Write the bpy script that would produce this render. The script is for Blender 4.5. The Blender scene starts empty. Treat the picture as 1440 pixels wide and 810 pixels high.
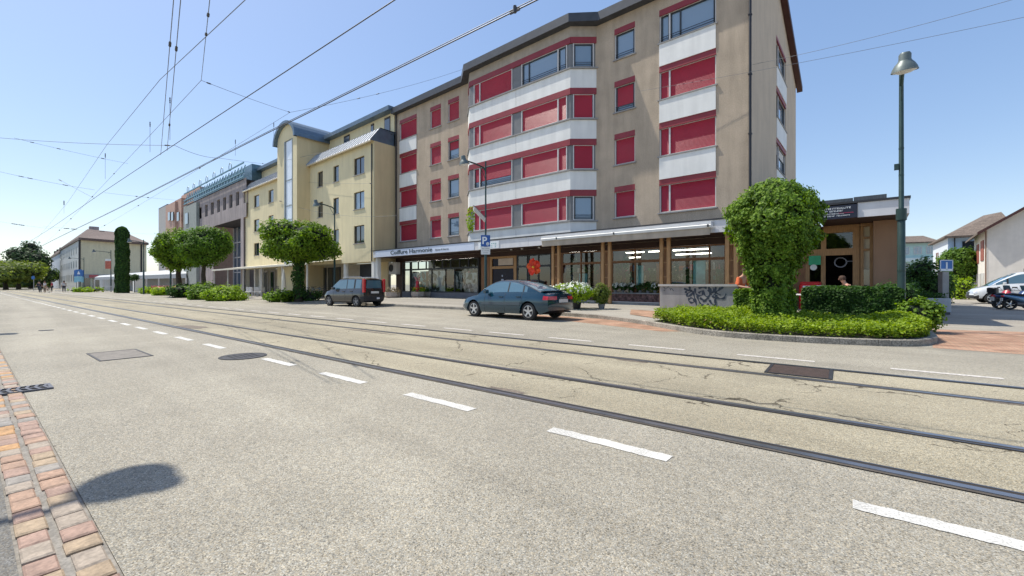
import bpy, bmesh, math, random
from mathutils import Vector, Matrix, noise
R=math.radians; PI=math.pi
random.seed(7)
scn=bpy.context.scene
COL=scn.collection
SA,CA=0.7609,0.6489      # camera yaw: facades run along world X, away is world Y
F,HZ,EYE=597.0,400.0,1.2
# ---------- survey helpers: bearings read off the photo -> real world points at a known depth ----------
def onY(px,py,Y):
    r=(px-720)/F; X=Y*(r*SA-CA)/(SA+r*CA); zc=-X*CA+Y*SA
    return X,(HZ-py)*zc/F+EYE
def fX(px,Y): return onY(px,0,Y)[0]
def onX(px,py,X):
    r=(px-720)/F; Y=X*(SA+r*CA)/(r*SA-CA); zc=-X*CA+Y*SA
    return Y,(HZ-py)*zc/F+EYE
def at(px,zc,z=0.0):
    xc=(px-720)/F*zc
    return Vector((xc*SA-zc*CA, xc*CA+zc*SA, z))
def onG(px,py,z=0.0):
    return at(px,F*(EYE-z)/(py-HZ),z)
def hgt(py,zc): return (HZ-py)*zc/F+EYE
TH=R(2.66)
UR=Vector((math.cos(TH),math.sin(TH),0))       # along the road, to the right
NR=Vector((-math.sin(TH),math.cos(TH),0))      # across the road, away
def rd(t,d,z=0.0):
    v=UR*t+NR*d; return Vector((v.x,v.y,z))
def rt(p): return p.dot(UR)
def rdist(p): return p.dot(NR)
# ---------- materials ----------
MATS={}
def newmat(name):
    m=bpy.data.materials.new(name); m.use_nodes=True; nt=m.node_tree
    return m,nt,nt.nodes['Principled BSDF']
def mat(name,col,rough=0.7,metal=0.0,var=0.12,scale=3.0,bump=0.0,bscale=40.0,spec=0.5,trans=0,alpha=1,coat=0,fine=0.0,fscale=60,stretch=None,dirt=0.0):
    if name in MATS: return MATS[name]
    m,nt,b=newmat(name); N=nt.nodes; L=nt.links
    b.inputs['Roughness'].default_value=rough; b.inputs['Metallic'].default_value=metal
    b.inputs['Specular IOR Level'].default_value=spec
    b.inputs['Coat Weight'].default_value=coat
    tc=N.new('ShaderNodeTexCoord'); mp=N.new('ShaderNodeMapping'); L.new(tc.outputs['Object'],mp.inputs[0])
    if stretch: mp.inputs['Scale'].default_value=stretch
    n1=N.new('ShaderNodeTexNoise'); n1.inputs['Scale'].default_value=scale; n1.inputs['Detail'].default_value=6
    L.new(mp.outputs[0],n1.inputs[0])
    c=Vector(col)
    rp=N.new('ShaderNodeValToRGB'); rp.color_ramp.elements[0].position=.3; rp.color_ramp.elements[1].position=.7
    rp.color_ramp.elements[0].color=(*(c*(1-var)),1); rp.color_ramp.elements[1].color=(*[min(1,x) for x in c*(1+var)],1)
    L.new(n1.outputs[0],rp.inputs[0]); out=rp.outputs[0]
    if fine>0:
        n2=N.new('ShaderNodeTexNoise'); n2.inputs['Scale'].default_value=fscale; n2.inputs['Detail'].default_value=3
        L.new(tc.outputs['Object'],n2.inputs[0])
        r2=N.new('ShaderNodeValToRGB'); r2.color_ramp.elements[0].position=.35; r2.color_ramp.elements[1].position=.65
        r2.color_ramp.elements[0].color=(1-fine,)*3+(1,); r2.color_ramp.elements[1].color=(1+fine,)*3+(1,)
        L.new(n2.outputs[0],r2.inputs[0])
        mx=N.new('ShaderNodeMix'); mx.data_type='RGBA'; mx.blend_type='MULTIPLY'; mx.inputs[0].default_value=1
        L.new(out,mx.inputs[6]); L.new(r2.outputs[0],mx.inputs[7]); out=mx.outputs[2]
    if dirt>0:   # rain streaks and grime with their own shape
        mp2=N.new('ShaderNodeMapping'); mp2.inputs['Scale'].default_value=(2.2,2.2,.25); L.new(tc.outputs['Object'],mp2.inputs[0])
        n3=N.new('ShaderNodeTexNoise'); n3.inputs['Scale'].default_value=1.3; n3.inputs['Detail'].default_value=8; L.new(mp2.outputs[0],n3.inputs[0])
        r3=N.new('ShaderNodeValToRGB'); r3.color_ramp.elements[0].position=.38; r3.color_ramp.elements[1].position=.62
        r3.color_ramp.elements[0].color=(1-dirt,1-dirt,1-dirt,1); r3.color_ramp.elements[1].color=(1,1,1,1); L.new(n3.outputs[0],r3.inputs[0])
        mx=N.new('ShaderNodeMix'); mx.data_type='RGBA'; mx.blend_type='MULTIPLY'; mx.inputs[0].default_value=1
        L.new(out,mx.inputs[6]); L.new(r3.outputs[0],mx.inputs[7]); out=mx.outputs[2]
    L.new(out,b.inputs['Base Color'])
    if bump>0:
        nb=N.new('ShaderNodeTexNoise'); nb.inputs['Scale'].default_value=bscale; nb.inputs['Detail'].default_value=4
        L.new(tc.outputs['Object'],nb.inputs[0])
        bp=N.new('ShaderNodeBump'); bp.inputs['Strength'].default_value=bump; bp.inputs['Distance'].default_value=.02
        L.new(nb.outputs[0],bp.inputs['Height']); L.new(bp.outputs[0],b.inputs['Normal'])
    if trans: b.inputs['Transmission Weight'].default_value=trans
    MATS[name]=m; return m
def leafmat(name,c0,c1,c2=None,sc=6.0,tr=.35):
    m,nt,b=newmat(name); N=nt.nodes; L=nt.links
    b.inputs['Roughness'].default_value=.6; b.inputs['Specular IOR Level'].default_value=.25
    g=N.new('ShaderNodeNewGeometry')
    n=N.new('ShaderNodeTexNoise'); n.inputs['Scale'].default_value=sc; n.inputs['Detail'].default_value=3
    tc=N.new('ShaderNodeTexCoord'); L.new(tc.outputs['Object'],n.inputs[0])
    ad=N.new('ShaderNodeMath'); ad.operation='MULTIPLY_ADD'; ad.inputs[1].default_value=.45
    L.new(g.outputs['Random Per Island'],ad.inputs[0])
    sb=N.new('ShaderNodeMath'); sb.operation='MULTIPLY'; sb.inputs[1].default_value=.62; L.new(n.outputs[0],sb.inputs[0])
    L.new(sb.outputs[0],ad.inputs[2])
    rp=N.new('ShaderNodeValToRGB'); rp.color_ramp.elements[0].position=.18; rp.color_ramp.elements[1].position=.62
    rp.color_ramp.elements[0].color=(*c0,1); rp.color_ramp.elements[1].color=(*c1,1)
    if c2:
        e=rp.color_ramp.elements.new(.84); e.color=(*c2,1)
    L.new(ad.outputs[0],rp.inputs[0]); L.new(rp.outputs[0],b.inputs['Base Color'])
    t=N.new('ShaderNodeBsdfTranslucent'); hs=N.new('ShaderNodeHueSaturation'); hs.inputs['Saturation'].default_value=1.15; hs.inputs['Value'].default_value=1.5
    L.new(rp.outputs[0],hs.inputs['Color']); L.new(hs.outputs[0],t.inputs[0])
    ms=N.new('ShaderNodeMixShader'); ms.inputs[0].default_value=tr
    o=[x for x in N if x.type=='OUTPUT_MATERIAL'][0]
    L.new(b.outputs[0],ms.inputs[1]); L.new(t.outputs[0],ms.inputs[2]); L.new(ms.outputs[0],o.inputs[0])
    MATS[name]=m; return m
def glassmat(name,tint,base=(.02,.03,.04),clear=.0):
    """window glass: Fresnel reflection over a dark room (clear=0) or over what stands behind (clear>0)"""
    m,nt,b=newmat(name); N=nt.nodes; L=nt.links
    b.inputs['Base Color'].default_value=(*base,1); b.inputs['Roughness'].default_value=.03
    b.inputs['Specular IOR Level'].default_value=.9; b.inputs['IOR'].default_value=1.6
    b.inputs['Coat Weight'].default_value=.6; b.inputs['Coat Roughness'].default_value=.02
    tc=N.new('ShaderNodeTexCoord'); n=N.new('ShaderNodeTexNoise'); n.inputs['Scale'].default_value=.8
    L.new(tc.outputs['Object'],n.inputs[0]); bp=N.new('ShaderNodeBump'); bp.inputs['Strength'].default_value=.12; bp.inputs['Distance'].default_value=.02
    L.new(n.outputs[0],bp.inputs['Height']); L.new(bp.outputs[0],b.inputs['Normal'])
    if clear>0:
        t=N.new('ShaderNodeBsdfTransparent'); t.inputs[0].default_value=(*tint,1)
        gl=N.new('ShaderNodeBsdfGlossy'); gl.inputs['Roughness'].default_value=.02; L.new(bp.outputs[0],gl.inputs['Normal'])
        fr=N.new('ShaderNodeFresnel'); fr.inputs[0].default_value=1.5
        ad=N.new('ShaderNodeMath'); ad.operation='ADD'; ad.inputs[1].default_value=1-clear; ad.use_clamp=True; L.new(fr.outputs[0],ad.inputs[0])
        ms=N.new('ShaderNodeMixShader'); L.new(ad.outputs[0],ms.inputs[0]); L.new(t.outputs[0],ms.inputs[1]); L.new(gl.outputs[0],ms.inputs[2])
        o=[x for x in N if x.type=='OUTPUT_MATERIAL'][0]; L.new(ms.outputs[0],o.inputs[0])
    MATS[name]=m; return m
# ---------- mesh builder ----------
ORG={}
class MB:
    def __init__(s,M=None): s.v=[];s.f=[];s.m=[];s.M=M;s.mats=[];s.cur=0
    def use(s,m):
        if m not in s.mats: s.mats.append(m)
        s.cur=s.mats.index(m); return s
    def V(s,p):
        p=Vector(p); s.v.append(s.M@p if s.M else p); return len(s.v)-1
    def face(s,pts):
        s.f.append([s.V(p) for p in pts]); s.m.append(s.cur)
    def fi(s,idx): s.f.append(list(idx)); s.m.append(s.cur)
    def box(s,x0,x1,y0,y1,z0,z1):
        a=[s.V(p) for p in((x0,y0,z0),(x1,y0,z0),(x1,y1,z0),(x0,y1,z0),(x0,y0,z1),(x1,y0,z1),(x1,y1,z1),(x0,y1,z1))]
        for q in((3,2,1,0),(4,5,6,7),(0,1,5,4),(1,2,6,5),(2,3,7,6),(3,0,4,7)): s.fi([a[i] for i in q])
    def bbox(s,x0,x1,y0,y1,z0,z1,b=.02):   # box with chamfered vertical and top edges
        xs=[x0,x0+b,x1-b,x1]; ys=[y0,y0+b,y1-b,y1]
        ring=lambda z,i:[(x0+b+i,y0+i,z),(x1-b-i,y0+i,z),(x1-i,y0+b+i,z),(x1-i,y1-b-i,z),(x1-b-i,y1-i,z),(x0+b+i,y1-i,z),(x0+i,y1-b-i,z),(x0+i,y0+b+i,z)]
        R0=[s.V(p) for p in ring(z0,0)];R1=[s.V(p) for p in ring(z1-b,0)];R2=[s.V(p) for p in ring(z1,b*.7)]
        for A,B in((R0,R1),(R1,R2)):
            for i in range(8): s.fi([A[i],A[(i+1)%8],B[(i+1)%8],B[i]])
        s.fi(R2); s.fi(R0[::-1])
    def bar(s,p0,p1,w,h):
        p0=Vector(p0);p1=Vector(p1);d=(p1-p0).normalized();up=Vector((0,0,1)) if abs(d.z)<.95 else Vector((1,0,0))
        a=d.cross(up).normalized()*w/2;b=a.cross(d).normalized()*h/2
        q=[s.V(p+i*a+j*b) for p in(p0,p1) for i,j in((-1,-1),(1,-1),(1,1),(-1,1))]
        for k in((3,2,1,0),(4,5,6,7),(0,1,5,4),(1,2,6,5),(2,3,7,6),(3,0,4,7)): s.fi([q[i] for i in k])
    def tube(s,pts,r,n=8,cap=True):
        pts=[Vector(p) for p in pts]; rs=r if isinstance(r,(list,tuple)) else [r]*len(pts); rings=[]
        for i,p in enumerate(pts):
            d=(pts[min(i+1,len(pts)-1)]-pts[max(i-1,0)]).normalized()
            up=Vector((0,0,1)) if abs(d.z)<.9 else Vector((1,0,0))
            a=d.cross(up).normalized(); b=a.cross(d).normalized()
            rings.append([s.V(p+(a*math.cos(2*PI*k/n)+b*math.sin(2*PI*k/n))*rs[i]) for k in range(n)])
        for A,B in zip(rings,rings[1:]):
            for k in range(n): s.fi([A[k],A[(k+1)%n],B[(k+1)%n],B[k]])
        if cap: s.fi(rings[0][::-1]); s.fi(rings[-1])
    def lathe(s,prof,c=(0,0,0),n=16,axis='z'):
        c=Vector(c); rings=[]
        for r,h in prof:
            ring=[]
            for k in range(n):
                a=2*PI*k/n
                p=Vector((r*math.cos(a),r*math.sin(a),h))
                if axis=='y': p=Vector((p.x,p.z,p.y))
                if axis=='x': p=Vector((p.z,p.x,p.y))
                ring.append(s.V(c+p))
            rings.append(ring)
        for A,B in zip(rings,rings[1:]):
            for k in range(n): s.fi([A[k],A[(k+1)%n],B[(k+1)%n],B[k]])
        if prof[0][0]>1e-4: s.fi(rings[0][::-1])
        if prof[-1][0]>1e-4: s.fi(rings[-1])
    def prism(s,poly,z0,z1):
        a=[s.V((p[0],p[1],z0)) for p in poly]; b=[s.V((p[0],p[1],z1)) for p in poly]; n=len(poly)
        s.fi(a[::-1]); s.fi(b)
        for i in range(n): s.fi([a[i],a[(i+1)%n],b[(i+1)%n],b[i]])
    def build(s,name,m=None,parent=None,smooth=False):
        me=bpy.data.meshes.new(name); o=bpy.data.objects.new(name,me); COL.objects.link(o)
        org=Vector((0,0,0))
        if parent is not None:
            org=ORG.get(parent.name,Vector((0,0,0))); o.parent=parent
        ORG[o.name]=org
        me.from_pydata([tuple(p-org) for p in s.v],[],s.f)
        for mm in ([m] if m else s.mats): me.materials.append(mm)
        if not m and len(s.mats)>1: me.polygons.foreach_set('material_index',s.m)
        if smooth:
            me.polygons.foreach_set('use_smooth',[True]*len(me.polygons))
            if smooth!='all': me.set_sharp_from_angle(angle=R(smooth if smooth>1 else 40))
        me.update(); return o
def tag(o,label,cat,group=None,kind=None):
    if label: o['label']=label
    if cat: o['category']=cat
    if group: o['group']=group
    if kind: o['kind']=kind
    return o
def thing(name,label,cat,loc=(0,0,0),group=None,local=False):
    o=bpy.data.objects.new(name,None); COL.objects.link(o); o.empty_display_size=.3
    ORG[o.name]=Vector((0,0,0)) if local else Vector(loc)
    if not local: o.location=loc
    return tag(o,label,cat,group)
def struct(o): o['kind']='structure'; return o
def copy_tree(o,parent=None):
    c=o.copy(); COL.objects.link(c)
    if parent is not None: c.parent=parent
    for ch in list(o.children): copy_tree(ch,c)
    return c
def textmb(txt,size,M,name,m,parent,depth=.004,align='LEFT',bold=0,sx=1):
    cu=bpy.data.curves.new('lettering','FONT'); cu.body=txt; cu.size=size; cu.extrude=depth; cu.align_x=align; cu.offset=bold
    cu.resolution_u=3
    o=bpy.data.objects.new('tmp',cu); COL.objects.link(o)
    bpy.context.view_layer.update()
    me=bpy.data.meshes.new_from_object(o.evaluated_get(bpy.context.evaluated_depsgraph_get()))
    bpy.data.objects.remove(o)
    # text lies in XY -> stand it up: x->x, y->z, facing -Y
    T=Matrix(((sx,0,0,0),(0,0,-1,0),(0,1,0,0),(0,0,0,1)))
    org=ORG.get(parent.name,Vector((0,0,0)))
    me.transform(Matrix.Translation(-org)@M@T)
    me.materials.clear(); me.materials.append(m)
    ob=bpy.data.objects.new(name,me); COL.objects.link(ob); ob.parent=parent; ORG[ob.name]=org
    return ob
def frame(o,u):   # u: unit horizontal direction of the wall seen left->right from outside; depth axis = up x u
    u=Vector(u).normalized(); d=Vector((0,0,1)).cross(u)
    M=Matrix.Identity(4)
    for i in range(3): M[i][0]=u[i]; M[i][1]=d[i]; M[i][2]=(0,0,1)[i]; M[i][3]=o[i]
    return M
# ---------- palette ----------
WALL=mat('roughcast_brown',(.49,.395,.295),.95,var=.10,scale=1.2,bump=.45,bscale=45,fine=.20,fscale=34,dirt=.14)
TAN=mat('render_tan',(.58,.47,.35),.9,var=.06,scale=1,bump=.2,fine=.1,dirt=.08)
RED=mat('blind_red',(.37,.012,.042),.42,var=.08,scale=.8,spec=.55,bump=0)
REDBOX=mat('blind_box_red',(.26,.028,.036),.5,var=.12,scale=2)
WHITE=mat('panel_white',(.82,.81,.77),.6,var=.04,scale=1.5,dirt=.09)
FRAMEW=mat('frame_white',(.62,.60,.58),.5,var=.05)
FRAMED=mat('frame_dark',(.035,.04,.045),.45)
GREYP=mat('pier_grey',(.18,.18,.18),.5,var=.1)
SILL=mat('sill_stone',(.30,.29,.28),.8)
ROOFG=mat('roof_grey',(.07,.075,.085),.5,metal=.3)
CURT=mat('curtain',(.55,.60,.66),.9,var=.15,scale=18,stretch=(1,1,.03))
GLASS=glassmat('pane_glass',(1,1,1))
GLASSB=glassmat('pane_curtained',(1,1,1),base=(.20,.28,.36))
SHOP=glassmat('shop_glass',(.75,.8,.78),clear=.93)
WOOD=mat('wood_brown',(.24,.11,.045),.6,var=.3,scale=6,stretch=(8,8,.6))
WOODL=mat('wood_light',(.40,.22,.09),.55,var=.25,scale=6,stretch=(8,8,.6))
DARK=mat('dark_interior',(.02,.018,.016),.9)
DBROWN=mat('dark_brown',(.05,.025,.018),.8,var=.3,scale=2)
FASC=mat('fascia_aluminium',(.70,.69,.70),.45,var=.05,scale=2,dirt=.08)
YEL=mat('render_yellow',(.76,.66,.42),.9,var=.05,scale=.6,bump=.15,fine=.06,dirt=.08)
YELD=mat('render_yellow_shaded',(.66,.53,.31),.9,var=.05,scale=.6,dirt=.08)  # darker copy of the yellow: shade painted into the side walls
BLUEM=mat('metal_blue',(.12,.17,.22),.38,metal=.3,var=.12)
BLUEM_LIT=mat('metal_blue_lit',(.78,.80,.82),.4,metal=.15,var=.12,scale=4)  # near-white tone paints sunlight onto the sloping blue metal
GREEN=mat('lamp_green',(.026,.055,.05),.42,var=.15,scale=5,metal=.2)
BLACK=mat('black',(.015,.015,.017),.5)
RUBBER=mat('rubber',(.02,.02,.02),.85)
CHROME=mat('wheel_alloy',(.55,.56,.58),.3,metal=.8)
CONC=mat('concrete',(.34,.335,.32),.9,var=.15,scale=2,bump=.25,bscale=60,fine=.12,dirt=.2)
GRANITE=mat('granite',(.27,.245,.205),.85,var=.32,scale=3,fine=.4,fscale=40,bump=.5,bscale=30)
BARK=mat('bark',(.06,.045,.03),.95,var=.35,scale=10,bump=.5,bscale=30)
# ================= ground =================
def asphaltmat(name,c,grit=.36,crack=0.0,tint=(1,1,1),stain=.10):
    m,nt,b=newmat(name); N=nt.nodes; L=nt.links
    b.inputs['Roughness'].default_value=.85; b.inputs['Specular IOR Level'].default_value=.35
    tc=N.new('ShaderNodeTexCoord')
    def nz(sc,det=2,dist=0):
        n=N.new('ShaderNodeTexNoise'); n.inputs['Scale'].default_value=sc; n.inputs['Detail'].default_value=det; n.inputs['Distortion'].default_value=dist
        L.new(tc.outputs['Object'],n.inputs[0]); return n.outputs[0]
    def ramp(src,p0,c0,p1,c1):
        r=N.new('ShaderNodeValToRGB'); r.color_ramp.elements[0].position=p0; r.color_ramp.elements[1].position=p1
        r.color_ramp.elements[0].color=(*c0,1) if len(c0)==3 else c0; r.color_ramp.elements[1].color=(*c1,1)
        L.new(src,r.inputs[0]); return r.outputs[0]
    def mul(a,bb,f=1.0):
        x=N.new('ShaderNodeMix'); x.data_type='RGBA'; x.blend_type='MULTIPLY'; x.inputs[0].default_value=f
        L.new(a,x.inputs[6]); L.new(bb,x.inputs[7]); return x.outputs[2]
    v=N.new('ShaderNodeTexVoronoi'); v.inputs['Scale'].default_value=165; L.new(tc.outputs['Object'],v.inputs[0])
    v2=N.new('ShaderNodeSeparateColor'); L.new(v.outputs['Color'],v2.inputs[0])
    c=Vector(c)
    stone=N.new('ShaderNodeValToRGB'); cr=stone.color_ramp
    cr.elements[0].position=0; cr.elements[0].color=(*(c*(1-grit*1.7)),1)
    cr.elements[1].position=1; cr.elements[1].color=(*(c*(1+grit*1.5)),1)
    e=cr.elements.new(.22); e.color=(*(c*(1-grit*.4)),1); e=cr.elements.new(.72); e.color=(*(c*(1+grit*.2)),1)
    L.new(v2.outputs[0],stone.inputs[0]); out=stone.outputs[0]
    tin=ramp(v2.outputs[1],.2,(1.04,1.0,.9),.8,(.95,1,1.04)); out=mul(out,tin)
    out=mul(out,ramp(v.outputs['Distance'],.45,(1,1,1),.9,(.5,.5,.5)),.6)
    out=mul(out,ramp(nz(1.1,5,.4),.3,(1-stain,)*3,.7,(1+stain*.6,)*3))
    out=mul(out,ramp(nz(.18,4),.35,(.88,.88,.88),.65,(1.05,1.05,1.04)))
    out=mul(out,ramp(nz(22,4),.35,(.88,.88,.88),.62,(1.04,1.04,1.04)))
    # wheel-worn bands running along the road
    mp=N.new('ShaderNodeMapping'); mp.inputs['Rotation'].default_value=(0,0,-TH); mp.inputs['Scale'].default_value=(.05,1.1,1); L.new(tc.outputs['Object'],mp.inputs[0])
    nb=N.new('ShaderNodeTexNoise'); nb.inputs['Scale'].default_value=1; nb.inputs['Detail'].default_value=3; L.new(mp.outputs[0],nb.inputs[0])
    out=mul(out,ramp(nb.outputs[0],.38,(.89,.885,.88),.62,(1.05,1.05,1.05)))
    # small dark spots (oil, gum)
    vs=N.new('ShaderNodeTexVoronoi'); vs.inputs['Scale'].default_value=1.3; L.new(tc.outputs['Object'],vs.inputs[0])
    out=mul(out,ramp(vs.outputs['Distance'],.02,(.45,.45,.45),.035,(1,1,1)))
    if crack>0:
        ds=N.new('ShaderNodeTexNoise'); ds.inputs['Scale'].default_value=3.5; ds.inputs['Detail'].default_value=6; L.new(tc.outputs['Object'],ds.inputs[0])
        va=N.new('ShaderNodeVectorMath'); va.operation='MULTIPLY_ADD'; va.inputs[1].default_value=(.55,.55,0); L.new(ds.outputs['Color'],va.inputs[0]); L.new(tc.outputs['Object'],va.inputs[2])
        ve=N.new('ShaderNodeTexVoronoi'); ve.feature='DISTANCE_TO_EDGE'; ve.inputs['Scale'].default_value=.75; L.new(va.outputs[0],ve.inputs[0])
        line=N.new('ShaderNodeMapRange'); line.inputs[1].default_value=.003; line.inputs[2].default_value=.009; L.new(ve.outputs['Distance'],line.inputs[0])
        mk=N.new('ShaderNodeMapRange'); mk.inputs[1].default_value=.47; mk.inputs[2].default_value=.50; L.new(nz(.9,2),mk.inputs[0])
        mx=N.new('ShaderNodeMath'); mx.operation='MAXIMUM'; L.new(line.outputs[0],mx.inputs[0]); L.new(mk.outputs[0],mx.inputs[1])
        out=mul(out,ramp(mx.outputs[0],0,(.3,.28,.26),1,(1,1,1)),crack)
    L.new(out,b.inputs['Base Color'])
    bp=N.new('ShaderNodeBump'); bp.inputs['Strength'].default_value=.4; bp.inputs['Distance'].default_value=.004
    L.new(v.outputs['Distance'],bp.inputs['Height']); bp.invert=True; L.new(bp.outputs[0],b.inputs['Normal'])
    MATS[name]=m; return m
ASPH=asphaltmat('asphalt_road',(.352,.320,.265))
BED=asphaltmat('trackbed',(.375,.33,.245),crack=1)
FORE=asphaltmat('forecourt_asphalt',(.38,.34,.29),grit=.2)
PAVE=asphaltmat('pavement_asphalt',(.36,.33,.29),grit=.2)
PAVEL=asphaltmat('left_pavement',(.20,.187,.17),grit=.3)
def paversmat(name,c1,c2,sc=5,rot=0):
    m,nt,b=newmat(name); N=nt.nodes; L=nt.links
    tc=N.new('ShaderNodeTexCoord'); mp=N.new('ShaderNodeMapping'); mp.inputs['Rotation'].default_value=(0,0,rot); mp.inputs['Scale'].default_value=(sc,sc,sc)
    L.new(tc.outputs['Object'],mp.inputs[0])
    br=N.new('ShaderNodeTexBrick'); br.inputs['Color1'].default_value=(*c1,1); br.inputs['Color2'].default_value=(*c2,1); br.inputs['Mortar'].default_value=(.2,.16,.12,1)
    br.inputs['Scale'].default_value=1; br.inputs['Mortar Size'].default_value=.04; br.inputs['Brick Width'].default_value=1; br.inputs['Row Height'].default_value=.6
    L.new(mp.outputs[0],br.inputs[0])
    n=N.new('ShaderNodeTexNoise'); n.inputs['Scale'].default_value=1.7; n.inputs['Detail'].default_value=6; L.new(tc.outputs['Object'],n.inputs[0])
    r=N.new('ShaderNodeValToRGB'); r.color_ramp.elements[0].position=.35; r.color_ramp.elements[1].position=.65; r.color_ramp.elements[0].color=(.7,.66,.6,1); r.color_ramp.elements[1].color=(1.15,1.12,1.1,1)
    L.new(n.outputs[0],r.inputs[0]); mx=N.new('ShaderNodeMix'); mx.data_type='RGBA'; mx.blend_type='MULTIPLY'; mx.inputs[0].default_value=1
    L.new(br.outputs[0],mx.inputs[6]); L.new(r.outputs[0],mx.inputs[7]); L.new(mx.outputs[2],b.inputs['Base Color']); b.inputs['Roughness'].default_value=.85
    MATS[name]=m; return m
PAVER=paversmat('pavers_red',(.34,.18,.115),(.42,.27,.18),6)
PAVERW=paversmat('pavers_pale',(.36,.29,.22),(.42,.33,.25),2.5)
PAINT=mat('road_paint',(.60,.58,.53),.6,var=.10,scale=6,fine=.30,fscale=75,dirt=.15)
PAINTF=mat('road_paint_worn',(.55,.51,.46),.7,var=.12,scale=30,fine=.3,fscale=35)
STEEL=mat('rail_steel',(.13,.14,.16),.45,metal=.65,var=.15,scale=6)
STEELH=mat('rail_head',(.24,.25,.28),.32,metal=.75,var=.15,scale=6)
GROOVE=mat('rail_groove',(.03,.024,.02),.9)
BITUM=mat('bitumen_joint',(.085,.07,.055),.8,var=.3,scale=8)
IRON=mat('cast_iron',(.05,.05,.055),.6,metal=.5,var=.2,scale=15,bump=.6,bscale=55)
IRONB=mat('rusty_iron',(.075,.05,.04),.7,metal=.35,var=.3,scale=15,bump=.8,bscale=50)

def rquad(b,t0,t1,d0,d1,z,seg=1):
    for i in range(seg):
        a=t0+(t1-t0)*i/seg; c=t0+(t1-t0)*(i+1)/seg
        b.face([rd(a,d0,z),rd(c,d0,z),rd(c,d1,z),rd(a,d1,z)])
b=MB(); S=900
b.face([(-S,-S,-.02),(S,-S,-.02),(S,S,-.02),(-S,S,-.02)]); struct(b.build('ground',FORE))
b=MB(); rquad(b,-600,200,.405,14.6,-.004); rquad(b,-600,200,14.6,16.2,-.0045); 
struct(b.build('road',ASPH))
b=MB(); rquad(b,-600,200,-12,.137,-.002); struct(b.build('left_pavement',PAVEL))
b=MB(); rquad(b,-300,60,4.12*.7356*1.2-.0,10.3*.7356,.0); struct(b.build('tram_track_bed',BED))
# ---- rails (metre gauge, two tracks)
DR=[3.64,4.70,6.52,7.48]
RLAB=['nearest grooved tram rail, dark and wide beside the white centre dashes','second tram rail from the camera, inner rail of the near track','third tram rail, near rail of the far track below the iron box cover','farthest tram rail, thin line nearest the white parking dashes']
for k,d in enumerate(DR):
    s=1 if k%2==0 else -1        # groove lies on the inside of the gauge
    r=MB(); 
    r.use(BITUM); rquad(r,-260,60,d-.075,d+.075,.004)
    r.use(STEELH); 
    for (a,c,z) in((-.045*s-.0,0.012*s,.010),):
        lo,hi=sorted((d+a,d+c)); 
        r.face([rd(-260,lo,z),rd(60,lo,z),rd(60,hi,z),rd(-260,hi,z)])
        r.face([rd(-260,lo,.004),rd(60,lo,.004),rd(60,lo,z),rd(-260,lo,z)])
        r.face([rd(-260,hi,z),rd(60,hi,z),rd(60,hi,.004),rd(-260,hi,.004)])
    r.use(GROOVE); lo,hi=sorted((d+.012*s,d+.052*s)); rquad(r,-260,60,lo,hi,.007)
    r.use(STEEL); lo,hi=sorted((d+.052*s,d+.068*s)); rquad(r,-260,60,lo,hi,.009)
    tag(r.build('tram_rail'),RLAB[k],'tram rail','rails of the two tram tracks')
# ---- painted dashes
b=MB()
def dash(b,t0,t1,d0,d1,z=.0):
    # slightly ragged ends and edges
    n=24; P=[]
    for i in range(n+1):
        t=t0+(t1-t0)*i/n; P.append(rd(t+(random.uniform(-.01,.01) if i in(0,n) else 0),d0+random.uniform(-.007,.007),z))
    Q=[]
    for i in range(n+1):
        t=t0+(t1-t0)*i/n; Q.append(rd(t,d1+random.uniform(-.007,.007),z))
    for i in range(n): b.face([P[i],P[i+1],Q[i+1],Q[i]])
ends=[3,1.03,-.93,-2.79,-4.60,-6.42,-9.17]; t=-9.17
for i in range(48): t-=1.86; ends.append(t)
for e in ends: dash(b,e-.98,e,2.92,3.04)
struct(b.build('centre_line_marking',PAINT))
b=MB()
for i,e in enumerate([3.7,1.64,-.33,-2.27,-4.16,-5.94,-7.6]+[-7.6-1.85*k for k in range(1,60)]): dash(b,e-1.08,e,8.06,8.17)
for (p0,p1) in(((540,438),(600,441.5)),((556,447),(575,448.3))):
    pass
struct(b.build('parking_lane_marking',PAINTF))
# ---- cobbled gutter: two rows of setts with a mortar channel
b=MB(); rquad(b,-90,4,.137,.405,-.010,1); struct(b.build('gutter_mortar',mat('mortar',(.24,.22,.19),.9,var=.2,scale=9,fine=.2)))
cols=[((.34,.215,.145),6),((.31,.20,.15),5),((.32,.26,.20),6),((.27,.24,.205),3),((.43,.24,.10),3),((.34,.25,.16),5),((.24,.22,.195),1)]
sm=[mat('sett_%s'%n,c,.75,var=.22,scale=11,bump=.35,bscale=35,fine=.14) for n,(c,w) in zip(('brick','plum','sand','grey','orange','ochre','slate'),cols)]
wts=[w for c,w in cols]
b=MB(); rnd=random.Random(3)
for row,(d0,d1) in enumerate(((.148,.252),(.282,.392))):
    t=4.0; last=None
    while t>-60:
        ln=rnd.uniform(.145,.185) if t>-25 else 1.2
        b.use(rnd.choices(sm,wts)[0])
        j=lambda:rnd.uniform(-.006,.006)
        z=.004+rnd.uniform(0,.006); g=.007; bv=.009
        a0,a1,c0,c1=t-ln+g,t-g,d0+j(),d1+j()
        o=[rd(a0+j(),c0,-.01),rd(a1+j(),c0,-.01),rd(a1+j(),c1,-.01),rd(a0+j(),c1,-.01)]
        mid=sum(o,Vector())/4
        lo=[b.V(p) for p in o]; m1=[b.V(Vector((p.x,p.y,z-.006))) for p in o]
        top=[b.V(Vector(((p.x-mid.x)*(1-bv/.06)+mid.x,(p.y-mid.y)*(1-bv/.06)+mid.y,z))) for p in o]
        for A,B in((lo,m1),(m1,top)):
            for i in range(4): b.fi([A[i],A[(i+1)%4],B[(i+1)%4],B[i]])
        b.fi(top); t-=ln
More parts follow.
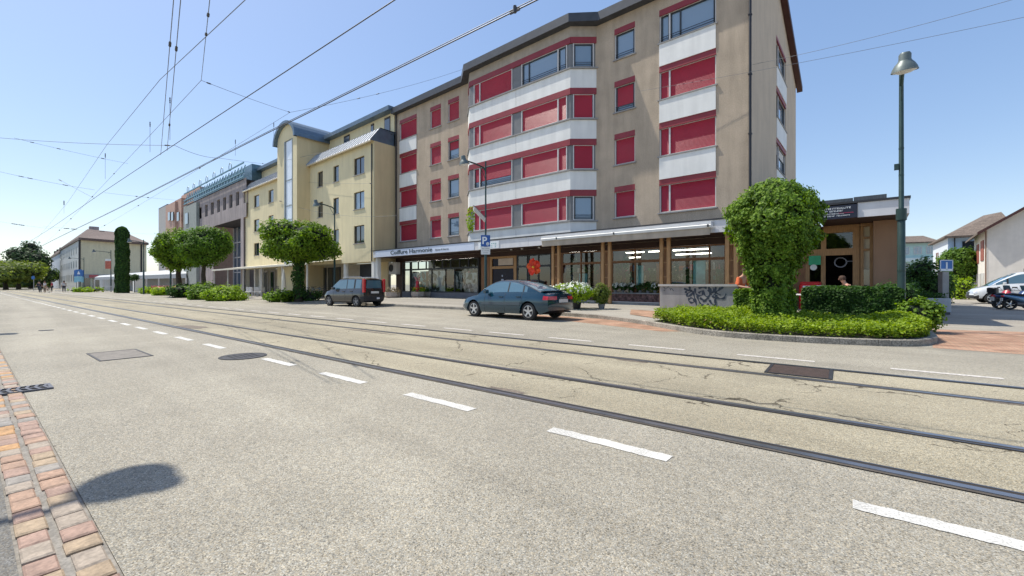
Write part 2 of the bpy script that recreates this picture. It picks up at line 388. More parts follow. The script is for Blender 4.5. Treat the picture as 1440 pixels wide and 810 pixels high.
struct(b.build('cobbled_gutter',None))
# ---- pavement on the right with kerb and planted island
KP=[(600,432),(650,434),(760,441),(820,446),(860,450),(900,455.5),(930,461),(970,468),(1020,474),(1100,480),(1200,485),(1280,487),(1312,484),(1318,479),(1305,470)]
kerb=[rd(-60,14.3),rd(-28,14.3),rd(-24,14.3),rd(-20,14.35)]+[onG(*p) for p in KP[1:]]
kerb[4:6]=[rd(-14.6,14.4),rd(-9.9,14.3)]
# smooth (Catmull-Rom)
def smooth_line(P,n=5):
    out=[]
    for i in range(len(P)-1):
        p0=P[max(i-1,0)];p1=P[i];p2=P[i+1];p3=P[min(i+2,len(P)-1)]
        for k in range(n):
            t=k/n; out.append(.5*((2*p1)+(p2-p0)*t+(2*p0-5*p1+4*p2-p3)*t*t+(3*p1-p0-3*p2+p3)*t**3))
    out.append(P[-1]); return out
KL=smooth_line(kerb,5)
def offset(P,w):
    out=[]
    for i,p in enumerate(P):
        d=(P[min(i+1,len(P)-1)]-P[max(i-1,0)]).normalized(); n=Vector((-d.y,d.x,0)); out.append(p+n*w)
    return out
KI=offset(KL,.14)
def kz(p): return .025 if p.x<-30 else (.12 if p.x>-24 else .025+.095*(p.x+30)/6)
b=MB()
for i in range(len(KL)-1):
    a,c,e,f=KL[i],KL[i+1],KI[i+1],KI[i]
    g_=(.005 if i%3==0 else 0)/max(.05,(c-a).length); a,c,e,f=a.lerp(c,g_),c.lerp(a,g_),e.lerp(f,g_),f.lerp(e,g_)
    up=lambda p,q:Vector((p.x,p.y,kz(q)+.004))
    lift=Vector((0,0,.004))
    na=a+(f-a)*.12; nc=c+(e-c)*.12
    b.face([Vector((a.x,a.y,-.02)),Vector((c.x,c.y,-.02)),up(c,c)-Vector((0,0,.012)),up(a,a)-Vector((0,0,.012))])
    b.face([up(a,a)-Vector((0,0,.012)),up(c,c)-Vector((0,0,.012)),up(nc,c),up(na,a)])
    b.face([up(na,a),up(nc,c),up(e,c),up(f,a)])
struct(b.build('kerb',GRANITE,smooth=30))
def gz(p):
    """height of the pavement: kerb height, rising gently to the shopfronts"""
    d=rdist(Vector((p[0],p[1],0))); base=kz(Vector((p[0],p[1],0)))
    return base+max(0,min(1,(d-14.3)/4.5))*(.15 if p[0]>-30 else .05)
b=MB()
for i in range(len(KI)-1):
    a,c=KI[i],KI[i+1]
    if i>=len(KI)-22: # island part: close towards a common back line
        bk=lambda p:Vector((p.x,20.4,0))
    bk=lambda p:Vector((p.x if p.x<.8 else .8,20.4,0))
    n=6
    for k in range(n):
        q=[a.lerp(bk(a),k/n),c.lerp(bk(c),k/n),c.lerp(bk(c),(k+1)/n),a.lerp(bk(a),(k+1)/n)]
        b.face([Vector((p.x,p.y,gz(p))) for p in q])
struct(b.build('pavement',PAVE))
# forecourt paving in front of the yellow and grey buildings
b=MB(); b.face([(-130,14.0,.03),(-36,14.0,.03),(-36,26,.04),(-130,26,.04)])
struct(b.build('forecourt_paving',PAVERW))
b=MB(); q=[onG(1308,463),onG(1560,470),onG(1560,507),onG(1312,489)]
b.face([Vector((p.x,p.y,-.001)) for p in q][::-1] if False else [Vector((q[3].x,q[3].y,-.001)),Vector((q[2].x,q[2].y,-.001)),Vector((q[1].x,q[1].y,-.001)),Vector((q[0].x,q[0].y,-.001))])
struct(b.build('paved_crossing',PAVER))
b=MB()
q=[onG(848,452.5),onG(975,471),onG(985,463.5),onG(880,447)]
Z=lambda p,z:Vector((p.x,p.y,z))
q=[rd(-7.2,12.2),rd(-3.6,10.9),rd(-3.2,11.3),rd(-4.6,12.6),rd(-6.4,13.6),rd(-8.6,13.9),rd(-10,13.9),rd(-10,13.2)]
b.face([Z(p,-.001) for p in q]); struct(b.build('paved_parking_end',PAVER))
b=MB(); q=[Vector((-6.6,14.2,0)),Vector((-5.2,13.2,0)),Vector((-4.4,13.4,0)),Vector((-4.6,15.6,0)),Vector((-7.4,16,0))]
b.face([Z(p,gz(p)+.012) for p in q]); struct(b.build('paved_strip',PAVER))
# ---- covers and grates
def disc(b,c,r,z,n=32): b.face([Vector((c.x+r*math.cos(2*PI*k/n),c.y+r*math.sin(2*PI*k/n),z)) for k in range(n)])
c=onG(342,501)
mh=thing('manhole_cover','round dark iron manhole cover beside a white dash of the centre line','manhole cover',(c.x,c.y,0))
b=MB(); b.lathe([(.345,-.004),(.345,.006),(.315,.006),(.315,.002)],(c.x,c.y,0),40); b.build('rim',IRON,mh)
b=MB(); b.lathe([(.31,-.004),(.31,.005),(.0,.0055)],(c.x,c.y,0),40)
for i in range(-3,4):
    for j in range(-3,4):
        if i*i+j*j<9: b.box(c.x+i*.085-.022,c.x+i*.085+.022,c.y+j*.085-.022,c.y+j*.085+.022,.005,.009)
b.build('lid',IRON,mh)
M=Matrix.Rotation(TH,4,'Z')
b=MB(M); b.box(-10.35,-9.25,1.36,1.92,-.004,.002); pc=rd(-9.8,1.64)
M2=Matrix.Translation(rd(-9.75,1.62))@Matrix.Rotation(TH-.0,4,'Z')
ic=thing('inspection_cover','square grey concrete-filled inspection cover set in the near lane','inspection cover',tuple(rd(-9.75,1.62)))
b=MB(M2); b.box(-.57,.57,-.30,.30,-.004,.002)
b.build('slab',mat('cover_slab',(.20,.18,.155),.9,var=.2,scale=6,fine=.2,fscale=60),ic)
b=MB(M2)
for (x0,x1,y0,y1) in((-.60,.60,-.33,-.302),(-.60,.60,.302,.33),(-.60,-.572,-.302,.302),(.572,.60,-.302,.302)): b.box(x0,x1,y0,y1,-.004,.005)
b.build('frame',IRON,ic)
M2=Matrix.Translation(rd(-7.35,.29))@Matrix.Rotation(TH,4,'Z')
gr=thing('drain_grate','slotted iron drain grate across the cobbled gutter','drain grate',tuple(rd(-7.35,.29)))
b=MB(M2); b.box(-.15,.15,-.31,.31,-.012,.0055); b.build('sump',DARK,gr)
b=MB(M2)
for (x0,x1,y0,y1) in((-.17,.17,-.34,-.31),(-.17,.17,.31,.34),(-.17,-.15,-.31,.31),(.15,.17,-.31,.31),(-.012,.012,-.31,.31)): b.box(x0,x1,y0,y1,-.004,.016)
for k in range(9):
    y=-.28+k*.07
    for s in(-1,1): b.bar((s*.012,y,.012),(s*.15,y+.03,.012),.026,.010)
b.build('grid',mat('grate_grey',(.10,.10,.115),.5,metal=.4),gr)
M2=Matrix.Translation(rd(-.46,7.05))@Matrix.Rotation(TH,4,'Z')
tc_=thing('track_box_cover','rusty ribbed iron box cover between the two far tram rails','iron cover',tuple(rd(-.46,7.05)))
b=MB(M2); b.box(-.33,.33,-.36,.35,-.004,.010); b.build('plate',IRONB,tc_)
b=MB(M2)
for (x0,x1,y0,y1) in((-.37,.37,-.385,-.362),(-.37,.37,.352,.375),(-.37,-.332,-.36,.35),(.332,.37,-.36,.35)): b.box(x0,x1,y0,y1,-.004,.014)
b.build('frame',IRON,tc_)
for (px,py,t_) in((65,464.5,'small round valve cap in the near lane, left of the square cover'),):
    c=onG(px,py); b=MB(); b.lathe([(.14,-.004),(.14,.006),(0,.007)],(c.x,c.y,0),20); tag(b.build('valve_cap',IRON),t_,'valve cap')
# asphalt repairs beside the rails
b=MB()
for (t,d,w,h) in((-3.4,4.79,.35,.05),(-3.0,3.77,.3,.06),(1.4,6.42,.3,.03),(-2.6,6.4,.3,.05),(-14.5,3.9,.9,.3),(-9.6,6.3,1.2,.08)):
    P=[]
    for k in range(14):
        a=2*PI*k/14; rr=random.uniform(.7,1.1); P.append(rd(t+w*rr*math.cos(a),d+h*rr*math.sin(a),.003))
    b.face(P)
struct(b.build('asphalt_repair',mat('patch_asphalt',(.16,.13,.10),.9,var=.25,scale=12,fine=.3,fscale=50)))
# ================= apartment building =================
Y0=20.1; XL=-29.5; XR=-3.91; YB=33.3
def wall_holes(b,u0,u1,v0,v1,holes,depth=.2):
    us=sorted({u0,u1,*[h[0] for h in holes],*[h[1] for h in holes]}); vs=sorted({v0,v1,*[h[2] for h in holes],*[h[3] for h in holes]})
    for i in range(len(us)-1):
        for j in range(len(vs)-1):
            cu=(us[i]+us[i+1])/2; cv=(vs[j]+vs[j+1])/2
            if any(h[0]<cu<h[1] and h[2]<cv<h[3] for h in holes): continue
            b.face([(us[i],0,vs[j]),(us[i+1],0,vs[j]),(us[i+1],0,vs[j+1]),(us[i],0,vs[j+1])])
    for h in holes:
        a,c,d,e=h[:4]
        b.face([(a,0,d),(a,0,e),(a,depth,e),(a,depth,d)]); b.face([(c,0,d),(c,depth,d),(c,depth,e),(c,0,e)])
        b.face([(a,0,d),(a,depth,d),(c,depth,d),(c,0,d)]); b.face([(a,0,e),(c,0,e),(c,depth,e),(a,depth,e)])
def window(par,M,u0,u1,v0,v1,mull=(),blind=1.0,box=.27,rec=.10,fr=FRAMEW,curtain=True,sill=True,glass=None,lab=None,bm=None,rails=True):
    """v0..v1 whole opening; box on top; blind 0..1 how far it is down"""
    vt=v1-box; t=.05
    b=MB(M)
    for (a,c,d,e) in((u0,u0+t,v0,vt),(u1-t,u1,v0,vt),(u0+t,u1-t,v0,v0+t)): b.box(a,c,rec-.05,rec+.05,d,e)
    b.box(u0+t,u1-t,rec-.03,rec+.05,vt-.03,vt)
    for m in mull: b.box(m-t*.7,m+t*.7,rec-.06,rec+.05,v0+t,vt-.03)
    w=b.build('window',fr,par)
    if lab: w['label']=lab
    b=MB(M); b.face([(u0+.02,rec+.045,v0+.02),(u1-.02,rec+.045,v0+.02),(u1-.02,rec+.045,vt),(u0+.02,rec+.045,vt)])
    g=glass or (GLASSB if curtain else GLASS); b.build('pane',g,w)
    if blind<.99:  # dark sash and a low rail
        b=MB(M); ms=sorted([u0+t,*mull,u1-t])
        for a,c in zip(ms,ms[1:]):
            a+=.03;c-=.03; vb=vt-(vt-v0)*blind
            for q in((a,a+.05,v0+t,vt-.03),(c-.05,c,v0+t,vt-.03),(a+.05,c-.05,v0+t,v0+t+.05),(a+.05,c-.05,vt-.08,vt-.03)): b.box(q[0],q[1],rec-.01,rec+.04,q[2],q[3])
            if c-a>1.4: b.box(a+.42,a+.48,rec-.01,rec+.04,v0+t+.05,vt-.08)
        b.build('sash',FRAMED,w)
        if rails:
            b=MB(M); 
            for k in(.16,.27): b.box(u0+t,u1-t,rec-.052,rec-.03,v0+k,v0+k+.022)
            b.build('rail',FRAMED,w)
    if blind>.01:
        b=MB(M); vb=vt-(vt-v0-.05)*blind; n=max(3,int((vt-vb)/.05)); ms=sorted([u0+t,*mull,u1-t])
        for a,c in zip(ms,ms[1:]):
            a+=.022; c-=.022
            for k in range(n):
                z0=vb+(vt-vb)*k/n; z1=vb+(vt-vb)*(k+1)/n
                b.face([(a,rec+.012,z0),(c,rec+.012,z0),(c,rec+.0,z0+(z1-z0)*.5),(a,rec+.0,z0+(z1-z0)*.5)])
                b.face([(a,rec+.0,z0+(z1-z0)*.5),(c,rec+.0,z0+(z1-z0)*.5),(c,rec+.012,z1),(a,rec+.012,z1)])
            b.box(a,c,rec-.005,rec+.02,vb-.03,vb)
        b.build('blind',bm or RED,w)
    if box>0:
        b=MB(M); b.box(u0,u1,rec-.10,rec+.06,vt+.002,v1); b.box(u0,u1,rec-.115,rec-.10,vt-.015,vt+.05); b.build('blind_box',REDBOX,w)
    if sill:
        b=MB(M); b.box(u0-.06,u1+.06,-.07,rec+.06,v0-.06,v0-.001); b.build('sill',SILL,w)
    return w
AB=thing('apartment_building','brown roughcast five-storey apartment block with red roller blinds and white panels','apartment building',(XL,Y0,0))
MF=frame((0,Y0,0),(1,0,0))
S0=[4.62+2.71*k for k in range(4)]           # sills
W0=(fX(562,Y0),fX(586,Y0)); A_=(fX(605,Y0),fX(620,Y0)); B_=(fX(630,Y0),fX(645.5,Y0)); C_=(fX(864,Y0),fX(893,Y0)); D_=(fX(927,Y0),fX(1007,Y0))
XB0,XB1,XB2,XB3,YBAY=-21.08,-20.02,-12.29,-11.23,19.2
ZE=14.95
holes=[]
for k,s in enumerate(S0):
    t=s+1.6
    for c in (A_,B_): holes.append((c[0],c[1],s,t))
    holes.append((C_[0],C_[1],s,t)); holes.append((D_[0],D_[1],s,t)); holes.append((W0[0],W0[1],s,t))
b=MB(MF); hl=[h for h in holes if h[0]<XB0]; hr=[h for h in holes if h[0]>XB3]
wall_holes(b,XL,XB0,3.2,ZE,hl); wall_holes(b,XB3,XR,3.2,ZE,hr)
b.face([(XB0,0,3.2),(XB3,0,3.2),(XB3,0,ZE),(XB0,0,ZE)])
b.face([(XL,0,3.2),(XL,0,ZE),(XL,13.2,ZE),(XL,13.2,3.2)])
b.build('front_wall',WALL,AB)
cb=[(fX(700,Y0))]
for k,s in enumerate(S0):
    t=s+1.6
    window(AB,MF,*A_,s,t,blind=1)
    bl={3:1,2:.45,1:0,0:0}[k]
    window(AB,MF,*B_,s,t,blind=bl,lab=None if bl==1 else 'narrow window with its blind up')
    window(AB,MF,*C_,s,t,blind={3:0,2:.78,1:1,0:1}[k])
    window(AB,MF,*W0,s,t,blind=1)
    m=D_[0]+(D_[1]-D_[0])*.19
    window(AB,MF,*D_,s,t,mull=(m,),blind=0 if k==3 else 1,lab='wide window with net curtains and its blind up' if k==3 else None)
for c in(W0,D_):
    for k in range(3):
        b=MB(MF); b.box(c[0]+.01,c[1]-.01,-.035,.02,S0[k]+1.602,S0[k+1]-.062); b.build('spandrel_panel',WHITE,AB)
# ---- bay
def bay_frames():
    P=[Vector((XB0,Y0,0)),Vector((XB1,YBAY,0)),Vector((XB2,YBAY,0)),Vector((XB3,Y0,0))]
    return [(frame(P[i],P[i+1]-P[i]),(P[i+1]-P[i]).length) for i in range(3)]
BF=bay_frames()
def px2u(px): return fX(px,YBAY)-XB1
u1a,u1b,u2a,u2b=px2u(666),px2u(720),px2u(733),px2u(797); um1=px2u(674.5); um2=px2u(784.5); Lf=BF[1][1]; useam=px2u(725.5)
for k in range(4):
    s=S0[k]; t=s+1.62
    # white parapet panels under the sill
    lo=(S0[k-1]+1.622) if k>0 else 3.78
    b=MB()
    for M,Ln in BF:
        b.M=M; 
        if Ln>2:
            b.box(0.0,useam-.012,0,.12,lo,s-.085); b.box(useam+.012,Ln,0,.12,lo,s-.085)
        else: b.box(.006,Ln-.006,0,.12,lo,s-.085)
    b.M=None; b.build('parapet_panel',WHITE,AB)
    b=MB()
    pts=[Vector((XB0-.1,Y0-.02,0)),Vector((XB1-.03,YBAY-.07,0)),Vector((XB2+.03,YBAY-.07,0)),Vector((XB3+.1,Y0-.02,0))]
    inn=[Vector((XB0+.1,Y0+.01,0)),Vector((XB1+.06,YBAY+.12,0)),Vector((XB2-.06,YBAY+.12,0)),Vector((XB3-.1,Y0+.01,0))]
    poly=pts+inn[::-1]
    b.prism(poly,s-.08,s-.004); b.build('bay_sill',SILL,AB)
    # continuous blind box
    b=MB()
    for M,Ln in BF: b.M=M; b.box(0.004,Ln-.004,-.012,.16,t-.33,t)
    b.M=None; b.build('blind_box',REDBOX,AB)
    # grey piers
    vt=t-.332
    for (a,c) in((0.02,u1a),(u1b,u2a),(u2b,Lf-.02)):
        b=MB(BF[1][0]); b.box(a+.001,c-.001,.05,.12,s,vt); b.build('pier',GREYP,AB)
    for q in(0,2):
        M,Ln=BF[q]
        for a,c in((.02,.14),(Ln-.14,Ln-.02)): b=MB(M); b.box(a,c,.05,.12,s,vt); b.build('pier',GREYP,AB)
    kw=dict(box=0,rec=.06,sill=False)
    window(AB,BF[1][0],u1a,u1b,s,vt,mull=(um1,),blind=.68 if k==1 else 1,**kw)
    window(AB,BF[1][0],u2a,u2b,s,vt,mull=(um2,),blind=0 if k==3 else 1,lab='wide bay window with its blind up and a black rail' if k==3 else None,**kw)
    for q in(0,2):
        M,Ln=BF[q]; window(AB,M,.142,Ln-.142,s,vt,blind=(0 if k in(0,3) else 1) if q==2 else 1,**kw)
b=MB()
for M,Ln in BF: b.M=M; b.box(0,Ln,0,.12,S0[3]+1.622,ZE)
b.M=None; b.build('bay_lintel',mat('lintel_cream',(.42,.36,.29),.9,var=.1,dirt=.12),AB)
b=MB(); b.prism([(XB0,Y0),(XB1,YBAY+.03),(XB2,YBAY+.03),(XB3,Y0)],3.74,3.78); b.build('bay_soffit',CONC,AB)
# ---- gable wall on the right
MS=frame((XR,Y0,0),(0,1,0))
YR=26.2-Y0; ZR=17.25; hs=[]
wu=(26.0-Y0,29.2-Y0)
for s in S0: hs.append((wu[0],wu[1],s,s+1.6))
b=MB(MS); wall_holes(b,0,YB-Y0,3.2,ZE,hs)
zr=14.0
b.face([(0,0,ZE),(YB-Y0,0,ZE),(YB-Y0,0,ZE+.01),(YR,0,ZR),(0,0,ZE+.25)])
b.build('gable_wall',TAN,AB)
for k,s in enumerate(S0):
    window(AB,MS,wu[0],wu[1],s,s+1.6,mull=(wu[0]+.9,),blind=.0 if k in(0,2,3) else .35,bm=FRAMEW,box=.2)
    if k<3:
        b=MB(MS); b.box(wu[0],wu[1],-.04,.02,s+1.602,S0[k+1]-.062); b.build('spandrel_panel',WHITE,AB)
b=MB(); b.face([(XR,YB,0),(XL,YB,0),(XL,YB,ZE),(XR,YB,ZE)]); b.face([(XR,Y0+1,0),(XR,YB,0),(XR,YB,3.2),(XR,Y0+1,3.2)]); b.build('rear_wall',TAN,AB)
# ---- roof with grey fascia following the bay
ov=.42; zf0,zf1=14.93,15.34
edge=[(XL-.1,Y0-ov),(XB0-.25,Y0-ov),(XB1-.12,YBAY-ov),(XB2+.15,YBAY-ov),(XB3+.3,Y0-ov),(XR+.32,Y0-ov)]
b=MB()
Yi=Y0+.6
for i in range(len(edge)-1):
    (x0,y0),(x1,y1)=edge[i],edge[i+1]
    b.face([(x0,y0,zf0),(x1,y1,zf0),(x1,y1,zf1),(x0,y0,zf1)])
    b.face([(x0,y0,zf1),(x1,y1,zf1),(x1,y1,zf1+.04),(x0,y0,zf1+.04)])
    b.face([(x0,y0+.001,zf0),(x0,Yi,zf0),(x1,Yi,zf0),(x1,y1+.001,zf0)])
    b.face([(x0,y0,zf1+.04),(x1,y1,zf1+.04),(x1,26.2,ZR+.25),(x0,26.2,ZR+.25)])
b.build('roof_fascia',ROOFG,AB)
b=MB()
xo=XR+.32
b.face([(XL-.1,26.2,ZR+.25),(xo,26.2,ZR+.25),(xo,33.75,14.25),(XL-.1,33.75,14.25)])
b.build('roof_rear',ROOFG,AB)
VERG=mat('verge_board',(.06,.018,.014),.5)
b=MB()
def verge(p,q,h=.32):
    p=Vector(p);q=Vector(q);d=Vector((0,0,h))
    b.face([p-d,q-d,q,p]); b.face([p-d,p-d-Vector((.3,0,0)),q-d-Vector((.3,0,0)),q-d]); b.face([p-d-Vector((.3,0,0)),q-d-Vector((.3,0,0)),q-Vector((.3,0,0)),p-Vector((.3,0,0))])
verge((xo,Y0-ov,zf1+.05),(xo,26.2,ZR+.26)); verge((xo,26.2,ZR+.26),(xo,33.8,14.26))
b.face([(xo,33.8,13.94),(xo,33.8,14.26),(XR,33.8,14.26),(XR,33.8,13.94)])
b.build('verge_board',VERG,AB)
b=MB(); xd=fX(1055.5,Y0)
b.tube([(xd,Y0-.09,3.6),(xd,Y0-.09,14.9)],.055,8); 
for z in(5,7.5,10,12.5): b.box(xd-.07,xd+.07,Y0-.15,Y0,z,z+.04)
b.build('drainpipe',mat('pipe_dark',(.03,.03,.035),.45,metal=.3),AB)
b=MB(); b.tube([(XL+.12,Y0-.09,3.6),(XL+.12,Y0-.09,14.9)],.055,8); b.build('drainpipe',MATS['pipe_dark'],AB)
# ---- ground floor canopy
YC=18.1; CZ0,CZ1=3.27,3.77; XC0=-29.62; XC1=fX(1150,YC)
b=MB(); 
seams=[XC0,fX(668,YC),fX(743,YC),fX(812,YC),fX(905,YC),fX(1004,YC),XC1]
for a,c in zip(seams,seams[1:]): b.box(a+.006,c-.006,YC,YC+.05,CZ0,CZ1)
b.build('canopy_fascia',FASC,AB)
b=MB(); b.box(XC0-.03,XC1,YC-.04,Y0,CZ1+.002,CZ1+.06); b.build('canopy_top',mat('flashing_dark',(.03,.03,.035),.5),AB)
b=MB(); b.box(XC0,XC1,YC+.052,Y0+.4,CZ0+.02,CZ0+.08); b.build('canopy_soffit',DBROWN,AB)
b=MB(); b.box(XC0+.35,fX(667,YC),YC-.02,YC-.002,CZ0+.02,CZ1-.01); b.build('sign_board',mat('sign_white_blue',(.62,.68,.80),.4,var=.03),AB)
TXTD=mat('lettering_dark',(.05,.07,.08),.5)
xt=fX(549,YC-.02); wlen=fX(608,YC)-xt
lt=textmb('Coiffure Harmonie',.40,Matrix.Translation((xt,YC-.03,CZ0+.14)),'lettering',TXTD,AB,bold=.006)
wd=max(v.co.x for v in lt.data.vertices)-min(v.co.x for v in lt.data.vertices)
lt.data.transform(Matrix.Translation((xt-XL,0,0))@Matrix.Diagonal((wlen/wd,1,1,1))@Matrix.Translation((-(xt-XL),0,0)))
xt=fX(612,YC-.02); lt=textmb('Damen & Herren',.15,Matrix.Translation((xt,YC-.03,CZ0+.17)),'lettering',TXTD,AB)
wd=max(v.co.x for v in lt.data.vertices)-min(v.co.x for v in lt.data.vertices); wlen=fX(631,YC)-xt
lt.data.transform(Matrix.Translation((xt-XL,0,0))@Matrix.Diagonal((wlen/wd,1,1,1))@Matrix.Translation((-(xt-XL),0,0)))
b=MB(); b.box(fX(673,YC),fX(702,YC),YC-.03,YC-.002,CZ0+.03,CZ1-.06); b.build('sign_board',mat('sign_white',(.75,.78,.80),.4),AB)
b=MB(); x0=fX(676,YC);x1=fX(699,YC)
for i in range(3):
    for j in range(9):
        if random.random()<.75: b.box(x0+(x1-x0)*j/9,x0+(x1-x0)*(j+.6)/9,YC-.036,YC-.03,CZ0+.1+i*.1,CZ0+.13+i*.1)
b.build('sign_print',mat('print_teal',(.10,.35,.34),.5),AB)
# rolled awning cassette with folded white cloth
ax0,ax1=fX(761,YC-.3),fX(1000,YC-.3)
aw=thing('awning','long rolled-in white awning under the canopy edge of the flower shop','awning',((ax0+ax1)/2,YC-.2,3.4))
b=MB(); b.box(ax0,ax1,YC-.30,YC-.05,CZ1-.17,CZ1-.06); b.build('cassette',mat('awning_case',(.66,.66,.66),.4,var=.03),aw)
b=MB(); n=10; pr=[(-.36,-.30),(-.31,-.17),(-.10,-.17),(-.06,-.28)]
P=[(YC-.34,CZ1-.32),(YC-.36,CZ1-.22),(YC-.28,CZ1-.172),(YC-.02,CZ1-.172),(YC-.02,CZ1-.26),(YC-.2,CZ1-.33)]
for i in range(len(P)):
    (ya,za),(yb,zb)=P[i],P[(i+1)%len(P)]; b.face([(ax0,ya,za),(ax1,ya,za),(ax1,yb,zb),(ax0,yb,zb)])
b.face([(ax0,y,z) for y,z in P]); b.face([(ax1,y,z) for y,z in P][::-1]); b.build('roller',mat('awning_cloth',(.78,.77,.74),.7,var=.04,dirt=.06),aw)
b=MB(); b.box(ax0+.05,ax1-.05,YC-.30,YC-.26,CZ0-.10,CZ1-.33); b.build('valance',mat('valance_beige',(.45,.38,.30),.8,var=.1,dirt=.15),aw)
b=MB()
for xx in(ax0+1.0,(ax0+ax1)/2,ax1-.1): b.box(xx-.03,xx+.03,YC-.39,YC-.36,CZ1-.30,CZ1-.2)
b.build('bracket',FRAMED,aw)
# ---- shopfronts
YS=20.12; GZ=.27
def tolerance(): pass
def XS(px,Y=YS): return fX(px,Y)
b=MB() # structural wall parts at ground level
b.box(XL,XS(566),Y0,Y0+.3,0,3.3); b.build('side_pier',mat('pier_brown',(.10,.065,.05),.9,var=.2),AB)
b=MB(); b.box(-29.72,-29.32,18.3,18.6,.1,3.26); b.build('white_post',WHITE,AB)
# interiors
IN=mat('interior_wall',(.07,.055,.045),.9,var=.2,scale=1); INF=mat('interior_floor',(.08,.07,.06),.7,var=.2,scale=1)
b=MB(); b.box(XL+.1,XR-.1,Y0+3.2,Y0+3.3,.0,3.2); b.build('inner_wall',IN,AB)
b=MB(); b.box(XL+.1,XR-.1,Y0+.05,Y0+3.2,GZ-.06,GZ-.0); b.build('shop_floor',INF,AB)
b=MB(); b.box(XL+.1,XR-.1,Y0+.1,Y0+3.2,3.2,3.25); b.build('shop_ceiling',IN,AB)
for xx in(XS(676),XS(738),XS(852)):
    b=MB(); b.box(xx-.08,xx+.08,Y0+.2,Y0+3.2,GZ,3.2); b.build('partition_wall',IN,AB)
def shop(px0,px1,z0,zt,z1,divs,fm,base=None,name='shop_window',tdivs=None):
    """frame with transom at zt; z0 = top of plinth"""
    x0,x1=XS(px0),XS(px1); b=MB(MF); f=.06
    for (a,c,d,e) in((x0,x0+f,z0,z1),(x1-f,x1,z0,z1),(x0+f,x1-f,z0,z0+f),(x0+f,x1-f,z1-f,z1),(x0+f,x1-f,zt-f,zt+f)): b.box(a,c,0,.09,d,e)
    for m in divs: m=x0+(x1-x0)*m; b.box(m-.03,m+.03,.0,.09,z0+f,zt-f)
    for m in(tdivs if tdivs is not None else divs): m=x0+(x1-x0)*m; b.box(m-.03,m+.03,.0,.09,zt+f,z1-f)
    o=b.build(name,fm,AB)
    g=MB(MF); g.face([(x0,.05,z0),(x1,.05,z0),(x1,.05,z1),(x0,.05,z1)]); g.build('pane',SHOP,o)
    if base:
        g=MB(MF); g.box(x0,x1,-.02,.1,0,z0-.002); g.build('plinth',base,o)
    return o
GREYB=mat('plinth_grey',(.19,.18,.19),.8,var=.1)
shop(578,673,.62,2.35,2.98,(.34,.68),FRAMED,GREYB,tdivs=(.12,.25,.37,.5,.62,.75,.87))
shop(566,577,.62,2.35,2.98,(),FRAMED,GREYB)
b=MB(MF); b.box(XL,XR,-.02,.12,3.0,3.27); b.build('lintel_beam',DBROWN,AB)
# salon entrance: wooden frame with dark door
x0,x1=XS(689),XS(726)
b=MB(MF)
for (a,c,d,e) in((x0,x0+.16,.2,2.99),(x1-.22,x1,.2,2.99),(x0+.16,x1-.22,2.2,2.36),(x0+.16,x1-.22,2.85,2.99)): b.box(a,c,.02,.2,d,e)
dr=b.build('salon_door_frame',WOODL,AB)
b=MB(MF); b.face([(x0,.1,.2),(x1,.1,.2),(x1,.1,3),(x0,.1,3)]); b.build('pane',mat('door_panel_dark',(.008,.008,.022),.25,spec=.2),dr)
b=MB(MF); b.box(x0+.75,x1-.25,.0,.03,2.42,2.84); b.build('notice_panel',mat('panel_beige',(.55,.45,.36),.8,var=.1),dr)
b=MB(MF)   # pale figure sticker on the door glass
xm=(x0+x1)/2-.1
for (du,z,w,h) in((0,1.75,.1,.12),(0,1.45,.2,.2),(-.06,1.15,.07,.25),(.08,1.15,.07,.25)): b.box(xm+du-w/2,xm+du+w/2,.09,.096,z-h/2,z+h/2)
b.build('door_sticker',mat('sticker_pale',(.35,.38,.45),.6),dr)
shop(727,742,.3,2.3,2.98,(),FRAMED,None); shop(743,775,.3,2.3,2.98,(.45,),FRAMED,None)
b=MB(MF); b.box(XS(677),XS(689),0,.15,.2,3.0); b.build('wood_panel',WOOD,AB)
# flower shop bays
RUB=mat('rubble_wall',(.20,.11,.09),.95,var=.55,scale=7,bump=1.0,bscale=12,fine=.4,fscale=16)
bays=[(790,846),(860,929),(942,1021)]
for i,(p0,p1) in enumerate(bays): shop(p0,p1,.72,2.35,2.98,(.5,) if i!=2 else (.72,),WOOD,RUB)
for p0,p1 in((776,789),(847,859),(930,941),(1022,1052)):
    b=MB(MF); b.box(XS(p0),XS(p1),.03,.14,.2,3.0); b.build('wood_panel',WOOD,AB)
YP=18.45
for p0,p1 in((778,786),(848,857.5),(930.5,940.5),(1023,1035)):
    pl=[]
    for p in(p0,p1):
        x=fX(p,YP); b=MB(); b.bbox(x-.075,x+.075,YP-.07,YP+.07,gz((x,YP)),3.28,.012); b.build('canopy_post',WOODL,AB)
        pl.append(x)
    b=MB()
    for k in range(4): z=.9+k*.62; b.box(pl[0]+.076,pl[1]-.076,YP-.015,YP+.015,z,z+.03)
    b.build('post_rungs',WOODL,AB)
# posters and things in the windows
POST=mat('poster_turquoise',(.25,.62,.66),.5,var=.35,scale=2.2); POSTW=mat('poster_white',(.66,.68,.68),.6,var=.12,scale=5)
for (p0,p1,z0,z1) in((892,905,1.15,2.15),(975,992,1.2,2.3),(815,826,1.0,1.8)):
    x0,x1=fX(p0,Y0+.3),fX(p1,Y0+.3); b=MB(); b.box(x0,x1,Y0+.28,Y0+.30,z0,z1); b.build('window_poster',POST,AB)
def shards(b,x0,x1,z0,z1,y,n,s=(.1,.35)):
    for i in range(n):
        cx=random.uniform(x0+.1,x1-.1); cz=random.uniform(z0+.1,z1-.1); m=random.randint(5,8); a0=random.random()*6
        P=[]
        for k in range(m):
            a=a0+2*PI*k/m; r=random.uniform(*s); P.append((min(x1,max(x0,cx+r*math.cos(a)*.8)),y-i*.0006,min(z1,max(z0,cz+r*math.sin(a)))))
        b.face(P)
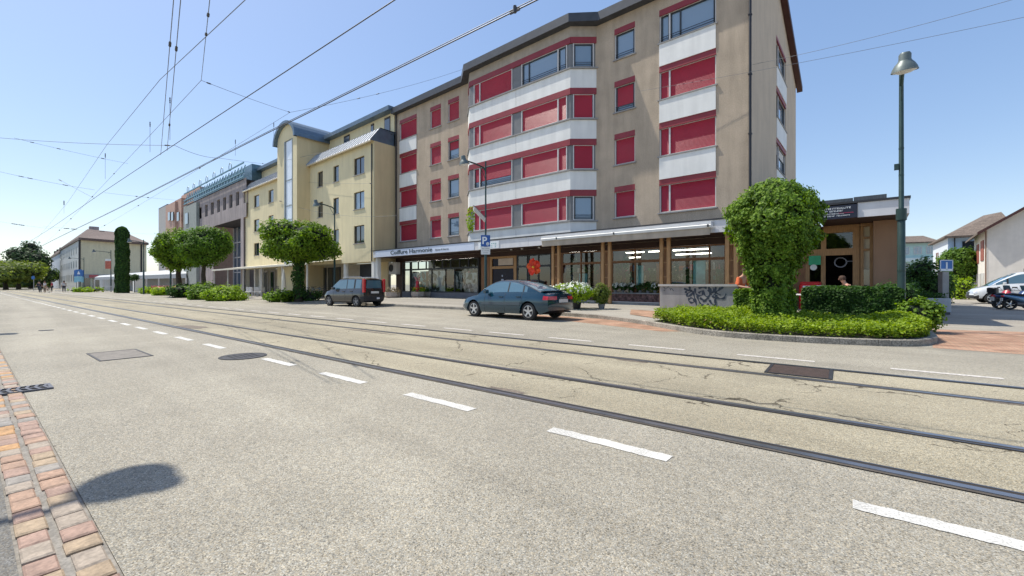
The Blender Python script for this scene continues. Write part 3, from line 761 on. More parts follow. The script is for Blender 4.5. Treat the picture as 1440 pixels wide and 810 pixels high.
for (p0,p1,z0,z1,n,mm) in((579,590,.7,2.1,9,POSTW),(591,599,.8,2.2,5,POST),(603,626,.7,2.2,14,POSTW),(655,671,.66,2.0,9,POSTW),(640,650,.9,2.1,6,POSTW)):
    x0,x1=fX(p0,Y0+.12),fX(p1,Y0+.12); b=MB(); b.box(x0,x1,Y0+.115,Y0+.125,z0,z1); o=b.build('window_film',mm,AB)
    b=MB(); shards(b,x0,x1,z0,z1,Y0+.112,n); b.build('film_pattern',mat('film_dark',(.06,.08,.08),.6,var=.4,scale=5),o)
b=MB(); x0,x1=fX(640,Y0+.11),fX(672,Y0+.11); shards(b,x0,x1,.7,2.6,Y0+.10,26,(.05,.24)); b.build('film_pattern',mat('film_blossom',(.50,.46,.43),.6,var=.35,scale=6),AB)
# strip lights in the shop
LT=bpy.data.materials.new('strip_light'); LT.use_nodes=True; e=LT.node_tree.nodes['Principled BSDF']; e.inputs['Emission Color'].default_value=(1,.93,.8,1); e.inputs['Emission Strength'].default_value=6; e.inputs['Base Color'].default_value=(.8,.8,.8,1)
b=MB()
for (p0,p1,y,z) in((880,905,1.6,2.9),(912,938,1.6,2.9),(946,998,1.6,2.9),(950,1000,2.6,2.75),(868,900,2.6,2.7)): 
    x0,x1=fX(p0,Y0+y),fX(p1,Y0+y); b=MB(); b.box(x0,x1,Y0+y,Y0+y+.08,z,z+.05); b.build('strip_light',LT,AB)
for p0,p1 in((585,604),(612,634),(645,666),(800,815),(820,838)):  # extra strips, added to brighten the salon and first flower bay
    x0,x1=fX(p0,Y0+1.2),fX(p1,Y0+1.2); b=MB(); b.box(x0,x1,Y0+1.2,Y0+1.26,3.1,3.14); b.build('strip_light',LT,AB)
for (p,z) in((697,2.95),(757,2.95),(745,3.0)):
    pass
b=MB()
for p in(719,734,758):
    x=fX(p,YC+.9); b.lathe([(.0,0),(.07,.0),(.06,.07)],(x,YC+.9,3.22),10)
b.build('canopy_spotlight',mat('lamp_glass',(.8,.8,.78),.3),AB)
# shelving, tables and chairs behind the panes
random.seed(11)
b=MB()
for p in range(585,670,9):
    x=fX(p,Y0+1.6); b.box(x-.2,x+.2,Y0+1.4,Y0+1.8,GZ,random.uniform(.9,1.5))
b.build('salon_furniture',mat('furniture_dark',(.04,.045,.05),.5),AB)
TBM=mat('table_pale',(.5,.5,.48),.5)
for p in(800,870,955,985,1010):
    x=fX(p,Y0+1.3); b=MB(); b.box(x-.5,x+.5,Y0+1.0,Y0+1.6,.98,1.02)
    for sx in(-.45,.45):
        for sy in(1.05,1.55): b.box(x+sx-.02,x+sx+.02,Y0+sy-.02,Y0+sy+.02,GZ,.98)
    b.build('display_table',TBM,AB)
# goods on shelves, greenery and hanging things inside the flower shop and salon
rg=random.Random(31)
GM=[mat('goods_%s'%n,c,.6,var=.15) for n,c in zip(('teal','cream','rust','blue','green','pink','white'),((.06,.25,.25),(.55,.50,.38),(.35,.12,.05),(.08,.15,.30),(.06,.18,.06),(.5,.2,.22),(.6,.6,.58)))]
for i,(p0,p1) in enumerate(((583,600),(604,630),(640,668),(795,842),(864,925),(948,1018))):
    x0,x1=fX(p0,Y0+2.2),fX(p1,Y0+2.2)
    b=MB(); b.use(WOOD)
    for z in(.9,1.4,1.9): b.box(x0,x1,Y0+2.0,Y0+2.4,z,z+.03)
    b.box(x0-.03,x0,Y0+2.0,Y0+2.4,GZ,2.3); b.box(x1,x1+.03,Y0+2.0,Y0+2.4,GZ,2.3)
    for z in(.93,1.43,1.93):
        x=x0
        while x<x1-.15:
            w_=rg.uniform(.06,.22); h=rg.uniform(.1,.36); b.use(rg.choice(GM))
            if rg.random()<.8: b.box(x,x+w_*.85,Y0+2.05,Y0+2.05+w_,z,z+h)
            x+=w_+.02
    b.build('shop_shelf',None,AB)
for (p,y,z,h) in((800,.9,1.0,.9),(828,.7,1.0,1.0),(838,.8,1.9,.7),(870,.6,1.0,1.3),(884,.9,.9,.9),(918,.7,.9,1.0),(950,.8,1.0,1.2),(965,1.0,1.1,.8),(1012,.8,.9,1.0),(880,.8,2.1,.6),(808,.7,2.0,.6)):
    x=fX(p,Y0+y); b=MB()
    for k in range(150):
        u=rg.random(); d=Vector((rg.gauss(0,1),rg.gauss(0,1),rg.gauss(0,1))).normalized(); c_=Vector((x,Y0+y,z+u*h))+d*.16; n_=d.orthogonal().normalized()*.09; m_=d.cross(n_).normalized()*.05
        b.face([c_-n_,c_-m_,c_+n_,c_+m_])
    b.build('indoor_plant',GM[4] if p%3 else mat('plant_olive',(.16,.20,.07),.7,var=.3),AB)
# air conditioner
ax=XS(545.5,19.6)
x0,x1=fX(542,19.5),fX(557,19.5); ac=thing('air_conditioner','boxy grey air conditioner on the wall by the salon windows','air conditioner',(x0,19.5,1.9))
ACM=mat('ac_white',(.55,.52,.48),.6,var=.06)
b=MB(); b.bbox(x0,x1,19.5,19.9,hgt(384,31.9)*1-.05,hgt(367,31.9),.03); b.build('case',ACM,ac)
zc_=(hgt(384,31.9)+hgt(367,31.9))/2; xc_=x0+(x1-x0)*.55
b=MB(); b.lathe([(.30,0),(.30,-.03),(.26,-.03),(.26,.0)],(xc_,19.5,zc_),20,'y'); b.build('fan_guard',FRAMED,ac)
b=MB(); b.lathe([(.25,-.005),(.0,-.006)],(xc_,19.5,zc_),20,'y'); b.build('fan',BLACK,ac)
b=MB()
for xx in(x0+.1,x1-.1): b.bar((xx,19.5,zc_-.55),(xx,Y0,zc_-.55),.04,.04)
b.build('bracket',FRAMED,ac)
# ---- flower-shaped decoration hanging over the entrance
x,z=onY(750.5,375.5,18.9); fl=thing('flower_sign','big glossy orange-red paper flower hung under the canopy','flower decoration',(x,18.9,z))
OR=[mat('petal_red',(.75,.05,.02),.5,var=.2,scale=4),mat('petal_orange',(.85,.13,.03),.5,var=.25,scale=4)]
for k in range(5):
    a=2*PI*k/5+PI/2+.2; b=MB(); c=Vector((x+.27*math.cos(a),18.9+(k%2)*.05,z+.25*math.sin(a))); P=[]
    ring=[]; n=14
    ctr=b.V((c.x,c.y-.05,c.z))
    for r_,dy in((.13,.06),(.24,-.03)):
        ring.append([b.V((c.x+r_*math.cos(2*PI*i/n)*(1+.09*math.sin(2.7*i+k)),c.y+dy+.03*math.sin(5*i),c.z+r_*math.sin(2*PI*i/n)*(1+.09*math.cos(2.2*i+k)))) for i in range(n)])
    for i in range(n):
        b.fi([ctr,ring[0][(i+1)%n],ring[0][i]]); b.fi([ring[0][i],ring[0][(i+1)%n],ring[1][(i+1)%n],ring[1][i]])
    b.build('petal',OR[k%2],fl,smooth=60)
b=MB(); b.lathe([(0,-.12),(.05,-.1),(.07,-.04),(.05,.02)],(x,18.9,z),10,'y'); b.build('centre',mat('petal_yellow',(.8,.5,.05),.6),fl)
b=MB(); b.tube([(x,18.92,z+.3),(x,18.92,3.3)],.006,4); b.build('cord',BLACK,fl)
# ================= single-storey extension on the right =================
KX0,KX1=XR+.01,.70
KB=thing('cafe_extension','single-storey brown cafe extension with a flat roof and white fascia','cafe building',(KX1,Y0,0))
KZ0,KZ1=3.42,3.90
KXa=fX(1150,YC); KXs=fX(1206,YC); KXe=.84
b=MB(); b.box(KXs,KXe,YC,YC+.06,KZ0,KZ1); b.box(KXe-.06,KXe,YC+.06,Y0+1.5,KZ0,KZ1); b.build('roof_fascia',FASC,KB)
b=MB(); b.box(KXa,KXe+.03,YC-.04,Y0+9,KZ1+.002,KZ1+.07); b.build('roof_edge',MATS['flashing_dark'],KB)
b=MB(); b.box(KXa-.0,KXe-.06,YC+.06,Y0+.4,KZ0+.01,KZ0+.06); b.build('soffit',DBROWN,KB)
xa,za=onY(1158,270,21.5); 
PARM=mat('parapet_zinc',(.10,.11,.12),.5,metal=.4,var=.25,scale=5,stretch=(6,6,.4),dirt=.2)
b=MB(); x1=fX(1200,20.6); x2=fX(1247,20.6); x0=XR+.05; b.box(x0,x1-.01,20.6,20.7,KZ1+.07,4.48); b.box(x1+.01,x2,20.6,20.7,KZ1+.07,4.50); b.build('roof_parapet',PARM,KB)
b=MB(); b.box(KXa+.02,KXs-.01,YC-.05,YC-.005,KZ0-.0,KZ1-.04); b.build('sign_board',mat('sign_navy',(.012,.016,.035),.5),KB)
# the sign's four lines are too small in the photo to read: rows of short white strokes of the same lengths
b=MB(); rnd=random.Random(5); L0=KXs-KXa-.1
for z,sp,h in((KZ1-.16,[(.02,.30),(.34,.83)],.055),(KZ1-.245,[(.10,.22),(.26,.60)],.050),(KZ1-.325,[(.06,.2),(.22,.42),(.45,.66)],.035),(KZ1-.40,[(.04,.40),(.46,.80)],.035)):
    for s0,s1 in sp:
        x=KXa+.08+s0*L0; xe=KXa+.08+s1*L0
        while x<xe:
            w_=h*rnd.uniform(.5,.8); k=rnd.randint(0,3); y0,y1=YC-.056,YC-.05
            b.box(x,x+w_*.28,y0,y1,z,z+h)
            if k!=0: b.box(x+w_*.28,x+w_,y0,y1,z+h*.8,z+h)
            if k!=1: b.box(x+w_*.28,x+w_,y0,y1,z,z+h*.2)
            if k>=2: b.box(x+w_*.28,x+w_*.8,y0,y1,z+h*.42,z+h*.58)
            x+=w_+h*.18
b.build('sign_lines',mat('letter_white',(.75,.78,.80),.5),KB)
b=MB(); b.box(KXs-.5,KXs-.1,YC-.056,YC-.05,KZ0+.17,KZ0+.19); b.build('sign_stripe',mat('stripe_red',(.35,.03,.08),.5),KB)
# wall & entrance
BRW=mat('wall_clay',(.30,.18,.11),.9,var=.08,scale=1.2,dirt=.1)
b=MB(); xw=fX(1228,Y0); b.box(xw,KX1,Y0-.6,Y0+8,.0,KZ0); b.build('side_wall',BRW,KB)
b=MB(); b.box(XR,KX1,Y0+8,Y0+8.1,0,KZ0); b.build('rear_wall',BRW,KB)
x0,x1=fX(1133,Y0),fX(1205,Y0); xd0=fX(1159,Y0)
b=MB(MF); d_=fX(1204,Y0)
zt=2.33; zb=hgt(323,15.4)
for (a,c,d,e) in((x0,x0+.12,.2,KZ0),(xd0-.1,xd0+.04,.2,2.3),(d_-.1,d_+.1,.2,KZ0),(x0+.12,d_-.1,2.3,2.55),(x0+.12,d_-.1,3.15,KZ0),(xd0-.1,xd0+.06,2.55,3.15)): b.box(a,c,.0,.15,d,e)
ef=b.build('entrance_frame',WOODL,KB)
b=MB(MF); b.face([(x0,.08,2.4),(d_,.08,2.4),(d_,.08,3.2),(x0,.08,3.2)]); b.face([(x0,.08,.2),(xd0,.08,.2),(xd0,.08,2.4),(x0,.08,2.4)]); b.build('pane',SHOP,ef)
b=MB(MF); b.box(XR+.1,x0,.0,.15,.2,KZ0); b.build('wood_panel',WOOD,KB)
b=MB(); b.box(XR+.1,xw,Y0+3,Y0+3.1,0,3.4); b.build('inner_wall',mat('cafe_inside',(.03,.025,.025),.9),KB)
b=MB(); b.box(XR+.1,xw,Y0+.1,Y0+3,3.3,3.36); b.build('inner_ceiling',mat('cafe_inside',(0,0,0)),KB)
# white ring and line sign inside
b=MB(); x,z=onY(1182,369,Y0+.4); b.lathe([(.16,0),(.20,0),(.20,.02),(.16,.02),(.16,0)],(x,Y0+.4,z),20,'y'); b.box(x+.2,x+.55,Y0+.4,Y0+.41,z+.02,z+.05); b.build('wall_ornament',mat('ornament_grey',(.3,.3,.33),.6),KB)
# glazed column with reflections to the right of the door
xg0,xg1=fX(1210,Y0),fX(1227.5,Y0)
b=MB(MF); 
for (a,c,d,e) in((xg0,xg0+.09,.2,KZ0),(xg1-.09,xg1,.2,KZ0),(xg0+.09,xg1-.09,2.42,2.50),(xg0+.09,xg1-.09,2.85,2.93),(xg0+.09,xg1-.09,3.3,KZ0)): b.box(a,c,-.1,.1,d,e)
cf=b.build('corner_window',WOODL,KB)
b=MB(MF); b.face([(xg0,.0,.2),(xg1,.0,.2),(xg1,.0,1.75),(xg0,.0,1.75)]); b.build('pane',GLASS,cf)
b=MB(MF); b.face([(xg0,.0,1.76),(xg1,.0,1.76),(xg1,.0,3.4),(xg0,.0,3.4)]); b.build('cream_panel',mat('panel_cream',(.72,.62,.44),.6,var=.1),cf)
# left of the door: red and green window reflections built as solids, round board
x0_,x1_=fX(1137,19.9),fX(1154,19.9)
b=MB(); b.box(x0_,x1_,19.93,20.0,1.95,2.3); tag(b.build('green_reflection',mat('reflection_green',(.04,.38,.18),.6,var=.2)),'green board standing in for a window reflection above the red chest','banner')
x,z=onY(1144,376,19.6); b=MB(); b.lathe([(0,0),(.11,0),(.11,.02),(0,.02)],(x,19.6,z),20,'y'); 
o=b.build('oval_sign',mat('sign_oval',(.6,.62,.58),.5)); tag(o,'small white oval board hanging beside the cafe door','sign board')
xr0,xr1=fX(1124,19.3),fX(1155,19.3)
cl=thing('reflection_chest','low red chest standing in for the red window reflection by the cafe door','reflection stand-in',((xr0+xr1)/2,19.3,.27))
RC=mat('reflection_red',(.62,.015,.02),.4,var=.1,scale=3)
b=MB(); b.bbox(xr0,xr1,19.2,19.8,.27,1.22,.05); b.build('cabinet',RC,cl)
b=MB(); b.bbox(xr0+.02,xr1-.02,19.22,19.78,1.222,1.30,.04); b.build('lid',mat('reflection_lid',(.5,.02,.02),.4),cl)
b=MB(); 
for i,(u,zz,w_) in enumerate(((.12,1.08,.25),(.45,1.10,.3),(.1,.98,.15))): b.box(xr0+u,xr0+u+w_,19.19,19.2,zz,zz+.07)
b.box(xr1-.28,xr1-.05,19.185,19.2,.9,.98); b.build('white_marks',mat('letter_white',(0,0,0)),cl)
# ---- low graffiti wall at the terrace
GX0,GX1,GY=-6.03,-3.41,15.5
gw=thing('graffiti_wall','low grey concrete wall tagged with black graffiti, beside the planted island','low wall',((GX0+GX1)/2,GY,.15))
b=MB(); b.box(GX0,GX1,GY,GY+.22,0.0,1.13); b.box(GX1-.22,GX1,GY+.22,GY+4.2,0,1.13); b.build('wall_body',CONC,gw)
b=MB(); b.box(GX0-.05,GX1+.05,GY-.05,GY+.27,1.132,1.21); b.box(GX1-.27,GX1+.05,GY+.27,GY+4.2,1.132,1.21); b.build('coping',mat('coping',(.46,.44,.41),.9,var=.1,fine=.1,dirt=.1),gw)
b=MB()
GI=mat('spray_paint',(.022,.035,.055),.5)
def P2(px,py): x,z=onY(px,py,GY); return Vector((x,0,z))
def rib(pts,w,kk=[0]):
    pts=[P2(*p) for p in pts]; out=[]
    sm_=smooth_line(pts,6); kk[0]+=1; y=GY-.002-kk[0]*.0004
    L_=[];R_=[]
    for i,p in enumerate(sm_):
        d=(sm_[min(i+1,len(sm_)-1)]-sm_[max(i-1,0)]).normalized(); n=Vector((-d.z,0,d.x)); ww=w*(.75+.35*math.sin(i*.7))
        L_.append(Vector((p.x,y,p.z))+n*ww/2); R_.append(Vector((p.x,y,p.z))-n*ww/2)
    for i in range(len(sm_)-1): b.face([R_[i],R_[i+1],L_[i+1],L_[i]])
g=lambda x,y:(920+x/10.286,380+y/10.286)   # coordinates measured on the enlarged crop
for st in ([(430,265),(500,290),(540,300),(480,340),(480,380),(540,350),(560,300)],
           [(510,400),(500,440),(540,470),(580,450),(560,410),(520,400)],[(560,300),(580,380),(600,450),(620,540),(650,530)],
           [(590,260),(600,330),(640,370),(700,350),(690,300),(640,330)],[(640,260),(700,250),(760,260)],[(700,290),(740,370),(790,380),(800,310),(770,290)],
           [(620,370),(640,430),(680,510)],[(660,400),(720,430),(790,400)],[(680,500),(740,510),(790,490)],[(700,450),(760,440)],
           [(810,260),(830,330),(860,300),(850,250)],[(790,240),(800,300),(820,360)],[(890,240),(880,330),(900,420)],[(1000,240),(930,290),(890,320),(960,360)],
           [(960,250),(930,300)],[(900,390),(950,410),(1010,400),(1040,340)],[(800,430),(830,480),(890,520),(960,560)],[(880,420),(890,500)],[(510,230),(520,290)],
           [(560,230),(640,220),(760,230)],[(455,330),(470,300),(510,290)],[(840,370),(880,400),(900,370),(860,350)]):
    rib([g(*p) for p in st],.072)
b.build('graffiti',GI,gw)
b=MB()
for st in ([(135,240),(170,270),(200,240),(230,270)],[(140,300),(160,280)],[(235,290),(250,260),(280,300)],[(160,230),(190,220),(220,240)]): rib([g(*p) for p in st],.022)
b.build('small_tag',GI,gw)
# ================= yellow building =================
YW=18.2
YB_=thing('yellow_building','pale yellow four-storey building with an arched stair tower and metal mansards','office building',(-40,YW,0))
TX0,TX1,TY=-45.2,-40.7,17.0; WR=-29.62
def small_window(par,M,u0,u1,v0,v1,fr=None,pane=None,div=1,sill=True,rec=.12,name='window'):
    b=MB(M); t=.05
    for q in((u0,u0+t,v0,v1),(u1-t,u1,v0,v1),(u0+t,u1-t,v0,v0+t),(u0+t,u1-t,v1-t,v1)): b.box(q[0],q[1],rec-.02,rec+.04,q[2],q[3])
    for k in range(1,div): m=u0+(u1-u0)*k/div; b.box(m-.025,m+.025,rec-.02,rec+.04,v0+t,v1-t)
    w=b.build(name,fr or FRAMED,par)
    b=MB(M); b.face([(u0,rec+.02,v0),(u1,rec+.02,v0),(u1,rec+.02,v1),(u0,rec+.02,v1)]); b.build('pane',pane or GLASS,w)
    if sill: b=MB(M); b.box(u0-.05,u1+.05,-.06,rec,v0-.06,v0-.001); b.build('sill',SILL,w)
    return w
MY=frame((0,YW,0),(1,0,0))
rows=[(4.55,6.0),(7.35,8.75),(10.15,11.55)]
BROWNF=mat('window_brown',(.07,.045,.03),.5)
def wing(x0,x1,cols,zb=3.0,zt=12.4,right_side=False):
    holes=[(a,c,v0,v1) for (a,c,d) in cols for v0,v1 in rows]
    b=MB(MY); wall_holes(b,x0,x1,zb,zt,holes,.15); b.face([(x0,0,zb),(x1,0,zb),(x1,1.2,zb),(x0,1.2,zb)])
    b.build('front_wall',YEL,YB_)
    for (a,c,d) in cols:
        for i,(v0,v1) in enumerate(rows):
            small_window(YB_,MY,a,c,v0,v1,BROWNF,GLASSB if (d==2 and i==1) else GLASS,d)
    # mansard
    b=MB(); zt2=13.55; o=.35
    b.face([(x0,YW-o,zt),(x1,YW-o,zt),(x1,YW+.55,zt2),(x0,YW+.55,zt2)])
    b.build('mansard_sheet',BLUEM_LIT,YB_); b=MB()
    n=int((x1-x0)/.45)
    for k in range(n+1):
        x=x0+(x1-x0)*k/n; b.bar((x,YW-o-.02,zt+.02),(x,YW+.53,zt2+.02),.03,.05)
    b.build('mansard_seams',mat('seam_grey',(.30,.32,.34),.5),YB_)
    b=MB(); b.face([(x0,YW-o,zt),(x0,YW+.55,zt2),(x0,YW+1.9,zt2),(x0,YW+1.9,zt)]); b.face([(x1,YW-o,zt),(x1,YW+1.9,zt),(x1,YW+1.9,zt2),(x1,YW+.55,zt2)])
    b.box(x0,x1,YW+.56,YW+6,zt2-.05,zt2+.02); b.build('mansard_side',BLUEM,YB_)
    b=MB(); b.face([(x0,YW-o,zt-.01),(x1,YW-o,zt-.01),(x1,YW+.1,zt-.01),(x0,YW+.1,zt-.01)]); b.box(x0,x1,YW-o,YW-o+.04,zt-.12,zt-.005); b.build('eaves',mat('eave_cream',(.55,.47,.33),.8,var=.05),YB_)
fy=lambda px:fX(px,YW)
wing(TX1,WR,[(fy(446.6),fy(454),1),(fy(468.7),fy(476.4),1),(fy(497.6),fy(512.3),2)])
wing(-58.0,TX0,[(fy(357),fy(364.5),1),(fy(377.5),fy(384.5),1)])
b=MB(); b.face([(WR,YW,3),(WR,YW+2.2,3),(WR,YW+2.2,12.4),(WR,YW,12.4)]); b.box(WR-2.2,WR-.01,YW+1.2,YW+1.3,0,3); 
b.build('side_wall',YELD,YB_)
xd=fy(524); b=MB(); b.tube([(xd,YW-.08,3.0),(xd,YW-.08,12.2)],.05,8); b.build('drainpipe',MATS['pipe_dark'],YB_)
# recessed top storey and roof
b=MB(); b.box(-58,WR,20.0,29,12.4,15.2); b.build('attic_wall',YEL,YB_)
b=MB(); b.box(-58.2,WR+.1,19.4,29.5,15.2,15.55); b.build('attic_roof',BLUEM,YB_)
for p0,p1 in((541,549),(522,526),(484,492)):
    a,c=fX(p0,20.0),fX(p1,20.0); b=MB(); b.box(a,c,19.96,19.99,13.4,15.0); w=b.build('attic_window',BROWNF,YB_); b=MB(); b.face([(a+.06,19.955,13.5),(c-.06,19.955,13.5),(c-.06,19.955,14.9),(a+.06,19.955,14.9)]); b.build('pane',GLASS,w)
# stair tower
TZ=15.0; cx=(TX0+TX1)/2; hw=(TX1-TX0)/2; n=14
arc=[(cx-hw*math.cos(PI*k/n),TZ+1.55*math.sin(PI*k/n)) for k in range(n+1)]
g0,g1=fX(400,TY),fX(411.5,TY); gz0,gz1=2.9,15.3
b=MB()
b.face([(TX0,TY,0),(g0,TY,0),(g0,TY,TZ),(TX0,TY,TZ)]); b.face([(g1,TY,0),(TX1,TY,0),(TX1,TY,TZ),(g1,TY,TZ)]); b.face([(g0,TY,0),(g1,TY,0),(g1,TY,gz0),(g0,TY,gz0)])
b.face([(x,TY,z) for x,z in arc][::-1]) if False else None
low=[(g0,TZ),(g1,TZ)]
for k in range(n):
    (xa,za),(xb,zb)=arc[k],arc[k+1]; b.face([(xa,TY,TZ-.0),(xb,TY,TZ-.0),(xb,TY,zb),(xa,TY,za)])
b.build('tower_front',YEL,YB_)
b=MB(); b.face([(TX1,TY,0),(TX1,TY+6,0),(TX1,TY+6,TZ),(TX1,TY,TZ)]); b.face([(TX0,TY+6,0),(TX0,TY,0),(TX0,TY,TZ),(TX0,TY+6,TZ)]); b.build('tower_side',YELD,YB_)
b=MB(); ro=[(cx-(hw+.3)*math.cos(PI*k/n),TZ-.1+1.9*math.sin(PI*k/n)) for k in range(n+1)]; ri=[(cx-hw*math.cos(PI*k/n),TZ-.1+1.6*math.sin(PI*k/n)) for k in range(n+1)]
for k in range(n):
    a,c,d,e=ro[k],ro[k+1],ri[k+1],ri[k]; y0,y1=TY-.35,TY+6
    b.face([(a[0],y0,a[1]),(e[0],y0,e[1]),(d[0],y0,d[1]),(c[0],y0,c[1])]); b.face([(a[0],y0,a[1]),(c[0],y0,c[1]),(c[0],y1,c[1]),(a[0],y1,a[1])]); b.face([(e[0],y0,e[1]),(e[0],y1,e[1]),(d[0],y1,d[1]),(d[0],y0,d[1])])
b.build('tower_roof',BLUEM,YB_)
ZG=[2.9,6.2,7.4,8.75,11.2,15.0]
b=MB(); b.face([(g0,TY+.08,gz0),(g1,TY+.08,gz0),(g1,TY+.08,15),(g0,TY+.08,15)]); sg=b.build('stair_glazing',mat('glazing_white',(.78,.82,.86),.12,var=.04,spec=.8),YB_)
b=MB()
for z in ZG: b.box(g0,g1,TY+.04,TY+.07,z-.04,z+.04)
for x in(g0,g1-.12): b.box(x,x+.12,TY+.0-.03,TY+.07,gz0,15)
b.build('glazing_bars',mat('bars_grey',(.3,.34,.36),.5),sg)
a,c=fX(424,18),fX(431,18)
# ground floor: recess with columns, glass front, garage opening
b=MB(); b.box(-58,WR,YW+1.4,YW+1.5,0,3.0); b.build('recess_wall',mat('recess_beige',(.45,.40,.33),.85,var=.1),YB_)
b=MB()
for p in(486,): x=fX(p,YW+.3); b.lathe([(.22,0),(.22,3.0)],(x,YW+.35,0),14)
b.build('column',WHITE,YB_)
for p in(437,347,360,367): x=fX(p,YW+.2); b=MB(); b.box(x-.2,x+.2,YW+.05,YW+.45,0,3.0); b.build('column',WHITE,YB_)
x=fX(525.5,YW); b=MB(); b.box(x-.35,x,YW+.02,YW+.4,0,3.0); b.build('column',WHITE,YB_)
b=MB(); b.box(fX(506,YW+1.3),fX(522,YW+1.3),YW+1.3,YW+1.39,.05,2.9); b.build('garage_opening',mat('opening_dark',(.015,.02,.03),.6),YB_)
for p0,p1 in((443,449),(452,458),(461,468),(470,478),(352,357),(369,376),(380,386),(391,398),(402,409),(413,420),(428,433)):
    a,c=fX(p0,YW+1.3),fX(p1,YW+1.3); b=MB(); b.box(a,c,YW+1.3,YW+1.39,.1,2.8); w=b.build('glazed_door',FRAMEW if p0<443 else FRAMED,YB_)
    b=MB(); b.face([(a+.1,YW+1.29,.3),(c-.1,YW+1.29,.3),(c-.1,YW+1.29,2.65),(a+.1,YW+1.29,2.65)]); b.build('pane',GLASS,w)
# white lean-to awning along the left wing, with posts
b=MB(); x0,x1=-60,fX(437,15.6); b.face([(x0,YW,3.35),(x1,YW,3.35),(x1,15.3,2.95),(x0,15.3,2.95)]); b.box(x0,x1,15.26,15.3,2.8,2.97)
cn=thing('cafe_canopy','long white sloping canopy over the cafe terrace of the yellow building','canopy',(-50,16.5,3))
b.build('cloth',mat('canopy_cloth',(.72,.68,.58),.7,var=.05),cn)
for k in range(6):
    x=x0+.3+(x1-x0-.6)*k/5; b=MB(); b.box(x-.05,x+.05,15.4,15.5,0,2.93); b.build('post',FRAMEW,cn)
# ================= grey-purple building with blue lattice roof terrace =================
PUR=mat('stone_purple',(.38,.33,.325),.9,var=.12,scale=.5,fine=.1,dirt=.3)
GB=thing('grey_building','purple-grey building with a row of small windows and a blue steel roof terrace','office building',(-70,18,0))
YG=18.0; fg=lambda px:fX(px,YG); MG=frame((0,YG,0),(1,0,0)); XG0,XG1=fg(262),-58.02
cols=[(fg(p)-0,fg(p+s)) for p,s in((278,5.5),(288,4),(296.3,4.2),(305,4.2),(313.5,4.3),(322.3,4.5),(331.8,4.5),(342.5,4))]
holes=[(a,c,11.0,12.7) for a,c in cols]
b=MB(MG); wall_holes(b,XG0,XG1,9.3,14.0,holes,.4); 
b.build('upper_wall',PUR,GB)
for a,c in cols: small_window(GB,MG,a,c,11.0,12.7,FRAMED,GLASS,1,False,.3)
xr=fg(300); b=MB(MG); b.face([(XG0,0,0),(xr,0,0),(xr,0,9.3),(XG0,0,9.3)]); xp=fg(338.5); b.build('lower_wall',PUR,GB); b=MB(MG); b.face([(xp,0,0),(XG1,0,0),(XG1,0,9.3),(xp,0,9.3)]); b.face([(xp,0,0),(xp,0,9.3),(xp,4,9.3),(xp,4,0)]); b.build('lower_wall',PUR,GB)
b=MB(); b.box(XG0,XG1,YG,YG+12,13.9,14.0); b.face([(xr,YG,9.29),(xp,YG,9.29),(xp,YG+4,9.29),(xr,YG+4,9.29)]); b.face([(XG0,YG,0),(XG0,YG,14),(XG0,YG+12,14),(XG0,YG+12,0)]); b.build('soffit',mat('soffit_dark',(.05,.05,.06),.8),GB)
b=MB(); b.face([(xr,YG+2.5,0),(xp,YG+2.5,0),(xp,YG+2.5,9.29),(xr,YG+2.5,9.29)]); gl=b.build('glass_facade',glassmat('facade_glass',(1,1,1),base=(.03,.07,.12)),GB)
b=MB()
n=7
for k in range(n+1): x=xr+(xp-xr)*k/n; b.box(x-.06,x+.06,YG+2.4,YG+2.48,0,9.2)
for z in(2.9,5,7.1): b.box(xr,xp,YG+2.4,YG+2.47,z-.06,z+.06)
b.build('glazing_bars',FRAMEW,gl)
b=MB(); 
LB=mat('lattice_blue',(.16,.30,.36),.45,metal=.3)
for y in(YG-.3,):
    for z in(14.05,14.6,15.7): b.box(XG0,XG1+1,y-.06,y+.06,z-.07,z+.07)
    n=22
    for k in range(n+1):
        x=XG0+(XG1-XG0)*k/n; b.bar((x,y,14.05),(x,y+.5,15.7),.10,.10); b.bar((x,y+.5,15.7),(x+.6,y+.2,14.6),.07,.07)
b.build('roof_lattice',LB,GB)
b=MB(); b.box(XG0+.3,XG1,YG+.9,YG+8,14.0,16.0); b.build('roof_storey',mat('roof_glass_blue',(.09,.16,.20),.2,metal=.2),GB)
b=MB()
for k in range(7): x=XG0+1+k*3.4; b.tube([(x+.5*math.cos(2*PI*j/16),YG,16.3+.5*math.sin(2*PI*j/16)) for j in range(17)],.05,5,cap=False)
b.build('roof_rings',mat('ring_pale',(.42,.52,.55),.5),GB)
# ================= buildings further along =================
SAL=mat('brick_salmon',(.50,.33,.26),.9,var=.1,dirt=.1); TEALG=mat('render_grey_green',(.30,.33,.31),.9,var=.08)
BB=thing('salmon_building','salmon red stepped-gable building behind the trees','building',(-95,18,0))
def pbox(par,px0,px1,pytop,pref,Y,m,name,dep=10,side=None):
    x0,x1=fX(px0,Y),fX(px1,Y); z=onY(pref,pytop,Y)[1]
    b=MB(); b.box(x0,x1,Y,Y+dep,0,z); return b.build(name,m,par),x0,x1,z
pbox(BB,255,281,263,279,19.5,SAL,'tower_wall'); pbox(BB,246,255,280,251,18.8,SAL,'front_wall'); o_,xa,xb,zz=pbox(BB,233,246,286,240,18.4,SAL,'side_wing')
for p in(236,240.5,248.5): 
    a,c=fX(p,18.2),fX(p+2.8,18.2); z=onY(p,299,18.2)[1]; b=MB(); b.box(a,c,18.2,18.35,z-1.5,z); b.build('window',GLASS,BB)
B2=thing('grey_green_building','narrow grey-green rendered building between the salmon and the purple-grey one','building',(-88,18,0))
pbox(B2,262,276,287,270,17.6,TEALG,'wall',.38); pbox(B2,258,263,290,260,17.9,TEALG,'side_wall',6)
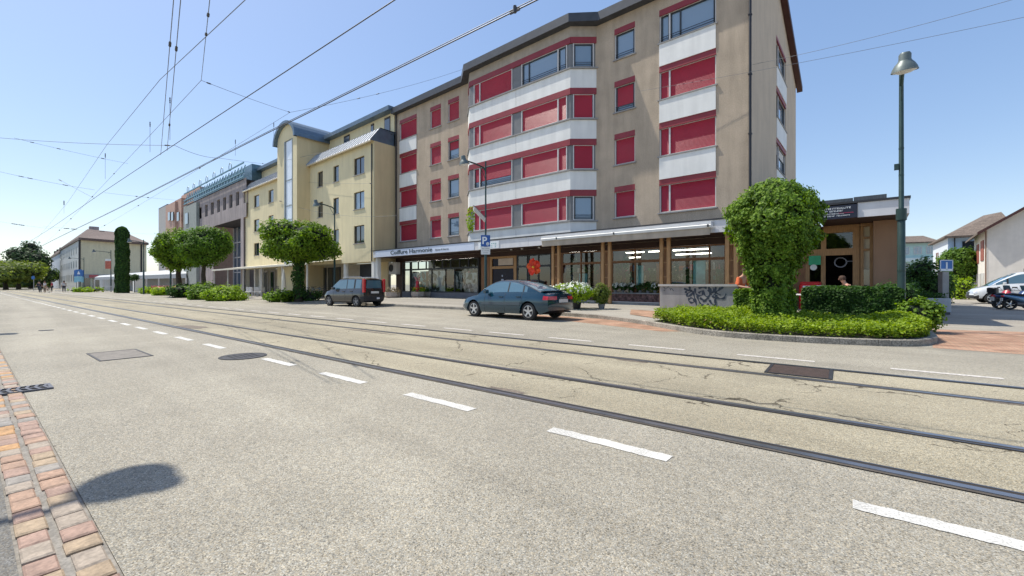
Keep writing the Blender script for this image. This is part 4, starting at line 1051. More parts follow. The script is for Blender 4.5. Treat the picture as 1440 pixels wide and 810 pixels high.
a,c=fX(260.5,17.55),fX(264.5,17.55); z=onY(262,300,17.55)[1]; b=MB(); b.box(a,c,17.5,17.59,z-1.7,z); b.build('window',GLASS,B2)
B3=thing('plain_grey_building','plain pale grey building end wall at the far end of the row','building',(-110,18,0))
pbox(B3,223,236,291,230,18.9,mat('render_palegrey',(.40,.39,.37),.9,var=.06),'wall',10); pbox(B3,223,235,289.5,230,19.0,ROOFG,'roof_edge',10)
# far corner building with mansard roof
CRM=mat('render_cream',(.66,.62,.44),.9,var=.05,dirt=.08); CRD=mat('render_greyblue',(.52,.54,.53),.9,var=.05,dirt=.08); TILE=mat('roof_tile_brown',(.14,.10,.085),.85,var=.2,scale=3,fine=.2)
c0=at(112,95); c1=at(206,107); c2=at(85,125); c3=at(71,152)
CB=thing('corner_building','large cream corner building with a brown mansard roof at the end of the street','building',tuple(c0))
zE=hgt(337.5,95)
def wallq(b,p,q,z0,z1): b.face([(p.x,p.y,z0),(q.x,q.y,z0),(q.x,q.y,z1),(p.x,p.y,z1)])
b=MB(); wallq(b,c0,c1,0,zE); b.build('front_wall',CRM,CB)
b=MB(); wallq(b,c2,c0,0,zE); b.build('street_wall',CRD,CB)
back=(c1-c0); nb_=Vector((0,0,1)).cross((c1-c0).normalized())*1
ctr=(c0+c1+c2)/3
def roofslab(b,P,z0,z1,out,inn,ztop):
    cen=sum(P,Vector())/len(P)
    O=[p+(p-cen).normalized()*out for p in P]; I=[p+(cen-p).normalized()*inn for p in P]
    n=len(P)
    for i in range(n):
        a,c=O[i],O[(i+1)%n]; d,e=I[(i+1)%n],I[i]
        b.face([(a.x,a.y,z0),(c.x,c.y,z0),(c.x,c.y,z1),(a.x,a.y,z1)]); b.face([(a.x,a.y,z1),(c.x,c.y,z1),(d.x,d.y,ztop),(e.x,e.y,ztop)])
    b.face([(p.x,p.y,z0) for p in O][::-1]); b.face([(p.x,p.y,ztop) for p in I])
c4=c1+(c2-c0)
b=MB(); roofslab(b,[c0,c1,c4,c2],zE,zE+.5,1.0,9,zE+3.4); b.build('roof',TILE,CB)
p=at(132,112); b=MB(); b.box(p.x-.9,p.x+.9,p.y-.9,p.y+.9,zE+1,hgt(319,112)); b.build('chimney',MATS['stone_purple'],CB)
b=MB(); q=c0+(c0-ctr).normalized()*.1; b.tube([(q.x,q.y,0),(q.x,q.y,zE)],.18,6); q=c0.lerp(c1,.93)+Vector((.1,-.2,0)); b.tube([(q.x,q.y,0),(q.x,q.y,zE)],.18,6); b.build('drainpipe',mat('pipe_dark',(0,0,0)),CB)
fu=(c1-c0).normalized(); MC=frame(tuple(c0),tuple(fu)); LC=(c1-c0).length
b=MB(MC); b.box(.1,LC,-.25,-.02,2.6,3.5); b.build('shop_fascia',mat('fascia_shade',(.35,.36,.36),.6),CB)
for k in range(7):
    b=MB(MC); a=.5+k*LC/7.2; b.box(a,a+LC/7.2*.75,-.06,-.01,.3,2.5); b.build('shop_window',GLASS,CB)
b=MB(MC); b.box(LC*.12,LC*.24,-.4,-.26,2.75,3.4); b.build('shop_sign',mat('sign_pinkred',(.5,.12,.12),.6),CB)
su=(c0-c2); MD=frame(tuple(c2),tuple(su.normalized())); LS=su.length
for i in range(8):
    for j in range(3):
        u=2+i*(LS-4)/8; b=MB(MD); b.box(u,u+1.6,-.05,-.01,1.2+3.2*j+.8,1.2+3.2*j+2.4); b.build('window',mat('window_pale',(.24,.27,.28),.4),CB)
C2=thing('long_street_block','blue-grey block receding behind the cream corner building','building',tuple(c3))
c5=c2+(c0-c2).normalized()*-2; b=MB(); 
d_=(c3-c2).normalized(); s_=c2+d_*1.0; nrm=Vector((-d_.y,d_.x,0)); s2=s_-nrm*(-1.5)
wallq(b,c3,s_,0,hgt(356,125)); b.build('street_wall',mat('render_bluegrey',(.48,.52,.57),.9,var=.05),C2)
wv=(c4-c2).normalized()*12
b=MB(); b.face([(c3.x,c3.y,0),(c3.x+wv.x,c3.y+wv.y,0),(c3.x+wv.x,c3.y+wv.y,10),(c3.x,c3.y,10)]); b.build('end_wall',CRD,C2)
b=MB(); roofslab(b,[c3,s_,s_+wv,c3+wv],hgt(356,125),hgt(356,125)+.4,.8,4,hgt(356,125)+2.4); b.build('roof',TILE,C2)
for k in range(3):
    q=c3.lerp(s_,.25+.27*k)+wv*.12; b=MB(); b.box(q.x-1.5,q.x+1.5,q.y-1,q.y+2,hgt(356,125),hgt(356,125)+2.2); b.build('dormer',TILE,C2)
# white pavilion (market tent) by the corner
PVM=mat('pavilion_white',(.42,.44,.45),.6,var=.05)
pv=thing('white_pavilion','low white tent-roofed pavilion in front of the cream corner building','pavilion',tuple(at(180,80)))
P=[at(133,84),at(262,66),at(262,72),at(140,92)]
zr0=hgt(391,84); b=MB()
A,B_2,C3_,D3=P
b.face([(A.x,A.y,2.6),(B_2.x,B_2.y,2.9),(C3_.x,C3_.y,3.9),(D3.x,D3.y,3.1)]); b.face([(A.x,A.y,2.1),(B_2.x,B_2.y,2.2),(B_2.x,B_2.y,2.9),(A.x,A.y,2.6)]); b.build('tent_roof',PVM,pv)
b=MB(); wallq(b,C3_,D3,0,3.2); wallq(b,B_2,C3_,0,3.2); b.build('rear_panel',mat('panel_greywhite',(.45,.46,.46),.7),pv)
for k in range(9):
    q=A.lerp(B_2,k/8); b=MB(); b.box(q.x-.09,q.x+.09,q.y-.09,q.y+.09,0,2.15+.01*k); b.build('post',FRAMEW,pv)
q0=A.lerp(B_2,.28); q1=A.lerp(B_2,.42); q0=at(183,74.5);q1=at(199,74); b=MB(); b.box(min(q0.x,q1.x),max(q0.x,q1.x),q0.y-1.6,q0.y-1.4,2.0,2.5); b.build('red_sign',mat('sign_pinkred',(0,0,0)),pv)
kb=thing('white_kiosk_box','small white utility box beside the ivy column','utility box',tuple(at(194,66)))
p=at(194,66); b=MB(); b.bbox(p.x-.8,p.x+.8,p.y-.5,p.y+.5,0,hgt(393,66),.05); b.build('cabinet',WHITE,kb)
b=MB(); b.box(p.x-.85,p.x+.85,p.y-.55,p.y+.55,hgt(393,66),hgt(393,66)+.08); b.build('lid',FRAMEW,kb)
# ================= houses on the right =================
HW=mat('render_white_house',(.76,.71,.64),.9,var=.04,dirt=.08); HB=mat('render_blue_house',(.40,.55,.72),.9,var=.04,dirt=.06); HT=mat('render_mint',(.42,.60,.58),.9,var=.04)
ROOFT=mat('roof_tiles',(.15,.115,.09),.9,var=.2,scale=2,fine=.35,fscale=9)
SHUT=mat('shutter_rust',(.30,.09,.06),.7,var=.15)
# white house: corner at px 1388
k0=at(1388.5,32); k1=at(1470,30.0); k2=at(1370,38.5)
WH=thing('white_house','white rendered house with a steep brown gable roof at the right edge','house',tuple(k0))
u=(k1-k0).normalized(); MW=frame(tuple(k0),tuple(u)); Wd=9.6; zEa=hgt(322,32); zRi=zEa+Wd/2*.72
holes=[(2.15,3.0,6.0,7.4)]
b=MB(MW); wall_holes(b,0,Wd,0,zEa,[(1.75,2.9,.0,2.35),(3.35,4.8,.85,2.3)],.15)
b.face([(0,0,zEa),(Wd,0,zEa),(Wd/2,0,zRi)]); b.build('gable_wall',HW,WH)
small_window(WH,MW,3.35,4.8,.85,2.3,FRAMEW,GLASS,2)
b=MB(MW); b.box(1.75,2.9,.05,.12,0,2.35); b.build('door',mat('door_darkbrown',(.09,.06,.05),.6),WH)
for (u0,u1,v0,v1) in((2.05,2.75,hgt(252,31.5),hgt(220,31.5)),):
    b=MB(MW); b.box(2.0,2.75,-.05,-.005,v0-.0,v1); b.build('shutter',mat('shutter_dark',(.10,.07,.08),.7),WH)
us=(k0-k2).normalized(); MV=frame(tuple(k2),tuple(us)); Ls=(k0-k2).length
zS=zEa-.15
b=MB(MV); b.box(0,Ls,0,.01,0,zS+.15); b.build('side_wall',HW,WH)
for (s0,s1,v0,v1,m) in((.25,.42,3.0,4.6,SHUT),(.58,.78,3.1,4.7,SHUT),(.15,.3,.3,2.1,FRAMEW),(.4,.55,.3,2.1,FRAMEW),(.62,.8,.3,2.1,FRAMEW)):
    b=MB(MV); b.box(Ls*s0,Ls*s1,-.05,-.005,v0,v1); b.build('shutter',m,WH)
b=MB(); dirn=(k2-k0).normalized()
def W(p,uu,z): q=k0+u*uu+dirn*p; return (q.x,q.y,z)
ov=.55; zz=zEa-ov*.72; up=.14
for sgn in(0,):
    b.face([W(-ov,-ov,zz),W(-ov,Wd/2,zRi),W(9,Wd/2,zRi),W(9,-ov,zz)]); b.face([W(-ov,-ov,zz+up),W(-ov,Wd/2,zRi+up),W(9,Wd/2,zRi+up),W(9,-ov,zz+up)])
    b.face([W(-ov,Wd/2,zRi),W(-ov,Wd+ov,zz),W(9,Wd+ov,zz),W(9,Wd/2,zRi)]); b.face([W(-ov,Wd/2,zRi+up),W(-ov,Wd+ov,zz+up),W(9,Wd+ov,zz+up),W(9,Wd/2,zRi+up)])
    b.face([W(-ov,-ov,zz),W(9,-ov,zz),W(9,-ov,zz+up),W(-ov,-ov,zz+up)])
b.build('roof',ROOFT,WH)
b=MB(); 
b.face([W(-ov-.01,-ov,zz-.06),W(-ov-.01,Wd/2,zRi-.06),W(-ov-.01,Wd/2,zRi+up+.02),W(-ov-.01,-ov,zz+up+.02)]); b.face([W(-ov-.01,Wd/2,zRi-.06),W(-ov-.01,Wd+ov,zz-.06),W(-ov-.01,Wd+ov,zz+up+.02),W(-ov-.01,Wd/2,zRi+up+.02)]); b.build('verge_board',VERG,WH)
b=MB(); q=W(.0,-.08,0); b.tube([(q[0],q[1],0),(q[0],q[1],zEa)],.05,6); b.build('drainpipe',mat('pipe_brown',(.22,.13,.09),.5),WH)
# blue house
h0=at(1333,46); h1=at(1425,43.5); h2=at(1312,54)
BH=thing('blue_house','light blue house with a hipped tiled roof between the mint block and the white house','house',tuple(h0))
zB=hgt(331,46); b=MB(); wallq(b,h0,h1,0,zB); b.build('blue_wall',HB,BH); b=MB(); wallq(b,h2,h0,0,zB); b.build('white_wall',mat('render_white_cool',(.62,.66,.70),.9,var=.03),BH)
h3=h1+(h2-h0); cenr=(h0+h1+h2+h3)/4; r0=at(1408,48.5); r1=at(1383,51); zR=hgt(301,50)
b=MB(); O=[p+(p-cenr).normalized()*.9 for p in(h0,h1,h3,h2)]
T=lambda p,z:(p.x,p.y,z)
b.face([T(O[0],zB-.15),T(O[1],zB-.15),T(r0,zR),T(r1,zR)]); b.face([T(O[1],zB-.15),T(O[2],zB-.15),T(r0,zR)]); b.face([T(O[2],zB-.15),T(O[3],zB-.15),T(r1,zR),T(r0,zR)]); b.face([T(O[3],zB-.15),T(O[0],zB-.15),T(r1,zR)]); b.face([T(p,zB-.3) for p in O][::-1])
for i in range(4): p,q=O[i],O[(i+1)%4]; b.face([T(p,zB-.3),T(q,zB-.3),T(q,zB-.14),T(p,zB-.14)])
b.build('roof',ROOFT,BH)
MBH=frame(tuple(h0),tuple((h1-h0).normalized())); small_window(BH,MBH,1.1,4.3,zB-2.3,zB-.7,FRAMED,GLASS,3,False,-.06)
b=MB(MBH); b.tube([(.5,-.1,0),(.5,-.1,zB)],.05,6); b.build('drainpipe',mat('pipe_dark',(0,0,0)),BH)
ML=frame(tuple(h2),tuple((h0-h2).normalized())); small_window(BH,ML,3.0,4.2,3.0,5.0,SHUT,GLASS,1,False,-.06)
# mint block far behind
m0=at(1262,70); m1=at(1316,68); MT=thing('mint_apartment_block','mint green apartment block far behind the cafe, with a flat brown roof','apartment building',tuple(m0)); 
zM=hgt(341,69); b=MB(); wallq(b,m0,m1,0,zM); q=m1+Vector((-4,9,0)); wallq(b,m1,q,0,zM); b.build('wall',HT,MT)
MM=frame(tuple(m0),tuple((m1-m0).normalized())); Lm=(m1-m0).length
b=MB(MM); b.face([(-1,-.6,zM),(Lm+.5,-.6,zM),(Lm+.2,5,zM+1.5),(-1,5,zM+1.5)]); b.box(-1,Lm+.5,-.6,-.5,zM-.15,zM+.05); b.build('roof',ROOFT,MT)
for j in range(3):
    for i in range(4):
        small_window(MT,MM,.5+i*1.55,1.5+i*1.55,zM-1.9-2.7*j,zM-.7-2.7*j,FRAMEW,GLASSB,2,False,-.06)
    b=MB(MM); b.box(.3,Lm-.3,-.5,-.01,zM-3.1-2.7*j,zM-2.5-2.7*j); b.build('balcony',mat('balcony_pale',(.55,.66,.66),.7),MT)
# ================= vegetation =================
LF=leafmat('leaf_mid',(.018,.05,.008),(.16,.27,.018),(.26,.38,.03))
LFD=leafmat('leaf_dark',(.010,.028,.010),(.05,.115,.022),(.10,.19,.03))
LIVY=leafmat('leaf_ivy',(.016,.045,.008),(.15,.26,.022),(.32,.44,.06),sc=5)
LLIME=leafmat('leaf_lime',(.08,.16,.010),(.27,.40,.02),(.40,.50,.04))
LCOV=leafmat('leaf_cover',(.05,.11,.012),(.26,.36,.03),(.38,.46,.06),sc=3)
LFAR=leafmat('leaf_far',(.05,.08,.02),(.20,.25,.05),None,sc=.7)
LFARD=leafmat('leaf_far_dark',(.02,.05,.025),(.08,.13,.05),None,sc=.7)
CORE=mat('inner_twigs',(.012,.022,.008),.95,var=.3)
def rdir(r):
    while True:
        v=Vector((r.uniform(-1,1),r.uniform(-1,1),r.uniform(-1,1)))
        if .05<v.length<1: return v.normalized()
def leaf(b,p,n,s,r,fold=.25):
    n=n.normalized(); a=n.cross(rdir(r)); 
    if a.length<.1: a=n.orthogonal()
    a.normalize(); c=n.cross(a)
    w=s*.36
    # diamond-ish folded leaf
    tip=p+a*s*.55; base=p-a*s*.5; l=p+c*w+n*fold*w; q=p-c*w+n*fold*w
    b.face([base,q,tip]); b.face([base,tip,l])
def leafq(b,p,n,s,r):
    n=n.normalized(); a=n.cross(rdir(r)); 
    if a.length<.1: a=n.orthogonal()
    a.normalize(); c=n.cross(a); b.face([p-a*s*.5,p-c*s*.33,p+a*s*.5,p+c*s*.33])
def crown(b,blobs,nleaf,s,seed,shell=.8,up=.35,dens=None,flat=1.0,rough=.18):
    """blobs: (centre, radii) ellipsoids; leaves sit in small clumps near the surface of their union"""
    r=random.Random(seed); tot=sum(a[1][0]*a[1][2] for a in blobs)
    for c,rad in blobs:
        c=Vector(c); k=int(nleaf*(rad[0]*rad[2])/tot); made=0
        while made<k:
            d=rdir(r); nn=1+rough*(noise.noise(d*2.3+c)*1.3+noise.noise(d*5.5+c)*.8)
            rr=shell+(1-shell)*r.random()**.6
            p0=Vector((d.x*rad[0],d.y*rad[1],d.z*rad[2]))*rr*nn+c
            if any((((p0-Vector(c2)).x/r2[0])**2+((p0-Vector(c2)).y/r2[1])**2+((p0-Vector(c2)).z/r2[2])**2)<.62 for c2,r2 in blobs if c2 is not c and tuple(c2)!=tuple(c)): 
                made+=.34; continue
            if noise.noise(p0*(1.1/max(.12,s)*.17)+Vector((3,1,2)))>.24 and r.random()<.8: made+=.5; continue
            m=r.randint(3,6)
            for j in range(m):
                p=p0+rdir(r)*s*r.uniform(.3,1.3)
                n=(d*1.0+rdir(r)*.75+Vector((0,0,up)))
                leafq(b,p,n,s*r.uniform(.7,1.25),r)
            made+=m
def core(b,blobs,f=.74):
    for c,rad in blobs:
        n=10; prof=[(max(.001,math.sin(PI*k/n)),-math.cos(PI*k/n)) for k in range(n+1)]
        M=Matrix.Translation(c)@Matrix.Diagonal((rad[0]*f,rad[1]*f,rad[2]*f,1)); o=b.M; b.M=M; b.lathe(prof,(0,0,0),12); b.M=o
def limbs(b,base,top,r0,tips,n=3):
    base=Vector(base); top=Vector(top)
    pts=[base,base.lerp(top,.35)+Vector((r0*.3,0,0)),base.lerp(top,.7)-Vector((0,r0*.3,0)),top]; b.tube([pts[0]-Vector((0,0,.1))]+pts,[r0*1.35,r0*1.2,r0,r0*.85,r0*.7],9)
    for t in tips:
        t=Vector(t); m=top.lerp(t,.5)+Vector((0,0,.15*(t-top).length)); s=base.lerp(top,.93); b.tube([s,m,t],[r0*.5,r0*.3,r0*.12],6)
def tree(name,label,base,trunkh,tr,blobs,nl,s,lm,seed,cat='tree',group=None,corem=True,shell=.75,trunkm=None,up=.35):
    t=thing(name,label,cat,tuple(base),group)
    b=MB(); top=Vector((base[0],base[1],base[2]+trunkh)); limbs(b,base,top,tr,[Vector(c)+rdir(random)*.2*rad[0] for c,rad in blobs]); b.build('trunk',trunkm or BARK,t,smooth=60)
    b=MB(); b.use(lm); crown(b,blobs,nl,s,seed,shell=shell,up=up)
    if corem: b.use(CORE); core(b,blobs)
    b.build('crown',None,t)
    return t
def spread(c,rad,n,k,seed,squash=.8):
    """a main ellipsoid broken up into a few overlapping clumps"""
    r=random.Random(seed); out=[(tuple(c),tuple(x*.82 for x in rad))]
    for i in range(n):
        a=2*PI*i/n+r.uniform(-.4,.4); z=r.uniform(-.35,.55)
        out.append(((c[0]+rad[0]*.52*math.cos(a),c[1]+rad[1]*.52*math.sin(a),c[2]+rad[2]*z*.8),(rad[0]*k*r.uniform(.8,1.1),rad[1]*k*r.uniform(.8,1.1),rad[2]*k*squash*r.uniform(.8,1.1))))
    return out
# ball-headed street trees on the left
def P3(px,zc,z): v=at(px,zc); return (v.x,v.y,z)
zc=29.3; g0=P3(420,zc,.12)
tree('street_tree','single round clipped street tree with an ivy-clad trunk beside the grey minivan',g0,2.4,.22,spread((g0[0],g0[1],hgt(341,zc)),(2.75,2.6,1.75),8,.52,5),15000,.17,LF,21)
b=MB(); r=random.Random(4)
for i in range(1500):
    a=r.uniform(0,2*PI); z=r.uniform(.1,2.7); rr=.30+.16*noise.noise(Vector((math.cos(a)*2,math.sin(a)*2,z*1.5)))+r.uniform(0,.08)+.08*(z<.6)
    d=Vector((math.cos(a),math.sin(a),0)); leafq(b,Vector((g0[0],g0[1],g0[2]+z))+d*rr,d+rdir(r)*.6,.15,r)
b.build('ivy',LFD,bpy.data.objects['street_tree'])
zc=42; g1=P3(252,zc,.06)
tree('street_tree','dark round street tree at the left, half behind a lighter one',g1,3.0,.25,spread((g1[0],g1[1],hgt(352,zc)),(2.45,2.4,2.45),8,.50,7),14000,.2,LF,22,group='round clipped street trees')
bpy.data.objects['street_tree']['group']='round clipped street trees'
zc=37; g2=P3(287,zc,.06)
tree('street_tree','lighter round street tree in front of the purple-grey building',g2,2.8,.2,spread((g2[0],g2[1],hgt(346,zc)),(2.1,2.05,2.05),7,.50,9),12000,.18,leafmat('leaf_fresh',(.03,.075,.010),(.13,.24,.025),(.19,.30,.04)),23,group='round clipped street trees')
# clipped ivy column
zc=60; p=P3(172,zc,0); H=hgt(319,zc); t=thing('ivy_column','tall narrow ivy-covered column with a rounded top at the left','ivy column',p)
b=MB(); b.use(LFD); r=random.Random(8)
for i in range(9000):
    a=r.uniform(0,2*PI); z=r.uniform(0,1)**.9*H; rr=.74 if z<H-.9 else .74*math.sqrt(max(0,1-((z-H+.9)/.9)**2))
    rr*=1+.22*noise.noise(Vector((math.cos(a)*2,math.sin(a)*2,z*.8)))+.12*noise.noise(Vector((math.cos(a)*5,math.sin(a)*5,z*2)))+.04*(1-z/H)
    d=Vector((math.cos(a),math.sin(a),.2)); leafq(b,Vector((p[0],p[1],z))+Vector((d.x,d.y,0))*rr*r.uniform(.92,1),d+rdir(r)*.5,.28,r)
b.use(CORE); b.lathe([(.62,0),(.62,H-1),(.45,H-.4),(0,H-.15)],(p[0],p[1],0),12); b.build('foliage',None,t)
# low shrubs and beds on the left
def shrub(label,px,zc,z0,rx,rz,s,n,lm,seed,name='shrub',group=None,ry=None,cat='shrub',sp=5,corem=True):
    c=P3(px,zc,z0+rz*.55); t=thing(name,label,cat,(c[0],c[1],z0),group)
    b=MB(); b.use(lm); bl=spread(c,(rx,ry or rx,rz),sp,.55,seed); bl=[(tuple(x),rr) for x,rr in bl]
    crown(b,bl,n,s,seed,shell=.55,up=.5,rough=.3)
    if corem: b.use(CORE); core(b,bl,.66)
    b.build('foliage',None,t)
    b=MB(); r=random.Random(seed)
    for k in range(5): e=Vector(c)+Vector((r.uniform(-.5,.5)*rx,r.uniform(-.5,.5)*rx,rz*.2)); b.tube([(c[0]+r.uniform(-.1,.1),c[1]+r.uniform(-.1,.1),z0-.02),e],[.025,.01],5)
    b.build('stem',BARK,t); return t
shrub('broad lime green shrub leaning out towards the tram tracks',318,31.5,.04,1.35,.75,.2,2600,LLIME,31,group='low shrubs along the forecourt')
shrub('feathery bright green shrub under the lighter round tree',287,34,.04,1.25,.95,.2,2400,leafmat('leaf_bright',(.04,.10,.01),(.17,.28,.03),(.24,.34,.04)),32,group='low shrubs along the forecourt')
shrub('dark low shrub at the foot of the dark round tree',262,39,.04,1.4,.8,.22,1800,LFD,33,group='low shrubs along the forecourt')
shrub('low yellow-green shrub left of the two round trees',236,47,.04,1.5,.6,.22,1800,LLIME,34,group='low shrubs along the forecourt')
shrub('small low green shrub left of the pink flowers',213,55,.04,1.3,.55,.25,900,LLIME,35,group='low shrubs along the forecourt')
shrub('dark green spreading shrub under the round tree by the minivan',398,29.5,.06,1.1,.5,.17,1800,LF,36,group='low shrubs along the forecourt')
shrub('dark shrub right beside the ivy-clad trunk',434,29.8,.08,.8,.55,.15,1200,LFD,37,group='low shrubs along the forecourt')
shrub('low green planting at the base of the far street corner',122,66,.02,2.0,.5,.3,900,LLIME,38,group='low shrubs along the forecourt')
p=P3(228,49,.04)
b=MB(); r=random.Random(6); PINK=mat('petal_pink',(.55,.16,.16),.6,var=.3,scale=9)
b.use(PINK)
for i in range(700): q=P3(r.uniform(213,250),r.gauss(50,.8),r.uniform(.5,1.05)); leafq(b,Vector(q),Vector((0,0,1))+rdir(r),.16,r)
b.use(LLIME)
for i in range(900): q=P3(r.uniform(212,251),r.gauss(50,.8),r.uniform(.05,.85)); leafq(b,Vector(q),Vector((0,0,1))+rdir(r)*.9,.25,r)
tag(b.build('flower_bed',None),'bed of pink flowers left of the round street trees','flower bed')
# far trees at the left end of the street
for (lab,px,zc,top,rw,lm,sd,n) in (
 ('tall dark loose tree with a ragged top beside the far corner building',43,120,338,6.0,LFARD,41,5200),
 ('broad yellow-green tree at the far left edge of the street',8,95,367,6.6,LFAR,42,4200),
 ('pale green tree left of the tall dark one',26,105,364,5.2,LFAR,43,3400),
 ('light green tree between the tall dark one and the corner building',58,125,374,4.2,leafmat('leaf_farlight',(.06,.10,.03),(.16,.24,.06),None,sc=.7),44,2600),
 ('dark tree behind the yellow-green one at the far left',-8,125,360,8.0,LFARD,45,2400)):
    g=P3(px,zc,0); H=hgt(top,zc); cz=H*.60; 
    tall=px==43
    bl=spread((g[0],g[1],cz),(rw,rw,H*.38),9,.48,sd,1.0)
    if tall:
        r=random.Random(sd); bl=[((g[0],g[1],H*.35),(5.2,5.2,3.4)),((g[0]+1,g[1],H*.6),(3.8,3.8,3.0)),((g[0]-.5,g[1],H*.82),(2.0,2.0,2.4))]+[((g[0]+r.uniform(-5,5),g[1]+r.uniform(-3,3),H*r.uniform(.3,.75)),(2.3,2.3,1.8)) for k in range(9)]
    tree('far_tree',lab,g,H*.35,.4,bl,n,.62,lm,sd,group='trees at the far left end of the street',shell=.4)
# background hedge line far left so the street ends in green
b=MB(); r=random.Random(15); b.use(LFAR)
for i in range(5200):
    px=r.uniform(-60,72); zc=r.uniform(150,160); z=abs(r.gauss(0,1))*2.6; leafq(b,Vector(P3(px,zc,z)),Vector((0,0,.5))+rdir(r),1.5,r)
tag(b.build('woodland',None),'hazy belt of trees closing the far end of the street','woodland',kind='stuff')
# right-hand trees and bushes
g=P3(1352,38,0); tree('garden_tree','fresh green bushy garden tree in front of the blue house',g,1.6,.16,spread((g[0],g[1],hgt(376,38)),(1.55,1.5,2.0),8,.5,51),7000,.2,leafmat('leaf_garden',(.025,.07,.012),(.12,.22,.03),(.2,.3,.04)),52)
shrub('yellow-green bush at the foot of the garden tree',1347,35,.0,.9,1.3,.16,1500,LLIME,53,group='bushes by the side street')
shrub('large dark bush between the cafe and the blue sign',1296,24,.0,1.15,1.9,.16,5000,LFD,54,group='bushes by the side street')
shrub('dark bush behind the concrete planter',1318,27,.0,.8,1.5,.16,2200,LFD,55,group='bushes by the side street')
shrub('grey-green bush against the cafe end wall',1268,20.5,.2,.6,1.1,.12,1800,LFD,56,group='bushes by the side street')
# ---------- planted island ----------
zc=11.1; g=P3(1089,zc,.13)
t=thing('ivy_tree','large lollipop-shaped ivy-covered tree standing in the planted island','tree',g)
gx,gy=g[0],g[1]
b=MB(); b.tube([(gx,gy,0),(gx+.03,gy,.8),(gx-.02,gy,1.7),(gx,gy,2.6)],[.2,.17,.16,.1],9); 
for k in range(6): a=k*1.05; b.tube([(gx,gy,1.7),(gx+.5*math.cos(a),gy+.5*math.sin(a),2.3),(gx+.9*math.cos(a),gy+.9*math.sin(a),2.9)],[.09,.06,.03],6)
b.build('trunk',BARK,t,smooth=60)
r=random.Random(61); b=MB(); b.use(LIVY)
# outline of the crown read from the photo: (height px, half width px)
prof=[(256,8),(262,30),(272,46),(285,57),(300,66),(315,67),(330,62),(345,55),(358,46),(372,36),(388,30),(405,27),(425,25),(448,26)]
PR=[(hgt(y,zc),w*zc/F*.86) for y,w in prof][::-1]
def rad_at(z):
    for (z0,r0),(z1,r1) in zip(PR,PR[1:]):
        if z0<=z<=z1: return r0+(r1-r0)*(z-z0)/(z1-z0)
    return PR[-1][1] if z>PR[-1][0] else PR[0][1]
zt=PR[-1][0]; cnt=0
while cnt<34000:
    z=r.uniform(.1,zt+.03); R_=rad_at(z)
    if r.random()>(R_+.25)/1.5: continue
    a=r.uniform(0,2*PI); d=Vector((math.cos(a),math.sin(a),0))
    if noise.noise(Vector((d.x*R_*3.6+5,d.y*R_*3.6,z*3.6)))>.22 and r.random()<.85: continue
    nn=1+.26*noise.noise(Vector((d.x*2.2,d.y*2.2,z*1.6)))+.22*noise.noise(Vector((d.x*5,d.y*5,z*4)))
    cap=max(0,min(1,(z-3.2)/.7)); rr=R_*nn*(1-.35*r.random()**2*(1+cap)) 
    off=-.07*(z<2.2)
    p0=Vector((gx+off,gy,z))+d*rr
    for j in range(r.randint(2,5)):
        p=p0+rdir(r)*r.uniform(.02,.09); leaf(b,p,d+rdir(r)*.55+Vector((0,0,.35+.7*cap)),r.uniform(.055,.105),r); cnt+=1
for k in range(110):   # stray shoots breaking the outline
    a=r.uniform(0,2*PI); z=r.uniform(2.2,zt); R_=rad_at(z); d=Vector((math.cos(a),math.sin(a),r.uniform(.1,.9))).normalized(); s0=Vector((gx,gy,z))+Vector((d.x,d.y,0))*R_*.9
    for j in range(7): leaf(b,s0+d*j*.035+rdir(r)*.02,rdir(r)+Vector((0,0,.5)),.075,r)
b.build('foliage',None,t)
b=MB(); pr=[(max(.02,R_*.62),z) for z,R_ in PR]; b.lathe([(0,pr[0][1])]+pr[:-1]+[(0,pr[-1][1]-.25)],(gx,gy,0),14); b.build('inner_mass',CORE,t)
# island polygon sampler
I0,I1=[i for i,p in enumerate(KL)][26],len(KL)-3
def island_pt(r,back=2.5):
    while True:
        i=r.uniform(40,len(KI)-4); k=int(i); p=KI[k].lerp(KI[k+1],i-k); q=Vector((min(p.x,.7),max(p.y,14.9),0))
        v=r.random()
        return p.lerp(Vector((p.x+(gx-p.x)*.25,15.0,0)),v*.97+.02)
b=MB(); r=random.Random(71); b.use(LCOV)
idx=[i for i,p in enumerate(KI) if p.x>-5.0]
i0,i1=idx[0],len(KI)-2
bmp=lambda p:.20+.13*noise.noise(Vector((p.x*.9,p.y*.9,0)))+.06*noise.noise(Vector((p.x*4,p.y*4,3)))
cnt=0
while cnt<60000:
    i=r.uniform(i0,i1-.01); k=int(i); p=KI[k].lerp(KI[k+1],i-k)
    bk=Vector((p.x*.8-.4,14.6,0)); v=r.random()**1.15; q=p.lerp(bk,v)
    if noise.noise(Vector((q.x*3.2,q.y*3.2,7)))>.30 and r.random()<.8: continue
    h=bmp(q)*1.15+.06*min(1,v*3)+.10*(q.x<-2.6)*(v<.6); z=.12+h*r.random()**.5
    m=r.randint(2,5)
    for j in range(m):
        pp=Vector((q.x,q.y,z))+rdir(r)*.05; leaf(b,pp,Vector((0,0,1))+rdir(r)*.8,r.uniform(.04,.075),r); cnt+=1
b.use(mat('dry_leaf',(.30,.20,.09),.8,var=.3,scale=12))
for k in range(500):
    i=r.uniform(i0,i1-.01); k_=int(i); p=KI[k_].lerp(KI[k_+1],i-k_); q=p.lerp(Vector((p.x*.8-.4,14.6,0)),r.random()**1.6); leaf(b,Vector((q.x,q.y,.14+.2*r.random())),Vector((0,0,1))+rdir(r)*.6,.06,r)
tag(b.build('ground_cover',None),'bright green leafy ground cover filling the kerbed island','ground cover',kind='stuff')
b=MB()
